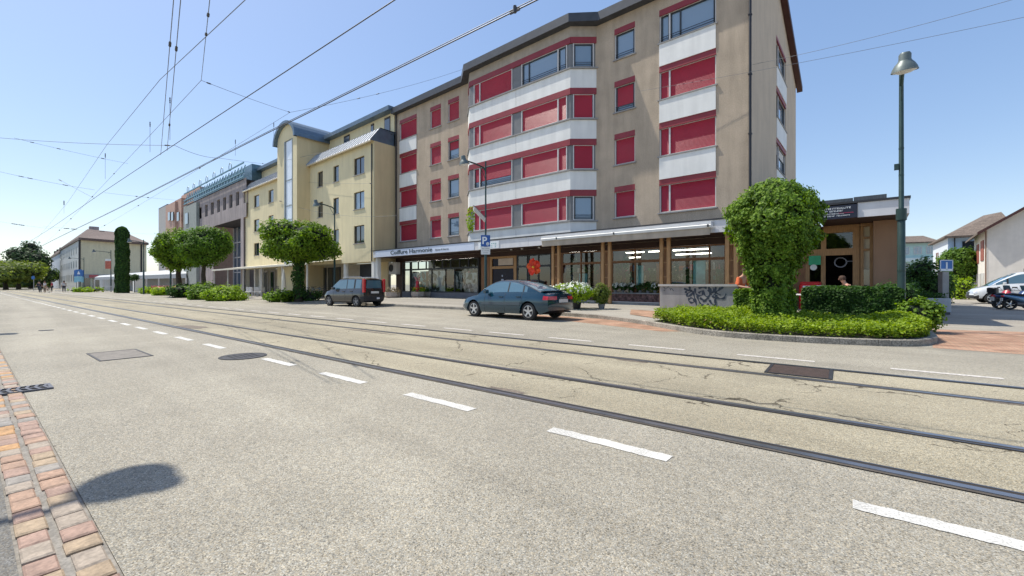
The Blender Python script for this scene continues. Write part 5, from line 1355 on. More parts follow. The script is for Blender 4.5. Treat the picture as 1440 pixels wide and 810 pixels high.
for i in range(i0,i1): 
    p,q=KI[i],KI[i+1]; bk=lambda p:Vector((p.x*.8-.4,15.2,0)); b.face([(p.x,p.y,.129),(q.x,q.y,.129),(bk(q).x,15.2,.135+.15),(bk(p).x,15.2,.135+.15)])
struct(b.build('planting_soil',mat('soil',(.03,.028,.015),.95,var=.3)))
# dark clipped hedge behind
def hedge(label,x0,x1,y0,y1,z1,n,lm,seed,s=.085,name='hedge'):
    t=thing(name,label,'hedge',((x0+x1)/2,(y0+y1)/2,.12)); r=random.Random(seed); b=MB(); b.use(lm); c=0
    while c<n:
        x=r.uniform(x0,x1); y=r.uniform(y0,y1); z=r.uniform(.15,z1); f=r.choice((0,0,0,1,1,2))
        w=.07*noise.noise(Vector((x*1.5,y,z*1.5)))+.05*noise.noise(Vector((x*4,y,z*4)))
        if f==0: y=y0+w; d=Vector((0,-1,.4))
        elif f==1: z=z1+w+.04*noise.noise(Vector((x*9,y*9,0))); d=Vector((0,0,1))
        else: x=x1+w if r.random()<.5 else x0-w; d=Vector((1 if x>x0+.1 else -1,0,.3))
        for j in range(4): leaf(b,Vector((x,y,z))+rdir(r)*.06,d+rdir(r)*.7,r.uniform(.7,1.25)*s,r); c+=1
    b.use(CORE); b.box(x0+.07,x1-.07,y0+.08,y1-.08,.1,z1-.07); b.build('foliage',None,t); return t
hedge('dark clipped hedge behind the ivy tree, in front of the cafe terrace',-1.55,.55,14.9,15.7,1.05,15000,LFD,81)
hedge('lighter hedge section between the graffiti wall and the ivy tree',-3.15,-1.75,14.0,14.7,.98,9000,leafmat('leaf_hedge_light',(.025,.07,.012),(.14,.24,.03),(.24,.34,.05)),82)
shrub('loose light green shrub at the right end of the planted island',1292,10.7,.12,.42,.52,.085,4200,LIVY,83,sp=6)
shrub('dark rosemary-like shrub behind the lamp post',1250,13.5,.2,.75,.75,.09,3500,LFD,84)
# flowers in front of the flower shop
WHF=mat('petal_white',(.80,.82,.74),.6,var=.06); 
def potplant(px,zc,label,rx,rz,lm,fl,n,seed,pot=True,zb=None,cat='potted plant',group='potted plants outside the flower shop',potm=None,ps=.2):
    z0=gz(at(px,zc)) if zb is None else zb; g=P3(px,zc,z0); t=thing('potted_plant',label,cat,g,group)
    ph=ps*1.35
    b=MB(); b.lathe([(ps*.7,0),(ps,ph),(ps*.88,ph),(ps*.8,ph*.8),(0,ph*.8)],g,14); b.build('pot',potm or mat('pot_grey',(.2,.2,.21),.7),t,smooth=30)
    r=random.Random(seed); b=MB(); b.use(lm); c=(g[0],g[1],z0+ph+rz*.8); bl=spread(c,(rx,rx,rz),4,.6,seed)
    crown(b,bl,n,.085,seed,shell=.3,up=.5,rough=.3)
    if rz>.35: b.use(CORE); core(b,[bl[0]],.55)
    b.build('foliage',None,t)
    if fl:
        b=MB()
        for k in range(int(fl)):
            d=rdir(r); d.z=abs(d.z)*1.0; p=Vector(c)+Vector((d.x*rx,d.y*rx,d.z*rz))*r.uniform(.85,1.1)
            for j in range(7): leafq(b,p+rdir(r)*.05,d+rdir(r)*.6,.085,r)
        b.build('blossom',WHF,t)
    return t
zq=17.9
potplant(786,zq+1.2,'white-flowering bush in a dark pot behind the blue car',.55,.42,LLIME,70,2000,91,ps=.18)
potplant(811,zq,'large lime green hydrangea with white blossoms in front of the flower shop',.72,.48,LLIME,85,3200,92,ps=.20,potm=BLACK)
potplant(846,zq-.3,'upright yellow-green bush in a pot right of the hydrangea',.34,.52,leafmat('leaf_olive',(.05,.09,.015),(.16,.21,.04),None),0,1500,93,ps=.15)
for i,(px,fw,zz,lab) in enumerate(((866,14,.74,'white-flowered pot plant, leftmost on the rubble ledge'),(876,16,.74,'white-flowered pot plant, second on the rubble ledge'),(888,12,.74,'white-flowered pot plant in the middle of the rubble ledge'),(900,0,.74,'dark leafy pot plant on the rubble ledge'),(911,0,.74,'tall green pot plant on the rubble ledge'),(921,12,.74,'white-flowered pot plant, rightmost on the rubble ledge'))):
    p=onY(px,0,19.75); x=p[0]; zc_=-x*CA+19.75*SA
    potplant(px,zc_,lab,.17,.2+.05*(i==4),LFD,fw,260,100+i,zb=.80,ps=.085,group='small pot plants on the rubble ledge')
b=MB(); a,c=fX(790,19.6),fX(930,19.6); b.box(a,c,19.55,20.0,gz((-8,19.6))-.1,.74); ob=b.build('rubble_ledge',RUB); tag(ob,'low reddish rubble stone ledge under the flower shop windows','stone ledge')
b=MB(); b.box(a,c,19.5,20.02,.742,.79); tag(b.build('ledge_slab',CONC),'thin concrete slab on top of the rubble ledge','slab')
# concrete steps with pale nosing towards the terrace
b=MB(); a=fX(775,18.6); b.box(a,-6.1,18.55,19.5,.1,.36); b.build
st=thing('shop_step','long low pale-edged concrete step along the flower shop','step',(a,18.6,.2))
b.build('step_body',CONC,st)
b=MB(); b.box(a,-6.1,18.53,18.7,.362,.39); b.build('nosing',FRAMEW,st)
# ================= vehicles =================
def lerpt(T,x):
    if x<=T[0][0]: return T[0][1]
    for (a,va),(c,vc) in zip(T,T[1:]):
        if x<=c:
            t=(x-a)/(c-a); return va+(vc-va)*t
    return T[-1][1]
def slerpt(T,x):
    """smooth interpolation through the table"""
    if x<=T[0][0]: return T[0][1]
    n=len(T)
    for i in range(n-1):
        a,va=T[i]; c,vc=T[i+1]
        if x<=c:
            t=(x-a)/(c-a); v0=T[i-1][1] if i>0 else va; x0=T[i-1][0] if i>0 else a-1; v3=T[i+2][1] if i+2<n else vc; x3=T[i+2][0] if i+2<n else c+1
            m0=(vc-v0)/(c-x0)*(c-a); m1=(v3-va)/(x3-a)*(c-a)
            h=t*t*(3-2*t); return (2*t**3-3*t*t+1)*va+(t**3-2*t*t+t)*m0+(-2*t**3+3*t*t)*vc+(t**3-t*t)*m1
    return T[-1][1]
def wheel(par,x,y,r,w,side,rimm,spokes=5,name='wheel'):
    """side=+1: outer face towards +y"""
    b=MB(); y0,y1=(y-w,y) if side>0 else (y,y+w); yo=y; yi=y-side*w
    pr=[(r*.68,0),(r*.78,-.006),(r*.95,-.012),(r,-.035),(r,-w+.035),(r*.95,-w),(r*.6,-w)]
    n=28; rings=[]
    for rr,d in pr:
        rings.append([b.V((x+rr*math.cos(2*PI*k/n),yo+side*d,r+rr*math.sin(2*PI*k/n))) for k in range(n)])
    for A,B in zip(rings,rings[1:]):
        for k in range(n): b.fi([A[k],A[(k+1)%n],B[(k+1)%n],B[k]])
    ty=b.build('wheel',RUBBER,par,smooth=50)
    b=MB(); b.use(rimm); R0=r*.69
    # rim lip, dark dish and spokes
    def ring(rr,d): return [b.V((x+rr*math.cos(2*PI*k/n),yo+side*d,r+rr*math.sin(2*PI*k/n))) for k in range(n)]
    A=ring(R0,-.004);B=ring(R0*.90,-.002);C=ring(R0*.88,-.03)
    for P_,Q in((A,B),(B,C)):
        for k in range(n): b.fi([P_[k],P_[(k+1)%n],Q[(k+1)%n],Q[k]])
    hub=ring(r*.16,-.012); b.fi(hub if side<0 else hub[::-1])
    for s in range(spokes):
        a=2*PI*s/spokes+.3; ca,sa=math.cos(a),math.sin(a)
        def pt(rr,off,d): return (x+rr*ca-off*sa,yo+side*d,r+rr*sa+off*ca)
        w0,w1=r*.11,r*.085
        q=[pt(r*.08,-w0,-.012),pt(r*.08,w0,-.012),pt(R0*.9,w1,-.006),pt(R0*.9,-w1,-.006)]
        b.face(q); 
        for i,j in((0,3),(1,2)):
            e,f=q[i],q[j]; b.face([e,f,(f[0],f[1]-side*.03,f[2]),(e[0],e[1]-side*.03,e[2])])
    b.use(BLACK); C2=ring(R0*.89,-.034); b.fi(C2)
    b.build('rim',None,ty)
    return ty
def car(name,label,cat,spec,paint,loc,rot,group=None,rimm=None):
    t=thing(name,label,cat,(0,0,0),group,local=True)
    L0,L1=spec['x']; WB=spec['wb']; wr=spec['wr']; AR=wr+.055
    n=spec.get('n',72); xs=[L0+(L1-L0)*i/n for i in range(n+1)]
    hw=lambda x:slerpt(spec['hw'],x); zs=lambda x:slerpt(spec['belt'],x); zb=lambda x:lerpt(spec['bot'],x)
    def arch(x):
        z=0
        for wx in WB:
            d=abs(x-wx)
            if d<AR: z=max(z,wr+math.sqrt(AR*AR-d*d))
        return z
    fr=[0,.10,.25,.42,.55,.68,.80,.90,1.0]
    def section(x):
        w=hw(x); b0=zb(x); s=zs(x); P=[]
        for f in fr:
            z=b0+(s-b0)*f
            k=1-.10*max(0,(.25-f)/.25)**1.5-.105*max(0,(f-.62)/.38)**1.7
            if spec.get('line') and abs(f-.55)<.02: k+=.006
            P.append((w*k,z))
        a=arch(x)
        if a>0: P=[(y,max(z,min(a,s-.02))) for y,z in P]
        w1=P[-1][0]; cr=spec.get('crown',.05)
        P+= [(w1*.86,s+cr*.55),(w1*.55,s+cr*.9),(0,s+cr)]
        return P
    S=[section(x) for x in xs]; m=len(S[0])
    mats=spec['mats']; bld={}
    def put(key,pts,off=None):
        b=bld.setdefault(key,MB()); b.face(pts)
    reg=spec.get('side',lambda x,f,z:'body')
    for i in range(n):
        A,B=S[i],S[i+1]; xa,xb=xs[i],xs[i+1]
        for j in range(m-1):
            f=fr[j] if j<len(fr) else 1.1
            key=reg((xa+xb)/2,(fr[j]+fr[j+1])/2 if j<len(fr)-1 else 1.1,(A[j][1]+A[j+1][1]+B[j][1]+B[j+1][1])/4)
            o=1.006 if key!='body' else 1
            for s in(-1,1):
                q=[(xa,s*A[j][0]*o,A[j][1]),(xb,s*B[j][0]*o,B[j][1]),(xb,s*B[j+1][0]*o,B[j+1][1]),(xa,s*A[j+1][0]*o,A[j+1][1])]
                put(key,q if s<0 else q[::-1])
        # underside
        put('under',[(xa,-A[0][0],A[0][1]),(xa,A[0][0],A[0][1]),(xb,B[0][0],B[0][1]),(xb,-B[0][0],B[0][1])])
        if arch((xa+xb)/2)>0:
            for s in(-1,1): put('under',[(xa,s*A[0][0]*.72,A[0][1]),(xb,s*B[0][0]*.72,B[0][1]),(xb,s*B[0][0]*.72,zb(xb)),(xa,s*A[0][0]*.72,zb(xa))])
    # nose and tail caps
    cols=[-1,-.86,-.7,-.45,0,.45,.7,.86,1]
    for end,x,Sx in((0,xs[0],S[0]),(1,xs[-1],S[-1])):
        bul=spec['bulge'][end]*(-1 if end==0 else 1); rg=spec['rear' if end==0 else 'front']
        def pt(j,f):
            y,z=Sx[j]; ff=j/(m-1); vb=math.sin(PI*min(1,max(0,(z-zb(x))/(zs(x)-zb(x)))))*.4+.6
            return (x+bul*(1-f*f)*vb,y*f,z)
        for j in range(m-2):
            for c in range(len(cols)-1):
                f0,f1=cols[c],cols[c+1]; z=(Sx[j][1]+Sx[j+1][1])/2
                key=rg(abs(f0+f1)/2,z)
                q=[pt(j,f0),pt(j,f1),pt(j+1,f1),pt(j+1,f0)]
                if key!='body':
                    dx=.006*(-1 if end==0 else 1); q=[(p[0]+dx,p[1],p[2]) for p in q]
                put(key,q if end==1 else q[::-1])
        put('body',[pt(m-2,f) for f in cols]+[(x,0,Sx[m-1][1])])
    # greenhouse
    cx0,cx1=spec['cab']; rf=lambda x:slerpt(spec['roof'],x); hr=lambda x:lerpt(spec['hr'],x); nx=46
    cxs=[cx0+(cx1-cx0)*i/nx for i in range(nx+1)]
    def csec(x):
        s=zs(x)-.01; z=max(rf(x),s+.005); w0=section(x)[len(fr)-1][0]*.985; k=min(1,(z-s)/.5); w1=w0+(hr(x)-w0)*k
        return [(w0,s),(w0+(w1-w0)*.12,s+(z-s)*.10),(w0+(w1-w0)*.86,s+(z-s)*.86),(w1*.97,s+(z-s)*.955),(w1*.86,z),(w1*.5,z+.022),(0,z+.03)]
    C=[csec(x) for x in cxs]; xr0,xr1=spec['rooftop']; pil=spec['pillars']
    for i in range(nx):
        A,B=C[i],C[i+1]; xa,xb=cxs[i],cxs[i+1]; xm=(xa+xb)/2
        for j in range(6):
            if j in(1,): 
                key='window'
                if not(spec['sidewin'][0]<xm<spec['sidewin'][1]): key='roof'
                if any(abs(xm-p-(A[2][1]-.9)*lean)<wd/2 for p,wd,lean in pil): key='pillar'
            elif j in(0,2): key='roof' if spec.get('sill_paint',True) else 'pillar'
            elif j==3: key='roof'
            else: key='roof' if xr0<xm<xr1 else ('screen' if xm>xr1 else 'rearscreen')
            for s in(-1,1):
                q=[(xa,s*A[j][0],A[j][1]),(xb,s*B[j][0],B[j][1]),(xb,s*B[j+1][0],B[j+1][1]),(xa,s*A[j+1][0],A[j+1][1])]
                put(key,q if s<0 else q[::-1])
    if spec.get('tailgate'):   # near-vertical rear window
        z0,z1,wd_=spec['tailgate']; A=C[0]
        key='screen'
        put('roof',[(cx0,-A[0][0],A[0][1]),(cx0,A[0][0],A[0][1]),(cx0,A[3][0],A[3][1]),(cx0,A[4][0],A[4][1]),(cx0,0,A[6][1]),(cx0,-A[4][0],A[4][1]),(cx0,-A[3][0],A[3][1])][::-1])
        put('rearscreen',[(cx0-.008,-wd_,z0),(cx0-.008,-wd_*.88,z1),(cx0-.008,wd_*.88,z1),(cx0-.008,wd_,z0)])
    nm={'body':'body','under':'underbody','window':'side_window','screen':'windscreen','rearscreen':'rear_window','roof':'roof','pillar':'window_pillar','tail':'taillight','head':'headlight','trim':'side_moulding','bumper':'bumper','dark':'grille','indic':'indicator'}
    parts={}
    for k,b in bld.items():
        if k in('tail','head','indic','window','trim'):   # split left/right into two children
            for s in(-1,1):
                b2=MB(); 
                for f in b.f:
                    c=sum((b.v[i] for i in f),Vector())/len(f)
                    if c.y*s>0: b2.face([b.v[i] for i in f])
                if b2.f: parts[k]=b2.build(nm[k],mats[k],t,smooth=35)
        else:
            parts[k]=b.build(nm[k],paint if k in('body','roof') else mats[k],t,smooth=30)
            if k in('body','roof'):
                bm=bmesh.new(); bm.from_mesh(parts[k].data); bmesh.ops.remove_doubles(bm,verts=bm.verts,dist=.0008); bm.to_mesh(parts[k].data); bm.free(); parts[k].data.set_sharp_from_angle(angle=R(32))
    # shut lines
    for x in spec['doors']:
        P=section(x); 
        for s in(-1,1):
            b=MB()
            for (y0,z0),(y1,z1) in zip(P[:8],P[1:9]):
                b.face([(x-.006,s*(y0+.0025),z0),(x+.006,s*(y0+.0025),z0),(x+.006,s*(y1+.0025),z1),(x-.006,s*(y1+.0025),z1)])
            b.build('door_gap',BLACK,t)
    b=MB()
    for x,z in spec['handles']:
        for s in(-1,1): b.box(x-.09,x+.09,s*hw(x)*.985-.015,s*hw(x)*.985+.015,z-.015,z+.015)
    b.build('door_handle',mats.get('handle',paint),t)
    mx,mz=spec['mirror']
    for s in(-1,1):
        b=MB(); y=s*(hw(mx)*.93); b.bbox(mx-.06,mx+.07,min(y,y+s*.2),max(y,y+s*.2),mz,mz+.13,.025); b.build('wing_mirror',mats.get('mirror',paint),t)
    for wx in WB:
        for s in(-1,1): wheel(t,wx,s*(hw(wx)-.015),wr,.19,s,rimm or CHROME,spec.get('spokes',5))
    zp=spec.get('plate',(.55,.26))
    b=MB(); x=L0-spec['bulge'][0]-.012; b.box(x-.012,x,-zp[1],zp[1],zp[0],zp[0]+.11); b.build('number_plate',mat('plate_white',(.6,.6,.58),.5),t)
    t.location=loc; t.rotation_euler=(0,0,rot)
    return t,parts
def paintmat(name,c,metal=.5,rough=.28,coat=1):
    m,nt,b=newmat(name); N=nt.nodes; L=nt.links
    tc=N.new('ShaderNodeTexCoord'); n=N.new('ShaderNodeTexNoise'); n.inputs['Scale'].default_value=2.5; n.inputs['Detail'].default_value=5; L.new(tc.outputs['Object'],n.inputs[0])
    r=N.new('ShaderNodeValToRGB'); r.color_ramp.elements[0].color=(*[x*.88 for x in c],1); r.color_ramp.elements[1].color=(*[min(1,x*1.1) for x in c],1); L.new(n.outputs[0],r.inputs[0]); L.new(r.outputs[0],b.inputs['Base Color'])
    r2=N.new('ShaderNodeMapRange'); r2.inputs[3].default_value=rough*.8; r2.inputs[4].default_value=rough*1.5; L.new(n.outputs[0],r2.inputs[0]); L.new(r2.outputs[0],b.inputs['Roughness'])
    b.inputs['Metallic'].default_value=metal; b.inputs['Coat Weight'].default_value=coat; b.inputs['Coat Roughness'].default_value=.06
    return m
TL=mat('taillight_red',(.50,.012,.02),.2,var=.15,scale=6,coat=.6); HL=mat('headlight_glass',(.55,.57,.6),.12,var=.1,coat=.6,metal=.3)
CGL=glassmat('car_glass',(1,1,1),base=(.07,.15,.20)); PLB=mat('plastic_black',(.025,.025,.028),.6)  # blue base paints a sky reflection into the car windows
base_m=dict(under=BLACK,window=CGL,screen=CGL,rearscreen=CGL,pillar=BLACK,tail=TL,head=HL,trim=PLB,bumper=PLB,dark=BLACK,indic=mat('indicator_orange',(.7,.2,.02),.3))
# blue fastback
BLUE=paintmat('paint_petrol',(.004,.042,.072),.35,.12); GREYTR=mat('moulding_grey',(.055,.075,.09),.45)
spec=dict(x=(-2.05,2.10),wb=(-1.30,1.305),wr=.295,
 hw=[(-2.05,.74),(-1.8,.81),(-1.3,.842),(0,.848),(1.2,.84),(1.7,.80),(1.95,.72),(2.10,.62)],
 belt=[(-2.05,.86),(-1.7,.93),(-1.2,.93),(0,.89),(.8,.86),(1.2,.80),(1.7,.70),(1.98,.60),(2.1,.50)],
 bot=[(-2.05,.34),(-1.8,.24),(-1.7,.2),(1.8,.19),(2.1,.26)],
 roof=[(-1.78,.93),(-1.5,1.03),(-1.0,1.20),(-.55,1.31),(-.1,1.345),(.2,1.335),(.5,1.26),(.9,1.04),(1.18,.84)],hr=[(-1.7,.60),(-.6,.56),(.3,.56),(1.1,.62)],
 cab=(-1.76,1.16),rooftop=(-.72,.36),sidewin=(-1.22,.80),pillars=[(-.28,.05,-.1),(-.93,.05,-.35)],
 doors=[-1.02,-.25,.72],handles=[(-.88,.78),(-.08,.77)],mirror=(.58,.88),bulge=(.10,.14),plate=(.60,.26),crown=.045,
 side=lambda x,f,z:('trim' if (-.95<x<.9 and .40<f<.50) else ('tail' if (x<-1.86 and .68<f<.95) else ('head' if x>1.86 and .60<f<.95 else ('indic' if 1.72<x<1.80 and .55<f<.68 and False else 'body')))),
 rear=lambda f,z:'tail' if (.70<z<.83 and f>.30) else ('dark' if z<.36 else 'body'),front=lambda f,z:'head' if (.42<z<.60 and f>.6) else ('dark' if z<.36 and f<.7 else 'body'),
 mats=dict(base_m,trim=GREYTR))
pf=onG(666,445.2); pr_=onG(742,450.6)
mid=(pf+pr_)/2; dirv=(pf-pr_).normalized(); ang=math.atan2(dirv.y,dirv.x)
nrm=Vector((dirv.y,-dirv.x,0))  # right of travel = towards buildings
cpos=mid+nrm*.83
bc,bp_=car('blue_car','dark petrol blue fastback car with red tail lamps parked in front of the flower shop','car',spec,BLUE,(cpos.x,cpos.y,0),ang)
b=MB(); b.box(-2.165,-2.15,-.2,.2,.74,.755); b.build('badge_strip',CHROME,bc)
b=MB(); b.tube([(-2.16,-.45,.27),(-1.9,-.45,.27)],.03,8); b.build('exhaust_pipe',CHROME,bc)
b=MB()
b.bbox(-1.86,-1.70,-.66,.66,.965,1.0,.01); b.build('rear_spoiler',BLUE,bc)
b=MB(); b.tube([(.1,.45,1.33),(-.02,.46,1.48)],.005,4); b.build('aerial',BLACK,bc)
# grey mini MPV
GREYP_=paintmat('paint_grey',(.05,.049,.047),.45,.16)
spec2=dict(x=(-1.70,1.75),wb=(-1.15,1.15),wr=.29,
 hw=[(-1.7,.70),(-1.5,.765),(0,.785),(1.2,.77),(1.6,.70),(1.75,.60)],
 belt=[(-1.7,.95),(-.6,.93),(.4,.90),(.95,.88),(1.4,.80),(1.65,.70),(1.75,.58)],
 bot=[(-1.7,.30),(-1.5,.22),(1.5,.20),(1.75,.27)],
 roof=[(-1.68,1.46),(-1.5,1.52),(-.8,1.55),(.1,1.53),(.45,1.46),(.75,1.24),(1.12,.9)],hr=[(-1.7,.58),(0,.60),(1.1,.62)],
 cab=(-1.66,1.10),rooftop=(-1.7,.38),sidewin=(-1.45,.85),pillars=[(-.30,.06,0),(-.95,.10,0),(.55,.04,.0)],
 doors=[-.92,-.28,.70],handles=[(-.78,.84),(-.12,.82)],mirror=(.62,.92),bulge=(.05,.14),plate=(.72,.26),crown=.05,tailgate=(1.0,1.42,.52),
 side=lambda x,f,z:'bumper' if (f<.14 or (x<-1.5 and f<.42)) else 'body',
 rear=lambda f,z:'bumper' if z<.58 else ('dark' if .66<z<.80 and f<.5 else 'body'),front=lambda f,z:'head' if (.5<z<.7 and f>.55) else 'body',mats=dict(base_m))
pf=onG(464,430.2); pr_=onG(497.5,431.6); mid=(pf+pr_)/2; dirv=(pf-pr_).normalized(); ang=math.atan2(dirv.y,dirv.x); nrm=Vector((dirv.y,-dirv.x,0)); cpos=mid+nrm*.77
gc,_=car('grey_minivan','small grey high-roofed minivan with tall red tail lamps parked beside the round tree','minivan',spec2,GREYP_,(cpos.x,cpos.y,0),ang,rimm=mat('hubcap_grey',(.25,.25,.26),.4,metal=.5))
for s in(-1,1):
    b=MB(); b.bbox(-1.775,-1.62,min(s*.60,s*.745),max(s*.60,s*.745),.78,1.50,.03); b.build('taillight',TL,gc)
    b=MB(); b.tube([(-1.45,s*.56,1.56),(-1.3,s*.56,1.60),(.0,s*.56,1.60),(.15,s*.56,1.56)],.016,6); b.build('roof_rail',CHROME,gc)
b=MB(); b.box(-1.80,-1.765,-.3,-.12,.40,.50); b.build('reverse_lamp',mat('lamp_clear',(.7,.68,.68),.2),gc)
# white van on the right
VANP=paintmat('paint_white',(.66,.68,.70),.0,.35)
spec3=dict(x=(-2.6,2.22),wb=(-1.65,1.45),wr=.34,
 hw=[(-2.6,.90),(-2.4,.95),(0,.96),(1.6,.94),(2.05,.86),(2.22,.74)],
 belt=[(-2.6,1.22),(.5,1.20),(1.2,1.16),(1.7,1.02),(2.05,.88),(2.22,.70)],
 bot=[(-2.6,.34),(2.0,.26),(2.35,.32)],
 roof=[(-2.58,1.9),(-1.8,1.95),(-.2,1.95),(.3,1.90),(.75,1.66),(1.2,1.36),(1.6,1.08)],hr=[(-2.6,.80),(.4,.76),(1.5,.80)],
 cab=(-2.56,1.56),rooftop=(-2.6,.42),sidewin=(-.15,1.25),pillars=[(.82,.05,0)],
 doors=[-.2,.95],handles=[(.0,1.05)],mirror=(.95,1.2),bulge=(.05,.16),plate=(.6,.26),crown=.04,
 side=lambda x,f,z:'bumper' if (f<.12 or (x>2.05 and f<.35)) else ('head' if x>2.08 and .55<f<.9 else 'body'),
 rear=lambda f,z:'tail' if f>.8 and z>.8 else 'body',front=lambda f,z:'head' if (.62<z<.85 and f>.55) else ('bumper' if z<.5 else ('dark' if f<.5 and z<.72 else 'body')),mats=dict(base_m))
c=onG(1396,427.2); dv=(at(1460,25.4)-at(1389,26.6)).normalized(); ang=math.atan2(-dv.y,-dv.x); nn=Vector((dv.y,-dv.x,0)); cpos=c+dv*1.45+Vector((-dv.y,dv.x,0))*.95
vn,_=car('white_van','white panel van with a sloping bonnet parked in front of the white house','van',spec3,VANP,(cpos.x,cpos.y,0),ang)
b=MB()
for k,(x,z,w_,h_) in enumerate(((-1.0,1.55,.5,.06),(-1.0,1.42,.35,.05))):
    b.box(x,x+w_,-.965,-.955,z-.3,z-.3+h_); b.box(x,x+w_,.955,.965,z-.3,z-.3+h_)
b.build('side_stripes',mat('stripe_redvan',(.5,.05,.07),.5),vn)
# two cars further back
spec4=dict(spec2); 
c=at(1345,44); dv=Vector((at(1345,40)-at(1345,44)).normalized())
fc1,_=car('parked_car','small white hatchback parked under the garden tree behind the planter','car',dict(spec2,n=36),VANP,(at(1344,41).x,at(1344,41).y,0),R(150),group='cars parked in the side street')
fc2,_=car('parked_car','small dark hatchback with a pale number plate parked right of the white one','car',dict(spec2,n=36),paintmat('paint_dark',(.03,.035,.045),.3),(at(1359,40).x,at(1359,40).y,0),R(118),group='cars parked in the side street')
# ---------- motorcycles ----------
def motorcycle(label,loc,rot,pc,seatc,box=False,scale=1.0,windshield=True):
    t=thing('motorcycle',label,'motorcycle',(0,0,0),'motorcycles parked in front of the van',local=True)
    for x in(-.68,.68):
        b=MB(); n=22; r=.29
        for k in range(n):
            a0,a1=2*PI*k/n,2*PI*(k+1)/n
            for (r0,y0),(r1,y1) in zip([(r-.09,.045),(r-.02,.055),(r,0),(r-.02,-.055),(r-.09,-.045)],[(r-.02,.055),(r,0),(r-.02,-.055),(r-.09,-.045),(r-.09,.045)]):
                P=lambda rr,y,a:(x+rr*math.cos(a),y,r+rr*math.sin(a)); b.face([P(r0,y0,a0),P(r0,y0,a1),P(r1,y1,a1),P(r1,y1,a0)])
        w=b.build('wheel',RUBBER,t,smooth=50)
        b=MB()
        for k in range(5): a=2*PI*k/5; b.bar((x,0,r),(x+(r-.09)*math.cos(a),0,r+(r-.09)*math.sin(a)),.03,.035)
        b.lathe([(0,-.06),(.06,-.05),(.06,.05),(0,.06)],(x,0,r),10,'y'); b.build('rim',CHROME,w)
    b=MB()   # fairing and body: lofted ellipses along x
    def loft(b,st,n=12):
        rings=[[b.V((x,w_*math.cos(2*PI*k/n),z+h_*math.sin(2*PI*k/n))) for k in range(n)] for x,z,w_,h_ in st]
        for A,B in zip(rings,rings[1:]):
            for k in range(n): b.fi([A[k],A[(k+1)%n],B[(k+1)%n],B[k]])
        b.fi(rings[0][::-1]); b.fi(rings[-1])
    loft(b,[(-.95,.74,.05,.05),(-.75,.70,.14,.10),(-.45,.62,.18,.14),(-.1,.52,.17,.20),(.1,.42,.15,.15),(.3,.55,.16,.25),(.45,.78,.22,.22),(.58,.84,.17,.15),(.66,.82,.07,.08)]); b.build('fairing',pc,t,smooth=50)
    b=MB(); loft(b,[(-.85,.80,.10,.05),(-.6,.83,.16,.06),(-.25,.78,.16,.07),(.0,.76,.10,.06)]); b.build('seat',seatc,t,smooth=50)
    b=MB(); loft(b,[(-.45,.32,.12,.12),(-.1,.30,.14,.16),(.2,.30,.12,.13)]); b.tube([(-.1,.16,.22),(-.9,.18,.3)],[.03,.05],8); b.build('engine',mat('engine_grey',(.10,.10,.11),.45,metal=.5),t,smooth=50)
    b=MB()
    for y in(-.08,.08): b.tube([(.68,y,.29),(.45,y,.95)],.022,6)
    for y in(-.09,.09): b.tube([(-.68,y,.29),(-.15,y,.42)],.022,6)
    b.tube([(.38,-.36,1.02),(.46,-.15,.99),(.46,.15,.99),(.38,.36,1.02)],.016,6); b.build('fork',BLACK,t)
    for s in(-1,1):
        b=MB(); b.tube([(.46,s*.15,1.0),(.44,s*.3,1.16)],.008,5); b.bbox(.42,.45,s*.3-.06,s*.3+.06,1.13,1.20,.01); b.build('wing_mirror',BLACK,t)
    if windshield:
        b=MB(); b.face([(.60,-.16,.93),(.60,.16,.93),(.44,.14,1.28),(.44,-.14,1.28)]); b.face([(.595,.16,.93),(.595,-.16,.93),(.435,-.14,1.28),(.435,.14,1.28)]); b.build('windscreen',CGL,t)
    if box:
        b=MB(); b.bbox(-1.12,-.78,-.2,.2,.86,1.16,.05); b.build('top_case',BLACK,t)
    b=MB(); b.bbox(-1.0,-.94,-.08,.08,.68,.76,.01); b.build('taillight',TL,t)
    b=MB(); b.box(-1.03,-1.01,-.09,.09,.46,.62); b.build('number_plate',MATS['plate_white'],t)
    b=MB(); b.lathe([(0,.0),(.08,.0),(.1,-.05)],(.67,0,.83),10,'x'); b.build('headlight',HL,t)
    t.location=loc; t.rotation_euler=(0,0,rot); t.scale=(.9,)*3; return t
BLM=paintmat('paint_mc_blue',(.03,.06,.16),.3); RDM=paintmat('paint_mc_red',(.4,.02,.03),.1)
p=onG(1409,432.5); motorcycle('red and white scooter with a black top case, leftmost of the motorcycles',(p.x,p.y,0),R(60),RDM,BLACK,True)
p=onG(1425,435); motorcycle('dark blue motorcycle second from the left beside the red scooter',(p.x,p.y,0),R(35),BLM,BLACK,False)
p=onG(1445,436); motorcycle('pale blue motorcycle at the right edge of the picture',(p.x,p.y,0),R(20),paintmat('paint_mc_lightblue',(.12,.25,.40),.4),BLACK,False)
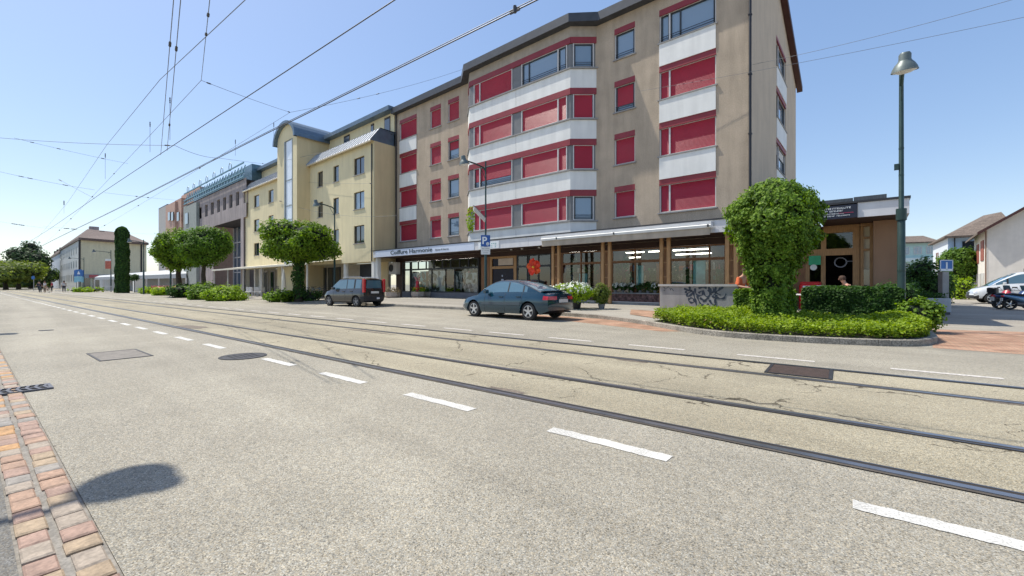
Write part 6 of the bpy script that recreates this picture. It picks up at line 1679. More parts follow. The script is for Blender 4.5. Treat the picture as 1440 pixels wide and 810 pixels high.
# ================= street lamps =================
def lamp(label,base,arm,H=7.35,alen=1.25,name='street_lamp',thick=1.0,group='green street lamps with one curved arm',sleeve=True):
    t=thing(name,label,'street lamp',tuple(base),group); x,y,z=base; arm=Vector(arm).normalized()
    b=MB(); b.tube([(x,y,z-.1),(x,y,z+2.9),(x,y,z+2.95),(x,y,z+H)],[.075*thick,.07*thick,.048*thick,.04*thick],12)
    if sleeve:
        b.tube([(x,y,z+2.75),(x,y,z+3.05)],.095*thick,12)
        for h_ in(1.4,3.9,4.6): b.tube([(x,y,z+h_),(x,y,z+h_+.05)],.078*thick if h_<2.9 else .055,12)
    b.build('pole',GREEN,t,smooth=40)
    p=Vector((x,y,z+H-.35)); q=Vector((x,y,z+H-.30))+arm*alen
    b=MB(); b.tube([p+Vector((0,0,-.15)),p+arm*.15,p.lerp(q,.5)+Vector((0,0,.08)),q+Vector((0,0,.12))],[.045,.042,.04,.038],8); b.tube([p+Vector((0,0,-.6)),p+arm*.35+Vector((0,0,-.02))],.014,6); b.build('arm',GREEN,t,smooth=40)
    # bell shade tilted a little upwards along the arm
    b=MB(Matrix.Translation(q)@Matrix.Rotation(R(12),4,Vector((-arm.y,arm.x,0))))
    b.lathe([(.0,.34),(.09,.33),(.12,.28),(.12,.16),(.14,.12),(.19,.06),(.235,-.02),(.265,-.11),(.25,-.11),(.23,-.03),(.16,.03)],(0,0,0),24)
    b.build('lamp_shade',mat('lamp_shade_green',(.13,.16,.155),.45,var=.1,metal=.2),t,smooth=50)
    b=MB(Matrix.Translation(q)@Matrix.Rotation(R(12),4,Vector((-arm.y,arm.x,0)))); b.lathe([(.0,-.17),(.12,-.155),(.22,-.11),(.26,-.085),(0,-.07)],(0,0,0),20); b.build('lamp_glass',mat('lamp_glass',(0,0,0)),t,smooth=60)
    return t
armn=-NR
zr=11.1; lb=at(1267.5,zr,.13)
lamp('tall green street lamp standing in the shrubs at the right end of the planted island',lb,armn,H=hgt(94,zr)-.13,alen=.75,thick=1.15)
# lamp details: sensor box
b=MB(); b.box(lb.x-.14,lb.x-.05,lb.y-.05,lb.y+.05,hgt(238,zr),hgt(230,zr)); b.build('sensor_box',GREEN,[o for o in COL.objects if o.name.startswith('street_lamp')][0])
zm=22.2; lm_=at(683,zm,.14)
ml=lamp('green street lamp carrying a blue parking sign in front of the hairdresser',lm_,(at(648,zm-1.0)-at(683,zm)),H=hgt(228,zm)-.1,alen=1.35)
zl=30.5; l3=at(470.5,zl,.1)
lamp('green street lamp behind the round tree and the grey minivan',l3,(at(440,zl-1)-at(470,zl)),H=hgt(287,zl),alen=1.25,sleeve=False)
for (px,zc,top,lab,ax) in((202,52,337,'street lamp just left of the round trees with its bell shade seen end-on',None),(156,70,352,'street lamp left of the ivy column, arm reaching over the tracks',139),(118,92,362,'distant street lamp in front of the cream corner building',104),(240,46,349,'thin lamp post hidden behind the dark round tree',None)):
    b0=at(px,zc,0); a=(at(ax,zc-1)-b0) if ax else -NR
    lamp(lab,b0,a,H=hgt(top,zc),alen=1.3 if ax is None else (px-ax)*zc/F,sleeve=False,thick=1.2)
# lamps on the near pavement, outside the picture, whose shadows fall into it
sh=Vector((math.cos(R(16)),math.sin(R(16)),0))/math.tan(R(60))
for k,(px,py) in enumerate(((197,680),(8,470))):
    s=onG(px,py); Hh=7.15; hd=Vector((s.x,s.y,0))-sh*Hh; base=hd-NR*1.25
    lamp('green street lamp on the near pavement, %s'%('its bell-shaped shadow beside the gutter' if k==0 else 'casting the small shadow at far left'),Vector((base.x,base.y,0)),NR,H=7.35,alen=1.25)
# parking sign on the middle lamp
sg=thing('parking_sign','blue parking sign with a white panel below on the middle lamp post','sign',(lm_.x,lm_.y,3.5))
mper=zm/F; MSg=frame((lm_.x+.12*CA,lm_.y-.12*SA,0),(SA,CA,0)); 
zt_,zmid,zb_=hgt(331,zm),hgt(347,zm),hgt(358,zm); hw_=.24
b=MB(MSg); b.box(-hw_,hw_,0,.02,zmid,zt_); b.build('blue_plate',mat('sign_blue',(.015,.09,.34),.4,var=.05),sg)
b=MB(MSg); b.box(-hw_,hw_,0,.02,zb_,zmid-.01); b.build('white_plate',mat('sign_plate_white',(.68,.68,.66),.5,var=.05),sg)
textmb('P',.52,MSg@Matrix.Translation((-.19,-.006,zmid+.14)),'letter_p',mat('letter_white',(0,0,0)),sg,bold=.012)
b=MB(MSg); r0=Vector((.11,0,zmid+.14))
b.M=MSg@Matrix.Translation(r0); b.lathe([(.055,-.003),(.085,-.003),(.085,-.008),(.055,-.008),(.055,-.003)],(0,0,0),16,'y'); b.build('disc_symbol',MATS['letter_white'],sg)
b=MB(MSg)
for i in range(3):
    for j in range(6):
        if (i*7+j*3)%5: b.box(-.17+j*.06,-.135+j*.06,-.006,0,zb_+.07+i*.11,zb_+.10+i*.11)
b.build('small_print',mat('print_grey',(.3,.3,.3),.6),sg)
b=MB(MSg); b.tube([(0,.12,zb_+.1),(0,.02,zb_+.1)],.015,6); b.tube([(0,.12,zt_-.1),(0,.02,zt_-.1)],.015,6); b.build('bracket',GREEN,sg)
# white direction board on the same post, turned away, and a hanging flower pot
db=thing('finger_sign','white finger sign seen edge-on above the parking sign','sign',(lm_.x,lm_.y,4.8))
p0=at(666,zm-1.6); z0=hgt(293,zm-1.6); p1=at(682,zm-.1); z1=hgt(310,zm)
b=MB(); b.bar((p0.x,p0.y,z0),(p1.x,p1.y,z1),.04,.22); b.build('board',WHITE,db)
b=MB(); b.bar((p0.x,p0.y,z0+.13),(p1.x,p1.y,z1+.13),.06,.03); b.build('board_frame',GREYP,db)
hp=at(662,zm+2.5); zc_=zm+2.5
hb=thing('hanging_plant','trailing yellow-green hanging plant beside the lamp post','hanging plant',(hp.x,hp.y,hgt(300,zc_)))
r=random.Random(77); b=MB(); b.use(LLIME)
for i in range(240):
    z=r.uniform(hgt(325,zc_),hgt(293,zc_)); w_=.28*(1-abs(z-hgt(308,zc_))/1.2); leafq(b,Vector((hp.x,hp.y,z))+rdir(r)*w_,rdir(r),.13,r)
b.build('foliage',None,hb); b=MB(); b.tube([(hp.x,hp.y,hgt(292,zc_)),(lm_.x,lm_.y,hgt(290,zm))],.012,5); b.build('bracket',BLACK,hb)
# ================= overhead line =================
WIRE=mat('wire_dark',(.045,.045,.05),.5,metal=.3); WIREL=mat('wire_thin',(.16,.17,.19),.5,metal=.3)
def wire(label,pts,r,cat='overhead wire',m=WIRE,sag=0,group=None,n=1,name='contact_wire'):
    P=[Vector(p) for p in pts]; b=MB()
    if sag>0:
        Q=[]
        for a,c in zip(P,P[1:]):
            for k in range(10): t=k/10; q=a.lerp(c,t); q.z-=sag*4*t*(1-t); Q.append(q)
        Q.append(P[-1]); P=Q
    b.tube(P,r,6); o=b.build(name,m); tag(o,label,cat,group); return o
def rdz(t,d,z): v=rd(t,d); return (v.x,v.y,z)
# heights/offsets read from the two wires' bearings: z = eye + slope*d/cos(a)
d1=4.17; z1=1.2+.661*d1/.613; d2=6.6; z2=1.2+.497*d2/.613
def zig(d,z,amp,ph): return [rdz(20-12*k,d+amp*math.sin(k*1.3+ph)*(k>2),z) for k in range(0,22)]
wire('tram contact wire running over the near track to the left horizon',zig(d1,z1,.05,0),.010)
wire('pair of tram wires over the far track, thicker of the two',zig(d2,z2,.04,1),.014)
wire('second wire of the pair over the far track, just above the thick one',[(x,y,z+.07) for x,y,z in zig(d2+.03,z2,.04,1)],.009)
d3=.9; wire('thin messenger wire curving over the near lane at upper left',[(*tuple(at(350,9.5))[:2],hgt(-5,9.5)),(*tuple(at(225,16))[:2],hgt(112,16)),(*tuple(at(150,27))[:2],hgt(204,27)),(*tuple(at(95,55))[:2],hgt(285,55)),(*tuple(at(40,120))[:2],hgt(350,120))],.010,m=WIREL)
INS=mat('insulator_dark',(.05,.05,.055),.5)
def pz(px,py,zc): v=at(px,zc); return Vector((v.x,v.y,hgt(py,zc)))
def onwire(px,d,z):
    """point on a wire parallel to the road at bearing px"""
    r=(px-720)/F; # solve t for xc/zc=r with P=UR*t+NR*d
    A_x=UR.x*SA+UR.y*CA; A_z=-UR.x*CA+UR.y*SA; B_x=NR.x*SA+NR.y*CA; B_z=-NR.x*CA+NR.y*SA
    t=(r*B_z-B_x)*d/(A_x-r*A_z); return Vector(rdz(t,d,z))
def insul(p,q,f,L=.35,r=.03):
    p=Vector(p);q=Vector(q); c=p.lerp(q,f); dd=(q-p).normalized()*L/2
    b=MB(); b.tube([c-dd,c-dd*.5,c-dd*.45,c-dd*.1,c,c+dd*.1,c+dd*.45,c+dd*.5,c+dd],[r*.4,r,r*.4,r,r*.4,r,r*.4,r,r*.4],8); tag(b.build('insulator',INS),None,'insulator'); return bpy.data.objects[b and COL.objects[-1].name]
def span(label,a,c,ins=(),r=.007,m=WIREL,sag=.1,marks=()):
    t=thing('span_wire',label,'span wire',tuple(a),'span wires and droppers of the tram line')
    P=[];A_=Vector(a);C_=Vector(c)
    for k in range(13): u=k/12; q=A_.lerp(C_,u); q.z-=sag*4*u*(1-u); P.append(q)
    b=MB(); b.tube(P,r,5); b.build('wire',m,t)
    dist=lambda p:(-p.x*CA+p.y*SA)
    for f in ins:
        k=min(11,int(f*12)); c_=P[k].lerp(P[k+1],f*12-k); dd=(C_-A_).normalized()*max(.12,.0055*dist(c_)); rr=max(.024,.0011*dist(c_))
        b=MB(); b.tube([c_-dd,c_-dd*.5,c_-dd*.4,c_,c_+dd*.4,c_+dd*.5,c_+dd],[rr*.4,rr,rr*.5,rr,rr*.5,rr,rr*.4],8); b.build('insulator',INS,t)
    return t
W1=lambda px:onwire(px,d1,z1); W2=lambda px:onwire(px,d2,z2)
fac=lambda px,py,Y=YW-.1: (onY(px,py,Y)[0],Y,onY(px,py,Y)[1])
span('span wire from the left sky across both tracks to the yellow tower',pz(-60,188,16),W1(246),ins=(.97,))
span('span wire between the near contact wire and the far pair at the picture left',W1(246),W2(308),ins=())
span('span wire from the far pair to the yellow building wall',W2(308),fac(396,232,TY-.05),ins=(.5,),sag=.05)
span('left dropper wire of the pair rising out of the top of the picture',W1(226)+Vector((0,0,.0)),pz(245,-10,6.5),ins=(.83,),sag=0)
span('right dropper wire of the pair rising out of the top of the picture',W1(235),pz(255,-10,6.5),ins=(.3,.80),sag=0)
span('short dropper with a long insulator at the top of the picture',pz(283,113,13),pz(296,-10,6.8),ins=(.68,.85),sag=0)
span('pull-off wire from the dropper down to the far side of the street',pz(283,113,13),pz(408,158,19),ins=(.06,.98),sag=.03)
span('faint wire continuing from the pull-off towards the brown building',pz(408,158,19),fac(655,96,19.6),ins=(.30,.40),sag=.2)
span('faint messenger wire from the pull-off to the horizon',pz(408,158,19),pz(95,345,95),ins=(.12,.3,.5),sag=.3)
span('faint messenger wire from the dropper down to the horizon',pz(283,113,13),pz(60,345,90),ins=(.15,.24,.40,.55),sag=.3)
span('second span wire rising to the left from the tracks',pz(-40,232,24),pz(133,267,30),ins=(.35,.42,.72),sag=.1)
span('continuation of the second span wire to the far pair',pz(82,252,28),W1(133),ins=(.05,.1),sag=.0)
span('third span wire between the tracks, nearly level',pz(147,271,31),fac(300,285,17.9),ins=(.18,.26),sag=.1)
span('upper faint span wire on the left',pz(20,194,22),pz(180,230,30),ins=(.12,.32,.72),sag=.05)
span('distant span wire low on the left',pz(-20,308,52),pz(75,322,58),ins=(.40,.5),sag=.1)
span('distant span wire with insulators near the far building',pz(60,318,58),fac(240,330,17.9),ins=(.15,.2,.4),sag=.2)
span('upper of the two wires crossing the sky behind the right lamp',pz(1010,100,19.2),pz(1450,-8,12),sag=.15)
span('lower of the two wires crossing the sky behind the right lamp',pz(900,128,20.5),pz(1460,20,13),sag=.1)
span('thin wire from the middle of the yellow building to the brown one',fac(392,282,16.9),fac(558,303,18.1),ins=(.02,),sag=.6)
span('upper thin wire across the yellow building to the drainpipe',fac(420,255,18.05),fac(524,258,18.0),ins=(.98,),sag=.1)
span('wire from the yellow mansard to the brown building corner',fac(404,225,16.9),pz(556,187,34),ins=(.97,),r=.012,sag=.1)
for k,(pa,pb,za,zb2) in enumerate(((239,239,140,197),(211,211,174,214),(148,148,218,252),(385,385,175,193),(331,331,199,219),(90,90,285,300))):
    zc=(16,19,28,24,27,45)[k]
    span('short vertical dropper, number by its place from the pull-off wires' if False else ('vertical dropper near the pair of long droppers','short vertical dropper left of the pair of long droppers','vertical dropper over the far left lane','vertical dropper just left of the arched tower','vertical dropper over the blue roof terrace','tiny vertical dropper above the far corner building')[k],pz(pa,za,zc),pz(pb,zb2,zc),ins=(.02,),sag=0)
for o in list(COL.objects):
    if o.name.startswith('insulator') and o.parent is None: bpy.data.objects.remove(o)
cl_=thing('wire_clamp','small hanging clamp on the far pair of wires near the top of the picture','wire clamp',tuple(W2(724)))
p=W2(724); b=MB(); b.tube([p+Vector((0,0,.1)),p-Vector((0,0,.03))],.035,8); b.build('clamp_body',INS,cl_); b=MB(); b.bar(p-UR*.12,p+UR*.12,.03,.05); b.build('jaw',INS,cl_)
# ================= small things =================
# octagonal planters
def planter(px,label,fl,seed,rad=.55,zc=31.2):
    g=at(px,zc); z0=gz(g); t=thing('stone_planter',label,'planter',(g.x,g.y,z0),'octagonal stone planters in front of the hairdresser')
    b=MB(); b.lathe([(rad*.82,0),(rad,.12),(rad,.42),(rad*.86,.42),(rad*.84,.36),(0,.36)],(g.x,g.y,z0),8); b.build('bowl',mat('exposed_concrete',(.42,.35,.29),.9,var=.15,scale=9,fine=.2,fscale=40),t)
    r=random.Random(seed)
    if fl:
        b=MB(); b.use(fl[0]); crown(b,[((g.x,g.y,z0+.5),(rad*.95,rad*.95,.25))],420,.12,seed,shell=.3,up=.6); b.build('foliage',None,t)
        if len(fl)>1:
            b=MB()
            for k in range(90): p=Vector((g.x,g.y,z0+.62))+Vector((r.uniform(-.42,.42),r.uniform(-.42,.42),r.uniform(-.05,.14))); leafq(b,p,rdir(r)+Vector((0,0,.6)),.1,r)
            b.build('blossom',fl[1],t)
    return t
YF=mat('petal_yellow',(0,0,0)); 
planter(552,'nearly empty octagonal stone planter under the air conditioner',(leafmat('leaf_dry',(.08,.07,.04),(.25,.20,.12),None),),111)
planter(589,'octagonal stone planter with yellow and orange flowers',(LLIME,YF),112)
planter(635,'octagonal stone planter with lime green leaves under the middle salon window',(LLIME,),113)
planter(600,'half-hidden octagonal stone planter behind the yellow-flowered one',(LFD,),114,rad=.5,zc=31.9)
# red garden figure / standing red ornament in planter
g=at(587,31.0); z0=gz(g); rf_=thing('red_ornament','slim red and pink cloth ornament standing in the yellow-flowered planter','ornament',(g.x,g.y,z0+.4))
b=MB(); b.lathe([(0,.40),(.06,.42),(.16,.7),(.10,.98),(.13,1.05),(.10,1.2),(0,1.26)],(g.x,g.y,z0),10); b.build('figure',mat('ornament_red',(.5,.03,.05),.6,var=.2,scale=8),rf_,smooth=60)
b=MB()
for k in range(5): a=k*1.26; b.tube([(g.x,g.y,z0+1.15),(g.x+.25*math.cos(a),g.y+.2*math.sin(a),z0+1.45+.08*(k%2))],[.03,.045],5)
b.build('plume',mat('ornament_pink',(.55,.25,.25),.7,var=.2,scale=8),rf_)
# flower pot figure: branches by the last salon window
g=at(657,30.0); z0=gz(g); br=thing('potted_branches','pale blossoming branches in a tall pot left of the lamp post','potted plant',(g.x,g.y,z0))
b=MB(); b.lathe([(.16,0),(.22,.55),(.19,.55),(.17,.45),(0,.45)],(g.x,g.y,z0),12); b.build('pot',mat('exposed_concrete',(0,0,0)),br)
r=random.Random(5); b=MB(); tips=[]
for k in range(12):
    a=r.uniform(0,6.28); e=Vector((g.x+r.uniform(.2,.7)*math.cos(a),g.y+r.uniform(.1,.4)*math.sin(a),z0+r.uniform(1.2,2.2))); m=Vector((g.x,g.y,z0+.5)).lerp(e,.5)+rdir(r)*.1; b.tube([(g.x,g.y,z0+.45),m,e],[.02,.014,.006],5); tips+=[m,e,m.lerp(e,.5)]
b.build('branch',BARK,br)
b=MB()
for p in tips:
    for j in range(9): leafq(b,p+rdir(r)*.15,rdir(r),.1,r)
b.build('blossom',mat('blossom_pale',(.55,.50,.46),.7,var=.2,scale=9),br)
# concrete planter box with stele and blue sign on the right
g=onG(1321,442.5,0); zc=-g.x*CA+g.y*SA; hw_=.47
pb=thing('planter_box','square pale concrete planter box on the side street','planter',tuple(g))
MP=frame(tuple(g),(SA,CA,0))
b=MB(MP); b.box(-hw_*.92,hw_*.92,0,.85,0,.1); b.build('base',mat('base_dark',(.06,.06,.07),.8),pb)
b=MB(MP); b.bbox(-hw_,hw_,-.02,.9,.1,hgt(419.5,zc),.02); b.build('box',mat('concrete_blue',(.42,.44,.46),.85,var=.08,fine=.1,dirt=.15),pb)
r=random.Random(9); b=MB(MP); b.use(LFD)
for i in range(700): leafq(b,Vector((r.uniform(-.42,.42),r.uniform(.05,.8),r.uniform(.6,.86))),Vector((0,0,1))+rdir(r),.08,r)
b.build('foliage',None,pb)
sx=at(1330,zc+1.5); sb=thing('blue_info_sign','blue and white information sign on a grey stone stele behind the planter box','sign',(sx.x,sx.y,0))
zz=zc+1.5; MP=frame((sx.x,sx.y,0),(SA,CA,0)); w_=9*zz/F
b=MB(MP); b.box(-.14,.14,.0,.2,0,hgt(382,zz)); b.build('stele',CONC,sb)
b=MB(MP); b.box(-w_,w_,-.03,.0,hgt(381,zz),hgt(365.5,zz)); b.build('board',mat('sign_blue_bright',(.02,.14,.42),.4),sb)
b=MB(MP); z0_,z1_=hgt(381,zz),hgt(365.5,zz)
for q in((-w_,w_,z0_-.005,z0_+.09),(-w_,w_,z1_-.03,z1_),(-w_,-w_+.03,z0_,z1_),(w_-.03,w_,z0_,z1_),(-.03,.04,z0_+.05,z1_-.1)): b.box(q[0],q[1],-.04,-.03,q[2],q[3])
b.build('white_border',MATS['letter_white'],sb)
# far-left signs: blue pedestrian-area signs, barrier rails
def post_sign(label,px,zc,ytop,wpx,hpx,m,py_bot=None,round_=False,name='road_sign'):
    g=at(px,zc); t=thing(name,label,'sign',(g.x,g.y,0)); zt=hgt(ytop,zc); hh=hpx*zc/F; ww=wpx*zc/F/2; M=frame((g.x,g.y-.08,0),(SA,CA,0))
    b=MB(); b.tube([(g.x,g.y,0),(g.x,g.y,zt)],.05,6); b.build('post',mat('post_grey',(.3,.3,.3),.5),t)
    b=MB(M)
    if round_: b.lathe([(0,-.03),(ww,-.03),(ww,0),(0,0)],(0,0,zt-ww),16,'y')
    else: b.box(-ww,ww,-.04,0,zt-hh,zt)
    b.build('plate',m,t); return t,M,zt,ww,hh
SB=mat('sign_blue_bright',(0,0,0))
for (lab,px,zc,yt,w_,h_) in (('square blue crossing sign, front one of the cluster at the street corner',112,66,379,9,9),('blue sign left of the cluster front sign',107.5,67,380,4,9),('blue sign right of the cluster front sign',117,67,380,3.5,9)):
    t_,M_,zt,ww,hh=post_sign(lab,px,zc,yt,w_,h_,SB)
    if px==112:
        b=MB(M_); b.face([(-ww*.5,-.05,zt-hh*.75),(ww*.5,-.05,zt-hh*.75),(0,-.05,zt-hh*.2)]); b.build('white_symbol',MATS['letter_white'],t_)
    b=MB(M_); b.box(-ww,ww,-.03,0,zt-hh*1.9,zt-hh*1.05); b.build('lower_plate',mat('sign_lightblue',(.25,.5,.62),.5),t_)
post_sign('round blue sign on a pale post under the tall dark tree',47.5,80,388,5,5,SB,round_=True)
def railing(label,px0,px1,zc,n=14,h=.95):
    a=at(px0,zc); c=at(px1,zc); t=thing('barrier_rail',label,'railing',tuple(a),'white barrier rails at the far crossing')
    b=MB(); b.bar((a.x,a.y,h),(c.x,c.y,h),.06,.06); b.bar((a.x,a.y,.25),(c.x,c.y,.25),.05,.05); b.build('rail',FRAMEW,t)
    b=MB()
    for k in range(n+1): q=a.lerp(c,k/n); b.bar((q.x,q.y,0),(q.x,q.y,h),.035,.035)
    b.build('upright',FRAMEW,t)
railing('white barrier rail left of the blue sign cluster',78,104,68); railing('white barrier rail right of the ivy column area',148,166,63,10)
# cafe chairs (white plastic) under the white canopy
def chair(loc,rot,label,first=None):
    if first:
        c=copy_tree(first); c.location=loc; c.rotation_euler=(0,0,rot); c['label']=label; return c
    t=thing('terrace_chair',label,'chair',(0,0,0),'white terrace chairs under the canopy',local=True)
    b=MB(); b.bbox(-.24,.24,-.22,.22,.42,.46,.02); b.build('seat',FRAMEW,t)
    b=MB(); b.bbox(-.24,.24,.20,.24,.46,.90,.02); b.build('backrest',FRAMEW,t)
    for sx_ in(-.2,.2):
        for sy in(-.18,.2): b=MB(); b.box(sx_-.02,sx_+.02,sy-.02,sy+.02,0,.42); b.build('leg',FRAMEW,t)
    t.location=loc; t.rotation_euler=(0,0,rot); return t
f0=None
for i,(px,zc) in enumerate(((349,40),(353,41.5),(358,40),(362,41.5),(367,40.3),(345,42))):
    p=at(px,zc); lab=('white plastic chair leftmost but one in the row by the lime shrub','white plastic chair in the back row, behind the first front chairs','white plastic chair in the middle of the front row','white plastic chair in the back row, further right','white plastic chair at the right end of the front row','white plastic chair at the very left, touching the shrub')[i]
    c_=chair((p.x,p.y,.045),R(20+70*i),lab,f0); f0=f0 or c_
cu=at(399,37); pa=thing('closed_parasol','closed cream parasol standing behind the planting left of the round tree trunk','parasol',(cu.x,cu.y,.05))
b=MB(); b.lathe([(0.02,0),(.025,0.7)],(cu.x,cu.y,.05),8); b.build('pole',FRAMEW,pa); b=MB(); b.lathe([(.12,.7),(.2,.9),(.14,1.7),(.05,2.4),(0,2.5)],(cu.x,cu.y,.05),10); b.build('cloth',mat('canopy_cloth',(0,0,0)),pa,smooth=60)
# bicycles
def bike(label,loc,rot,fm,first=None):
    t=thing('bicycle',label,'bicycle',(0,0,0),'parked bicycles',local=True)
    for x in(-.52,.52):
        b=MB(); n=20; b.tube([(x+.33*math.cos(2*PI*k/n),0,.34+.33*math.sin(2*PI*k/n)) for k in range(n+1)],.022,5,cap=False)
        for k in range(6): a=PI*k/6; b.bar((x+.32*math.cos(a),0,.34+.32*math.sin(a)),(x-.32*math.cos(a),0,.34-.32*math.sin(a)),.006,.006)
        b.build('wheel',RUBBER,t)
    b=MB()
    for p,q in(((-.52,.34),(-.1,.30)),((-.1,.30),(.32,.78)),((-.1,.30),(-.25,.80)),((-.52,.34),(-.22,.75)),((-.23,.76),(.30,.84)),((.52,.34),(.30,.90))): b.tube([(p[0],0,p[1]),(q[0],0,q[1])],.02,6)
    b.build('frame',fm,t)
    b=MB(); b.tube([(.28,-.28,.98),(.33,-.05,.96),(.33,.05,.96),(.28,.28,.98)],.016,6); b.tube([(.30,0,.88),(.33,0,.96)],.016,6); b.build('handlebar',BLACK,t)
    b=MB(); b.bbox(-.38,-.14,-.07,.07,.86,.92,.02); b.tube([(-.25,0,.78),(-.26,0,.87)],.015,6); b.build('saddle',BLACK,t)
    t.location=loc; t.rotation_euler=(0,0,rot); return t
for i,(px,zc,lab,rot) in enumerate(((437,33,'bicycle leaning among others behind the ivy-clad trunk',20),(444,33.5,'bicycle with a dark frame left of the lamp post behind the minivan',70),(452,34,'bicycle nearest the minivan bonnet by the cafe window',110),(386,38,'bicycle parked by the cafe, left of the closed parasol',40))):
    p=at(px,zc,.05); bike(lab,(p.x,p.y,.05),R(rot),(GREEN,BLUEM,FRAMED,BLACK)[i])
# ================= people =================
SKIN=mat('skin',(.50,.27,.18),.6,var=.05); HAIR=mat('hair_brown',(.07,.035,.02),.8,var=.2,scale=20); HAIRD=mat('hair_dark',(.02,.014,.01),.8)
def person(label,loc,rot,J,top,leg,hair,shirt_sleeve=.5,scale=1.0,group=None,skirt=None):
    """J: joints (local, x = facing). One continuous skinned body; clothes are shells."""
    t=thing('person',label,'person',(0,0,0),group,local=True)
    V=[];E=[];Rr=[]
    order=['pelvis','waist','chest','neck','head0','head1','lsh','lel','lwr','lhd','rsh','rel','rwr','rhd','lhip','lkn','lan','lto','rhip','rkn','ran','rto']
    rad=dict(pelvis=.145,waist=.125,chest=.145,neck=.055,head0=.085,head1=.085,lsh=.06,lel=.042,lwr=.03,lhd=.035,rsh=.06,rel=.042,rwr=.03,rhd=.035,lhip=.10,lkn=.062,lan=.04,lto=.035,rhip=.10,rkn=.062,ran=.04,rto=.035)
    idx={k:i for i,k in enumerate(order)}
    links=[('pelvis','waist'),('waist','chest'),('chest','neck'),('neck','head0'),('head0','head1'),('chest','lsh'),('lsh','lel'),('lel','lwr'),('lwr','lhd'),('chest','rsh'),('rsh','rel'),('rel','rwr'),('rwr','rhd'),('pelvis','lhip'),('lhip','lkn'),('lkn','lan'),('lan','lto'),('pelvis','rhip'),('rhip','rkn'),('rkn','ran'),('ran','rto')]
    def skin(name,keys,links,m,grow=0,sub=2,levels=None,root=None):
        ks=[k for k in order if k in keys]; id2={k:i for i,k in enumerate(ks)}
        me=bpy.data.meshes.new(name); me.from_pydata([J[k] for k in ks],[(id2[a],id2[c]) for a,c in links if a in id2 and c in id2],[])
        o=bpy.data.objects.new(name,me); COL.objects.link(o)
        md=o.modifiers.new('skin','SKIN'); md.use_smooth_shade=True
        o.modifiers.new('sub','SUBSURF').levels=sub; o.modifiers['sub'].render_levels=sub
        for i,k in enumerate(ks):
            sv=me.skin_vertices[0].data[i]; rr=rad[k]+grow; sv.radius=(rr,rr*(1.25 if k in('chest','pelvis') else 1)); sv.use_root=(k==(root or ks[0]))
        bpy.context.view_layer.update()
        me2=bpy.data.meshes.new_from_object(o.evaluated_get(bpy.context.evaluated_depsgraph_get())); bpy.data.objects.remove(o)
        me2.materials.clear(); me2.materials.append(m); ob=bpy.data.objects.new(name,me2); COL.objects.link(ob); ob.parent=t
        return ob
    skin('body',order,links,SKIN)
    skin('shirt',['pelvis','waist','chest','lsh','rsh','lel','rel'] if shirt_sleeve>.7 else ['pelvis','waist','chest','lsh','rsh'],links,top,.018)
    skin('trousers',['pelvis','lhip','rhip','lkn','rkn','lan','ran'],links,leg,.016)
    hd=Vector(J['head1']); h0=Vector(J['head0']); up=(hd-h0).normalized()
    b=MB(Matrix.Translation(hd)); b.lathe([(.0,.125),(.06,.118),(.10,.08),(.115,.02),(.10,-.05),(.085,-.05)],(-.02,0,0),14); b.build('hair',hair,t,smooth=60)
    b=MB(Matrix.Translation(hd)); b.lathe([(0,.03),(.012,0),(0,-.025)],(.098,0,-.03),6)
    for s in(-1,1): b.lathe([(0,-.012),(.012,0),(0,.012)],(.09,s*.035,0),6); b.lathe([(0,-.03),(.015,0),(0,.03)],(0,s*.098,-.02),6)
    b.build('face',mat('face_shade',(.30,.14,.10),.6),t,smooth=60)
    # hands: palm with four curled fingers and a thumb
    for s,wr,hn in((1,'lwr','lhd'),(-1,'rwr','rhd')):
        w0=Vector(J[wr]); h1=Vector(J[hn]); d=(h1-w0).normalized(); sd=d.cross(Vector((0,0,1))); sd=sd.normalized() if sd.length>.1 else Vector((0,1,0)); dn=d.cross(sd).normalized()
        b=MB()
        for k in range(4):
            o=sd*(.027-.018*k); ln=(.07,.08,.075,.06)[k]; b.tube([h1+o-d*.01,h1+o+d*ln*.55,h1+o+d*ln*.85+dn*.02],[.010,.009,.007],6)
        b.tube([h1-d*.02+sd*.03,h1+sd*.055+d*.02,h1+sd*.06+d*.045],[.012,.010,.008],6); b.build('fingers',SKIN,t,smooth=60)
    t.location=loc; t.rotation_euler=(0,0,rot); t.scale=(scale,)*3; return t
STAND=dict(pelvis=(0,0,.95),waist=(0,0,1.10),chest=(0,0,1.32),neck=(0,0,1.48),head0=(.01,0,1.57),head1=(.02,0,1.65),lsh=(0,.19,1.38),lel=(-.02,.24,1.12),lwr=(.05,.25,.90),lhd=(.07,.25,.82),rsh=(0,-.19,1.38),rel=(-.02,-.24,1.12),rwr=(.05,-.25,.90),rhd=(.07,-.25,.82),lhip=(0,.09,.88),lkn=(.02,.10,.50),lan=(-.02,.10,.09),lto=(.12,.11,.04),rhip=(0,-.09,.88),rkn=(.03,-.10,.50),ran=(.0,-.10,.09),rto=(.14,-.11,.04))
SIT=dict(pelvis=(0,0,.52),waist=(.03,0,.68),chest=(.12,0,.90),neck=(.19,0,1.05),head0=(.23,0,1.13),head1=(.27,0,1.20),lsh=(.12,.19,.95),lel=(.18,.24,.70),lwr=(.40,.18,.66),lhd=(.48,.15,.66),rsh=(.12,-.19,.95),rel=(.18,-.24,.70),rwr=(.40,-.18,.66),rhd=(.48,-.15,.66),lhip=(.06,.10,.50),lkn=(.46,.12,.50),lan=(.44,.12,.09),lto=(.58,.13,.04),rhip=(.06,-.10,.50),rkn=(.46,-.12,.50),ran=(.44,-.12,.09),rto=(.58,-.13,.04))
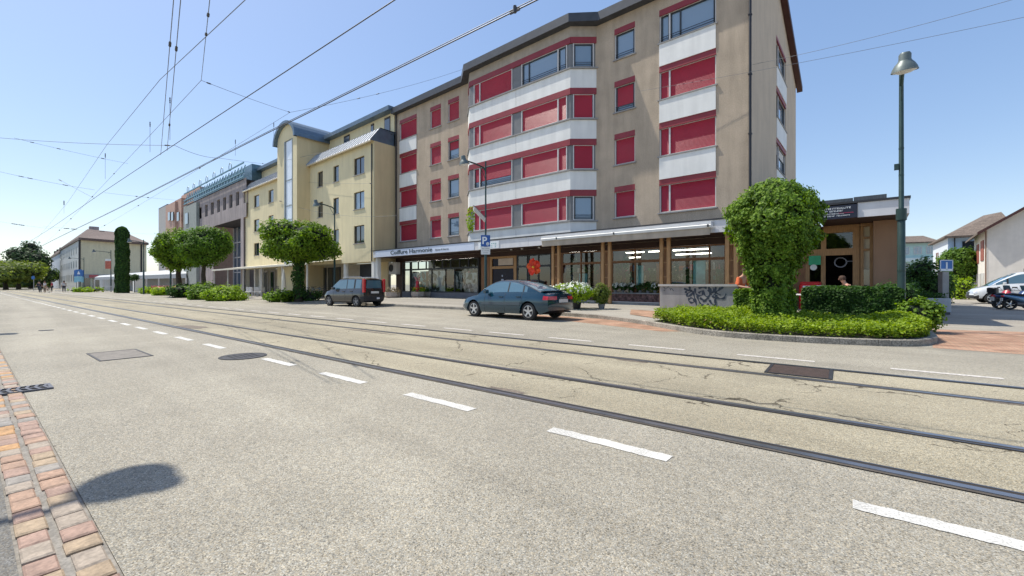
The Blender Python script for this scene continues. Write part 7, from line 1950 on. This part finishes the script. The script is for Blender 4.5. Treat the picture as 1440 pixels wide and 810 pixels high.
WALK=dict(STAND); WALK.update(lkn=(.16,.10,.52),lan=(.20,.10,.10),lto=(.34,.10,.05),rkn=(-.02,-.10,.50),ran=(-.28,-.10,.14),rto=(-.16,-.11,.05),lel=(-.14,.24,1.14),lwr=(-.10,.25,.92),lhd=(-.08,.25,.84),rel=(.10,-.24,1.14),rwr=(.26,-.24,.98),rhd=(.32,-.24,.92))
ORS=mat('shirt_orange',(.62,.13,.04),.8,var=.1,scale=6); DK=mat('cloth_dark',(.04,.045,.06),.9); REDS=mat('shirt_red',(.42,.03,.05),.85); WS=mat('shirt_white',(.62,.58,.58),.85); BEI=mat('cloth_beige',(.42,.34,.25),.9)
p=at(1039,14.2); pz0=gz(p)
person('person in an orange top sitting bent forward at the terrace beside the graffiti wall',(p.x,p.y,pz0+.27),R(-25),SIT,ORS,mat('trousers_red',(.4,.05,.03),.9),HAIR,1)
def stool(label,p,rot,z,name='terrace_chair',h=.44):
    t=thing(name,label,'chair',(0,0,0),None,local=True)
    b=MB(); b.bbox(-.22,.22,-.22,.22,h-.04,h,.015); b.build('seat',WOOD,t); b=MB(); b.bbox(-.24,-.20,-.22,.22,h,h+.42,.015); b.build('backrest',WOOD,t)
    for a_ in(-.19,.19):
        for c_ in(-.19,.19): b=MB(); b.box(a_-.02,a_+.02,c_-.02,c_+.02,0,h-.04); b.build('leg',BLACK,t)
    t.location=(p.x,p.y,z); t.rotation_euler=(0,0,rot); return t
stool('wooden terrace chair under the person in the orange top',p,R(-25),pz0+.0,h=.66)
p=at(1196,14.2); person('child with brown hair sitting behind the hedge in front of the dark cafe door',(p.x,p.y,gz(p)+.06),R(200),SIT,mat('shirt_pinkish',(.55,.25,.18),.8),DK,HAIR,1,scale=.9)
stool('terrace chair under the child behind the hedge',p,R(200),gz(p),h=.42)
# terrace table top edges visible over the hedge
for i,(px0,px1) in enumerate(((1124,1144),(1160,1182))):
    a=at(px0,14.0); c=at(px1,14.0); z=hgt(413.5,14.0); m_=(a+c)/2
    t=thing('terrace_table','white-edged terrace table just behind the hedge, %s'%('left, by the red chest' if i==0 else 'right, before the dark doorway'),'table',(m_.x,m_.y,gz(m_)),'terrace tables behind the hedge')
    M_=frame((m_.x,m_.y,0),((c-a).x,(c-a).y,0)); L_=(c-a).length
    b=MB(M_); b.bbox(-L_/2,L_/2,-.3,.35,z-.04,z,.01); b.build('tabletop',FRAMEW,t)
    for sx_ in(-L_/2+.05,L_/2-.05):
        for sy in(-.25,.3): b=MB(M_); b.box(sx_-.02,sx_+.02,sy-.02,sy+.02,gz(m_),z-.04); b.build('leg',BLACK,t)
p=at(63,68); person('person in a white top standing by the bicycles at the far crossing',(p.x,p.y,0),R(-60),STAND,WS,BEI,HAIR,1,group='people at the far crossing')
p=at(73,67); person('person in a dark red top beside the one in white at the far crossing',(p.x,p.y,0),R(-100),STAND,REDS,DK,HAIRD,1,group='people at the far crossing')
p=at(55,70); person('person in dark clothes at the left of the far group',(p.x,p.y,0),R(-30),WALK,DK,DK,HAIRD,1,group='people at the far crossing')
p=at(90,66); person('person walking in front of the white barrier rail',(p.x,p.y,0),R(180),WALK,WS,DK,HAIR,1,group='people at the far crossing')
p=at(66,62,.0); bike('small bicycle in front of the people at the far crossing',(p.x,p.y,0),R(200),mat('bike_salmon',(.5,.25,.18),.5))
p=at(57,64,.0); bike('bicycle left of the small one at the far crossing',(p.x,p.y,0),R(170),GREEN)
# black bollard lamp sphere by the kiosk box
p=at(189,64); bt=thing('ball_topiary','dark round clipped topiary on the white box beside the ivy column','topiary',(p.x,p.y,0)); b=MB(); b.use(LFD); crown(b,[((p.x,p.y,hgt(390,64)),(.5,.5,.45))],700,.2,3,shell=.6); b.use(CORE); core(b,[((p.x,p.y,hgt(390,64)),(.5,.5,.45))]); b.tube([(p.x,p.y,0),(p.x,p.y,2)],.05,6); b.build('foliage',None,bt)
# poppy flag by the lamp
p=at(152,69); fgl=thing('street_banner','red and white street banner hanging from the distant lamp post','banner',(p.x,p.y,0)); M_=frame((p.x,p.y,0),(SA,CA,0)); b=MB(M_); b.box(-.45,.45,-.02,.02,hgt(378,69),hgt(367,69)); b.build('banner_cloth',mat('banner_red',(.55,.15,.10),.8,var=.3,scale=3),fgl); b=MB(M_); b.box(-.45,.45,-.02,.02,hgt(367,69),hgt(364,69)); b.build('banner_top',WHITE,fgl)
EXPO=.92
# ================= light, sky, camera =================
w=bpy.data.worlds.new('World'); scn.world=w; w.use_nodes=True; nt=w.node_tree
bg=nt.nodes['Background']; sky=nt.nodes.new('ShaderNodeTexSky'); sky.sky_type='NISHITA'; sky.sun_disc=False
EL=R(60); DEL=R(16)
sky.sun_elevation=EL
sd=Vector((-math.cos(DEL)*math.cos(EL),-math.sin(DEL)*math.cos(EL),math.sin(EL)))  # towards the sun
sky.sun_rotation=math.atan2(sd.x,sd.y)
sky.air_density=1.0; sky.dust_density=.8; sky.ozone_density=1.6; sky.altitude=260
gm=nt.nodes.new('ShaderNodeGamma'); gm.inputs[1].default_value=.58; hs=nt.nodes.new('ShaderNodeHueSaturation'); hs.inputs['Saturation'].default_value=1.42; hs.inputs['Value'].default_value=1.28; hs.inputs['Hue'].default_value=.508
nt.links.new(sky.outputs[0],gm.inputs[0]); nt.links.new(gm.outputs[0],hs.inputs['Color']); nt.links.new(hs.outputs[0],bg.inputs[0]); bg.inputs[1].default_value=.15
sl=bpy.data.lights.new('sun','SUN'); sl.energy=3.0; sl.angle=R(.53); sl.color=(1,.95,.85)
so=bpy.data.objects.new('sun',sl); COL.objects.link(so); so.rotation_euler=sd.to_track_quat('Z','Y').to_euler(); so.location=(0,0,40)
cam=bpy.data.cameras.new('camera'); co=bpy.data.objects.new('camera',cam); COL.objects.link(co); scn.camera=co
cam.sensor_width=36; cam.lens=36*F/1440; cam.shift_y=-5/1440; cam.clip_start=.05; cam.clip_end=5000
co.location=(0,0,EYE)
fw=Vector((-CA,SA,0)); co.rotation_euler=fw.to_track_quat('-Z','Y').to_euler()
scn.view_settings.view_transform='Standard'; scn.view_settings.look='None'; scn.view_settings.exposure=EXPO; scn.view_settings.gamma=1
scn.cycles.max_bounces=6; scn.cycles.transparent_max_bounces=12; scn.cycles.diffuse_bounces=3; scn.cycles.glossy_bounces=3
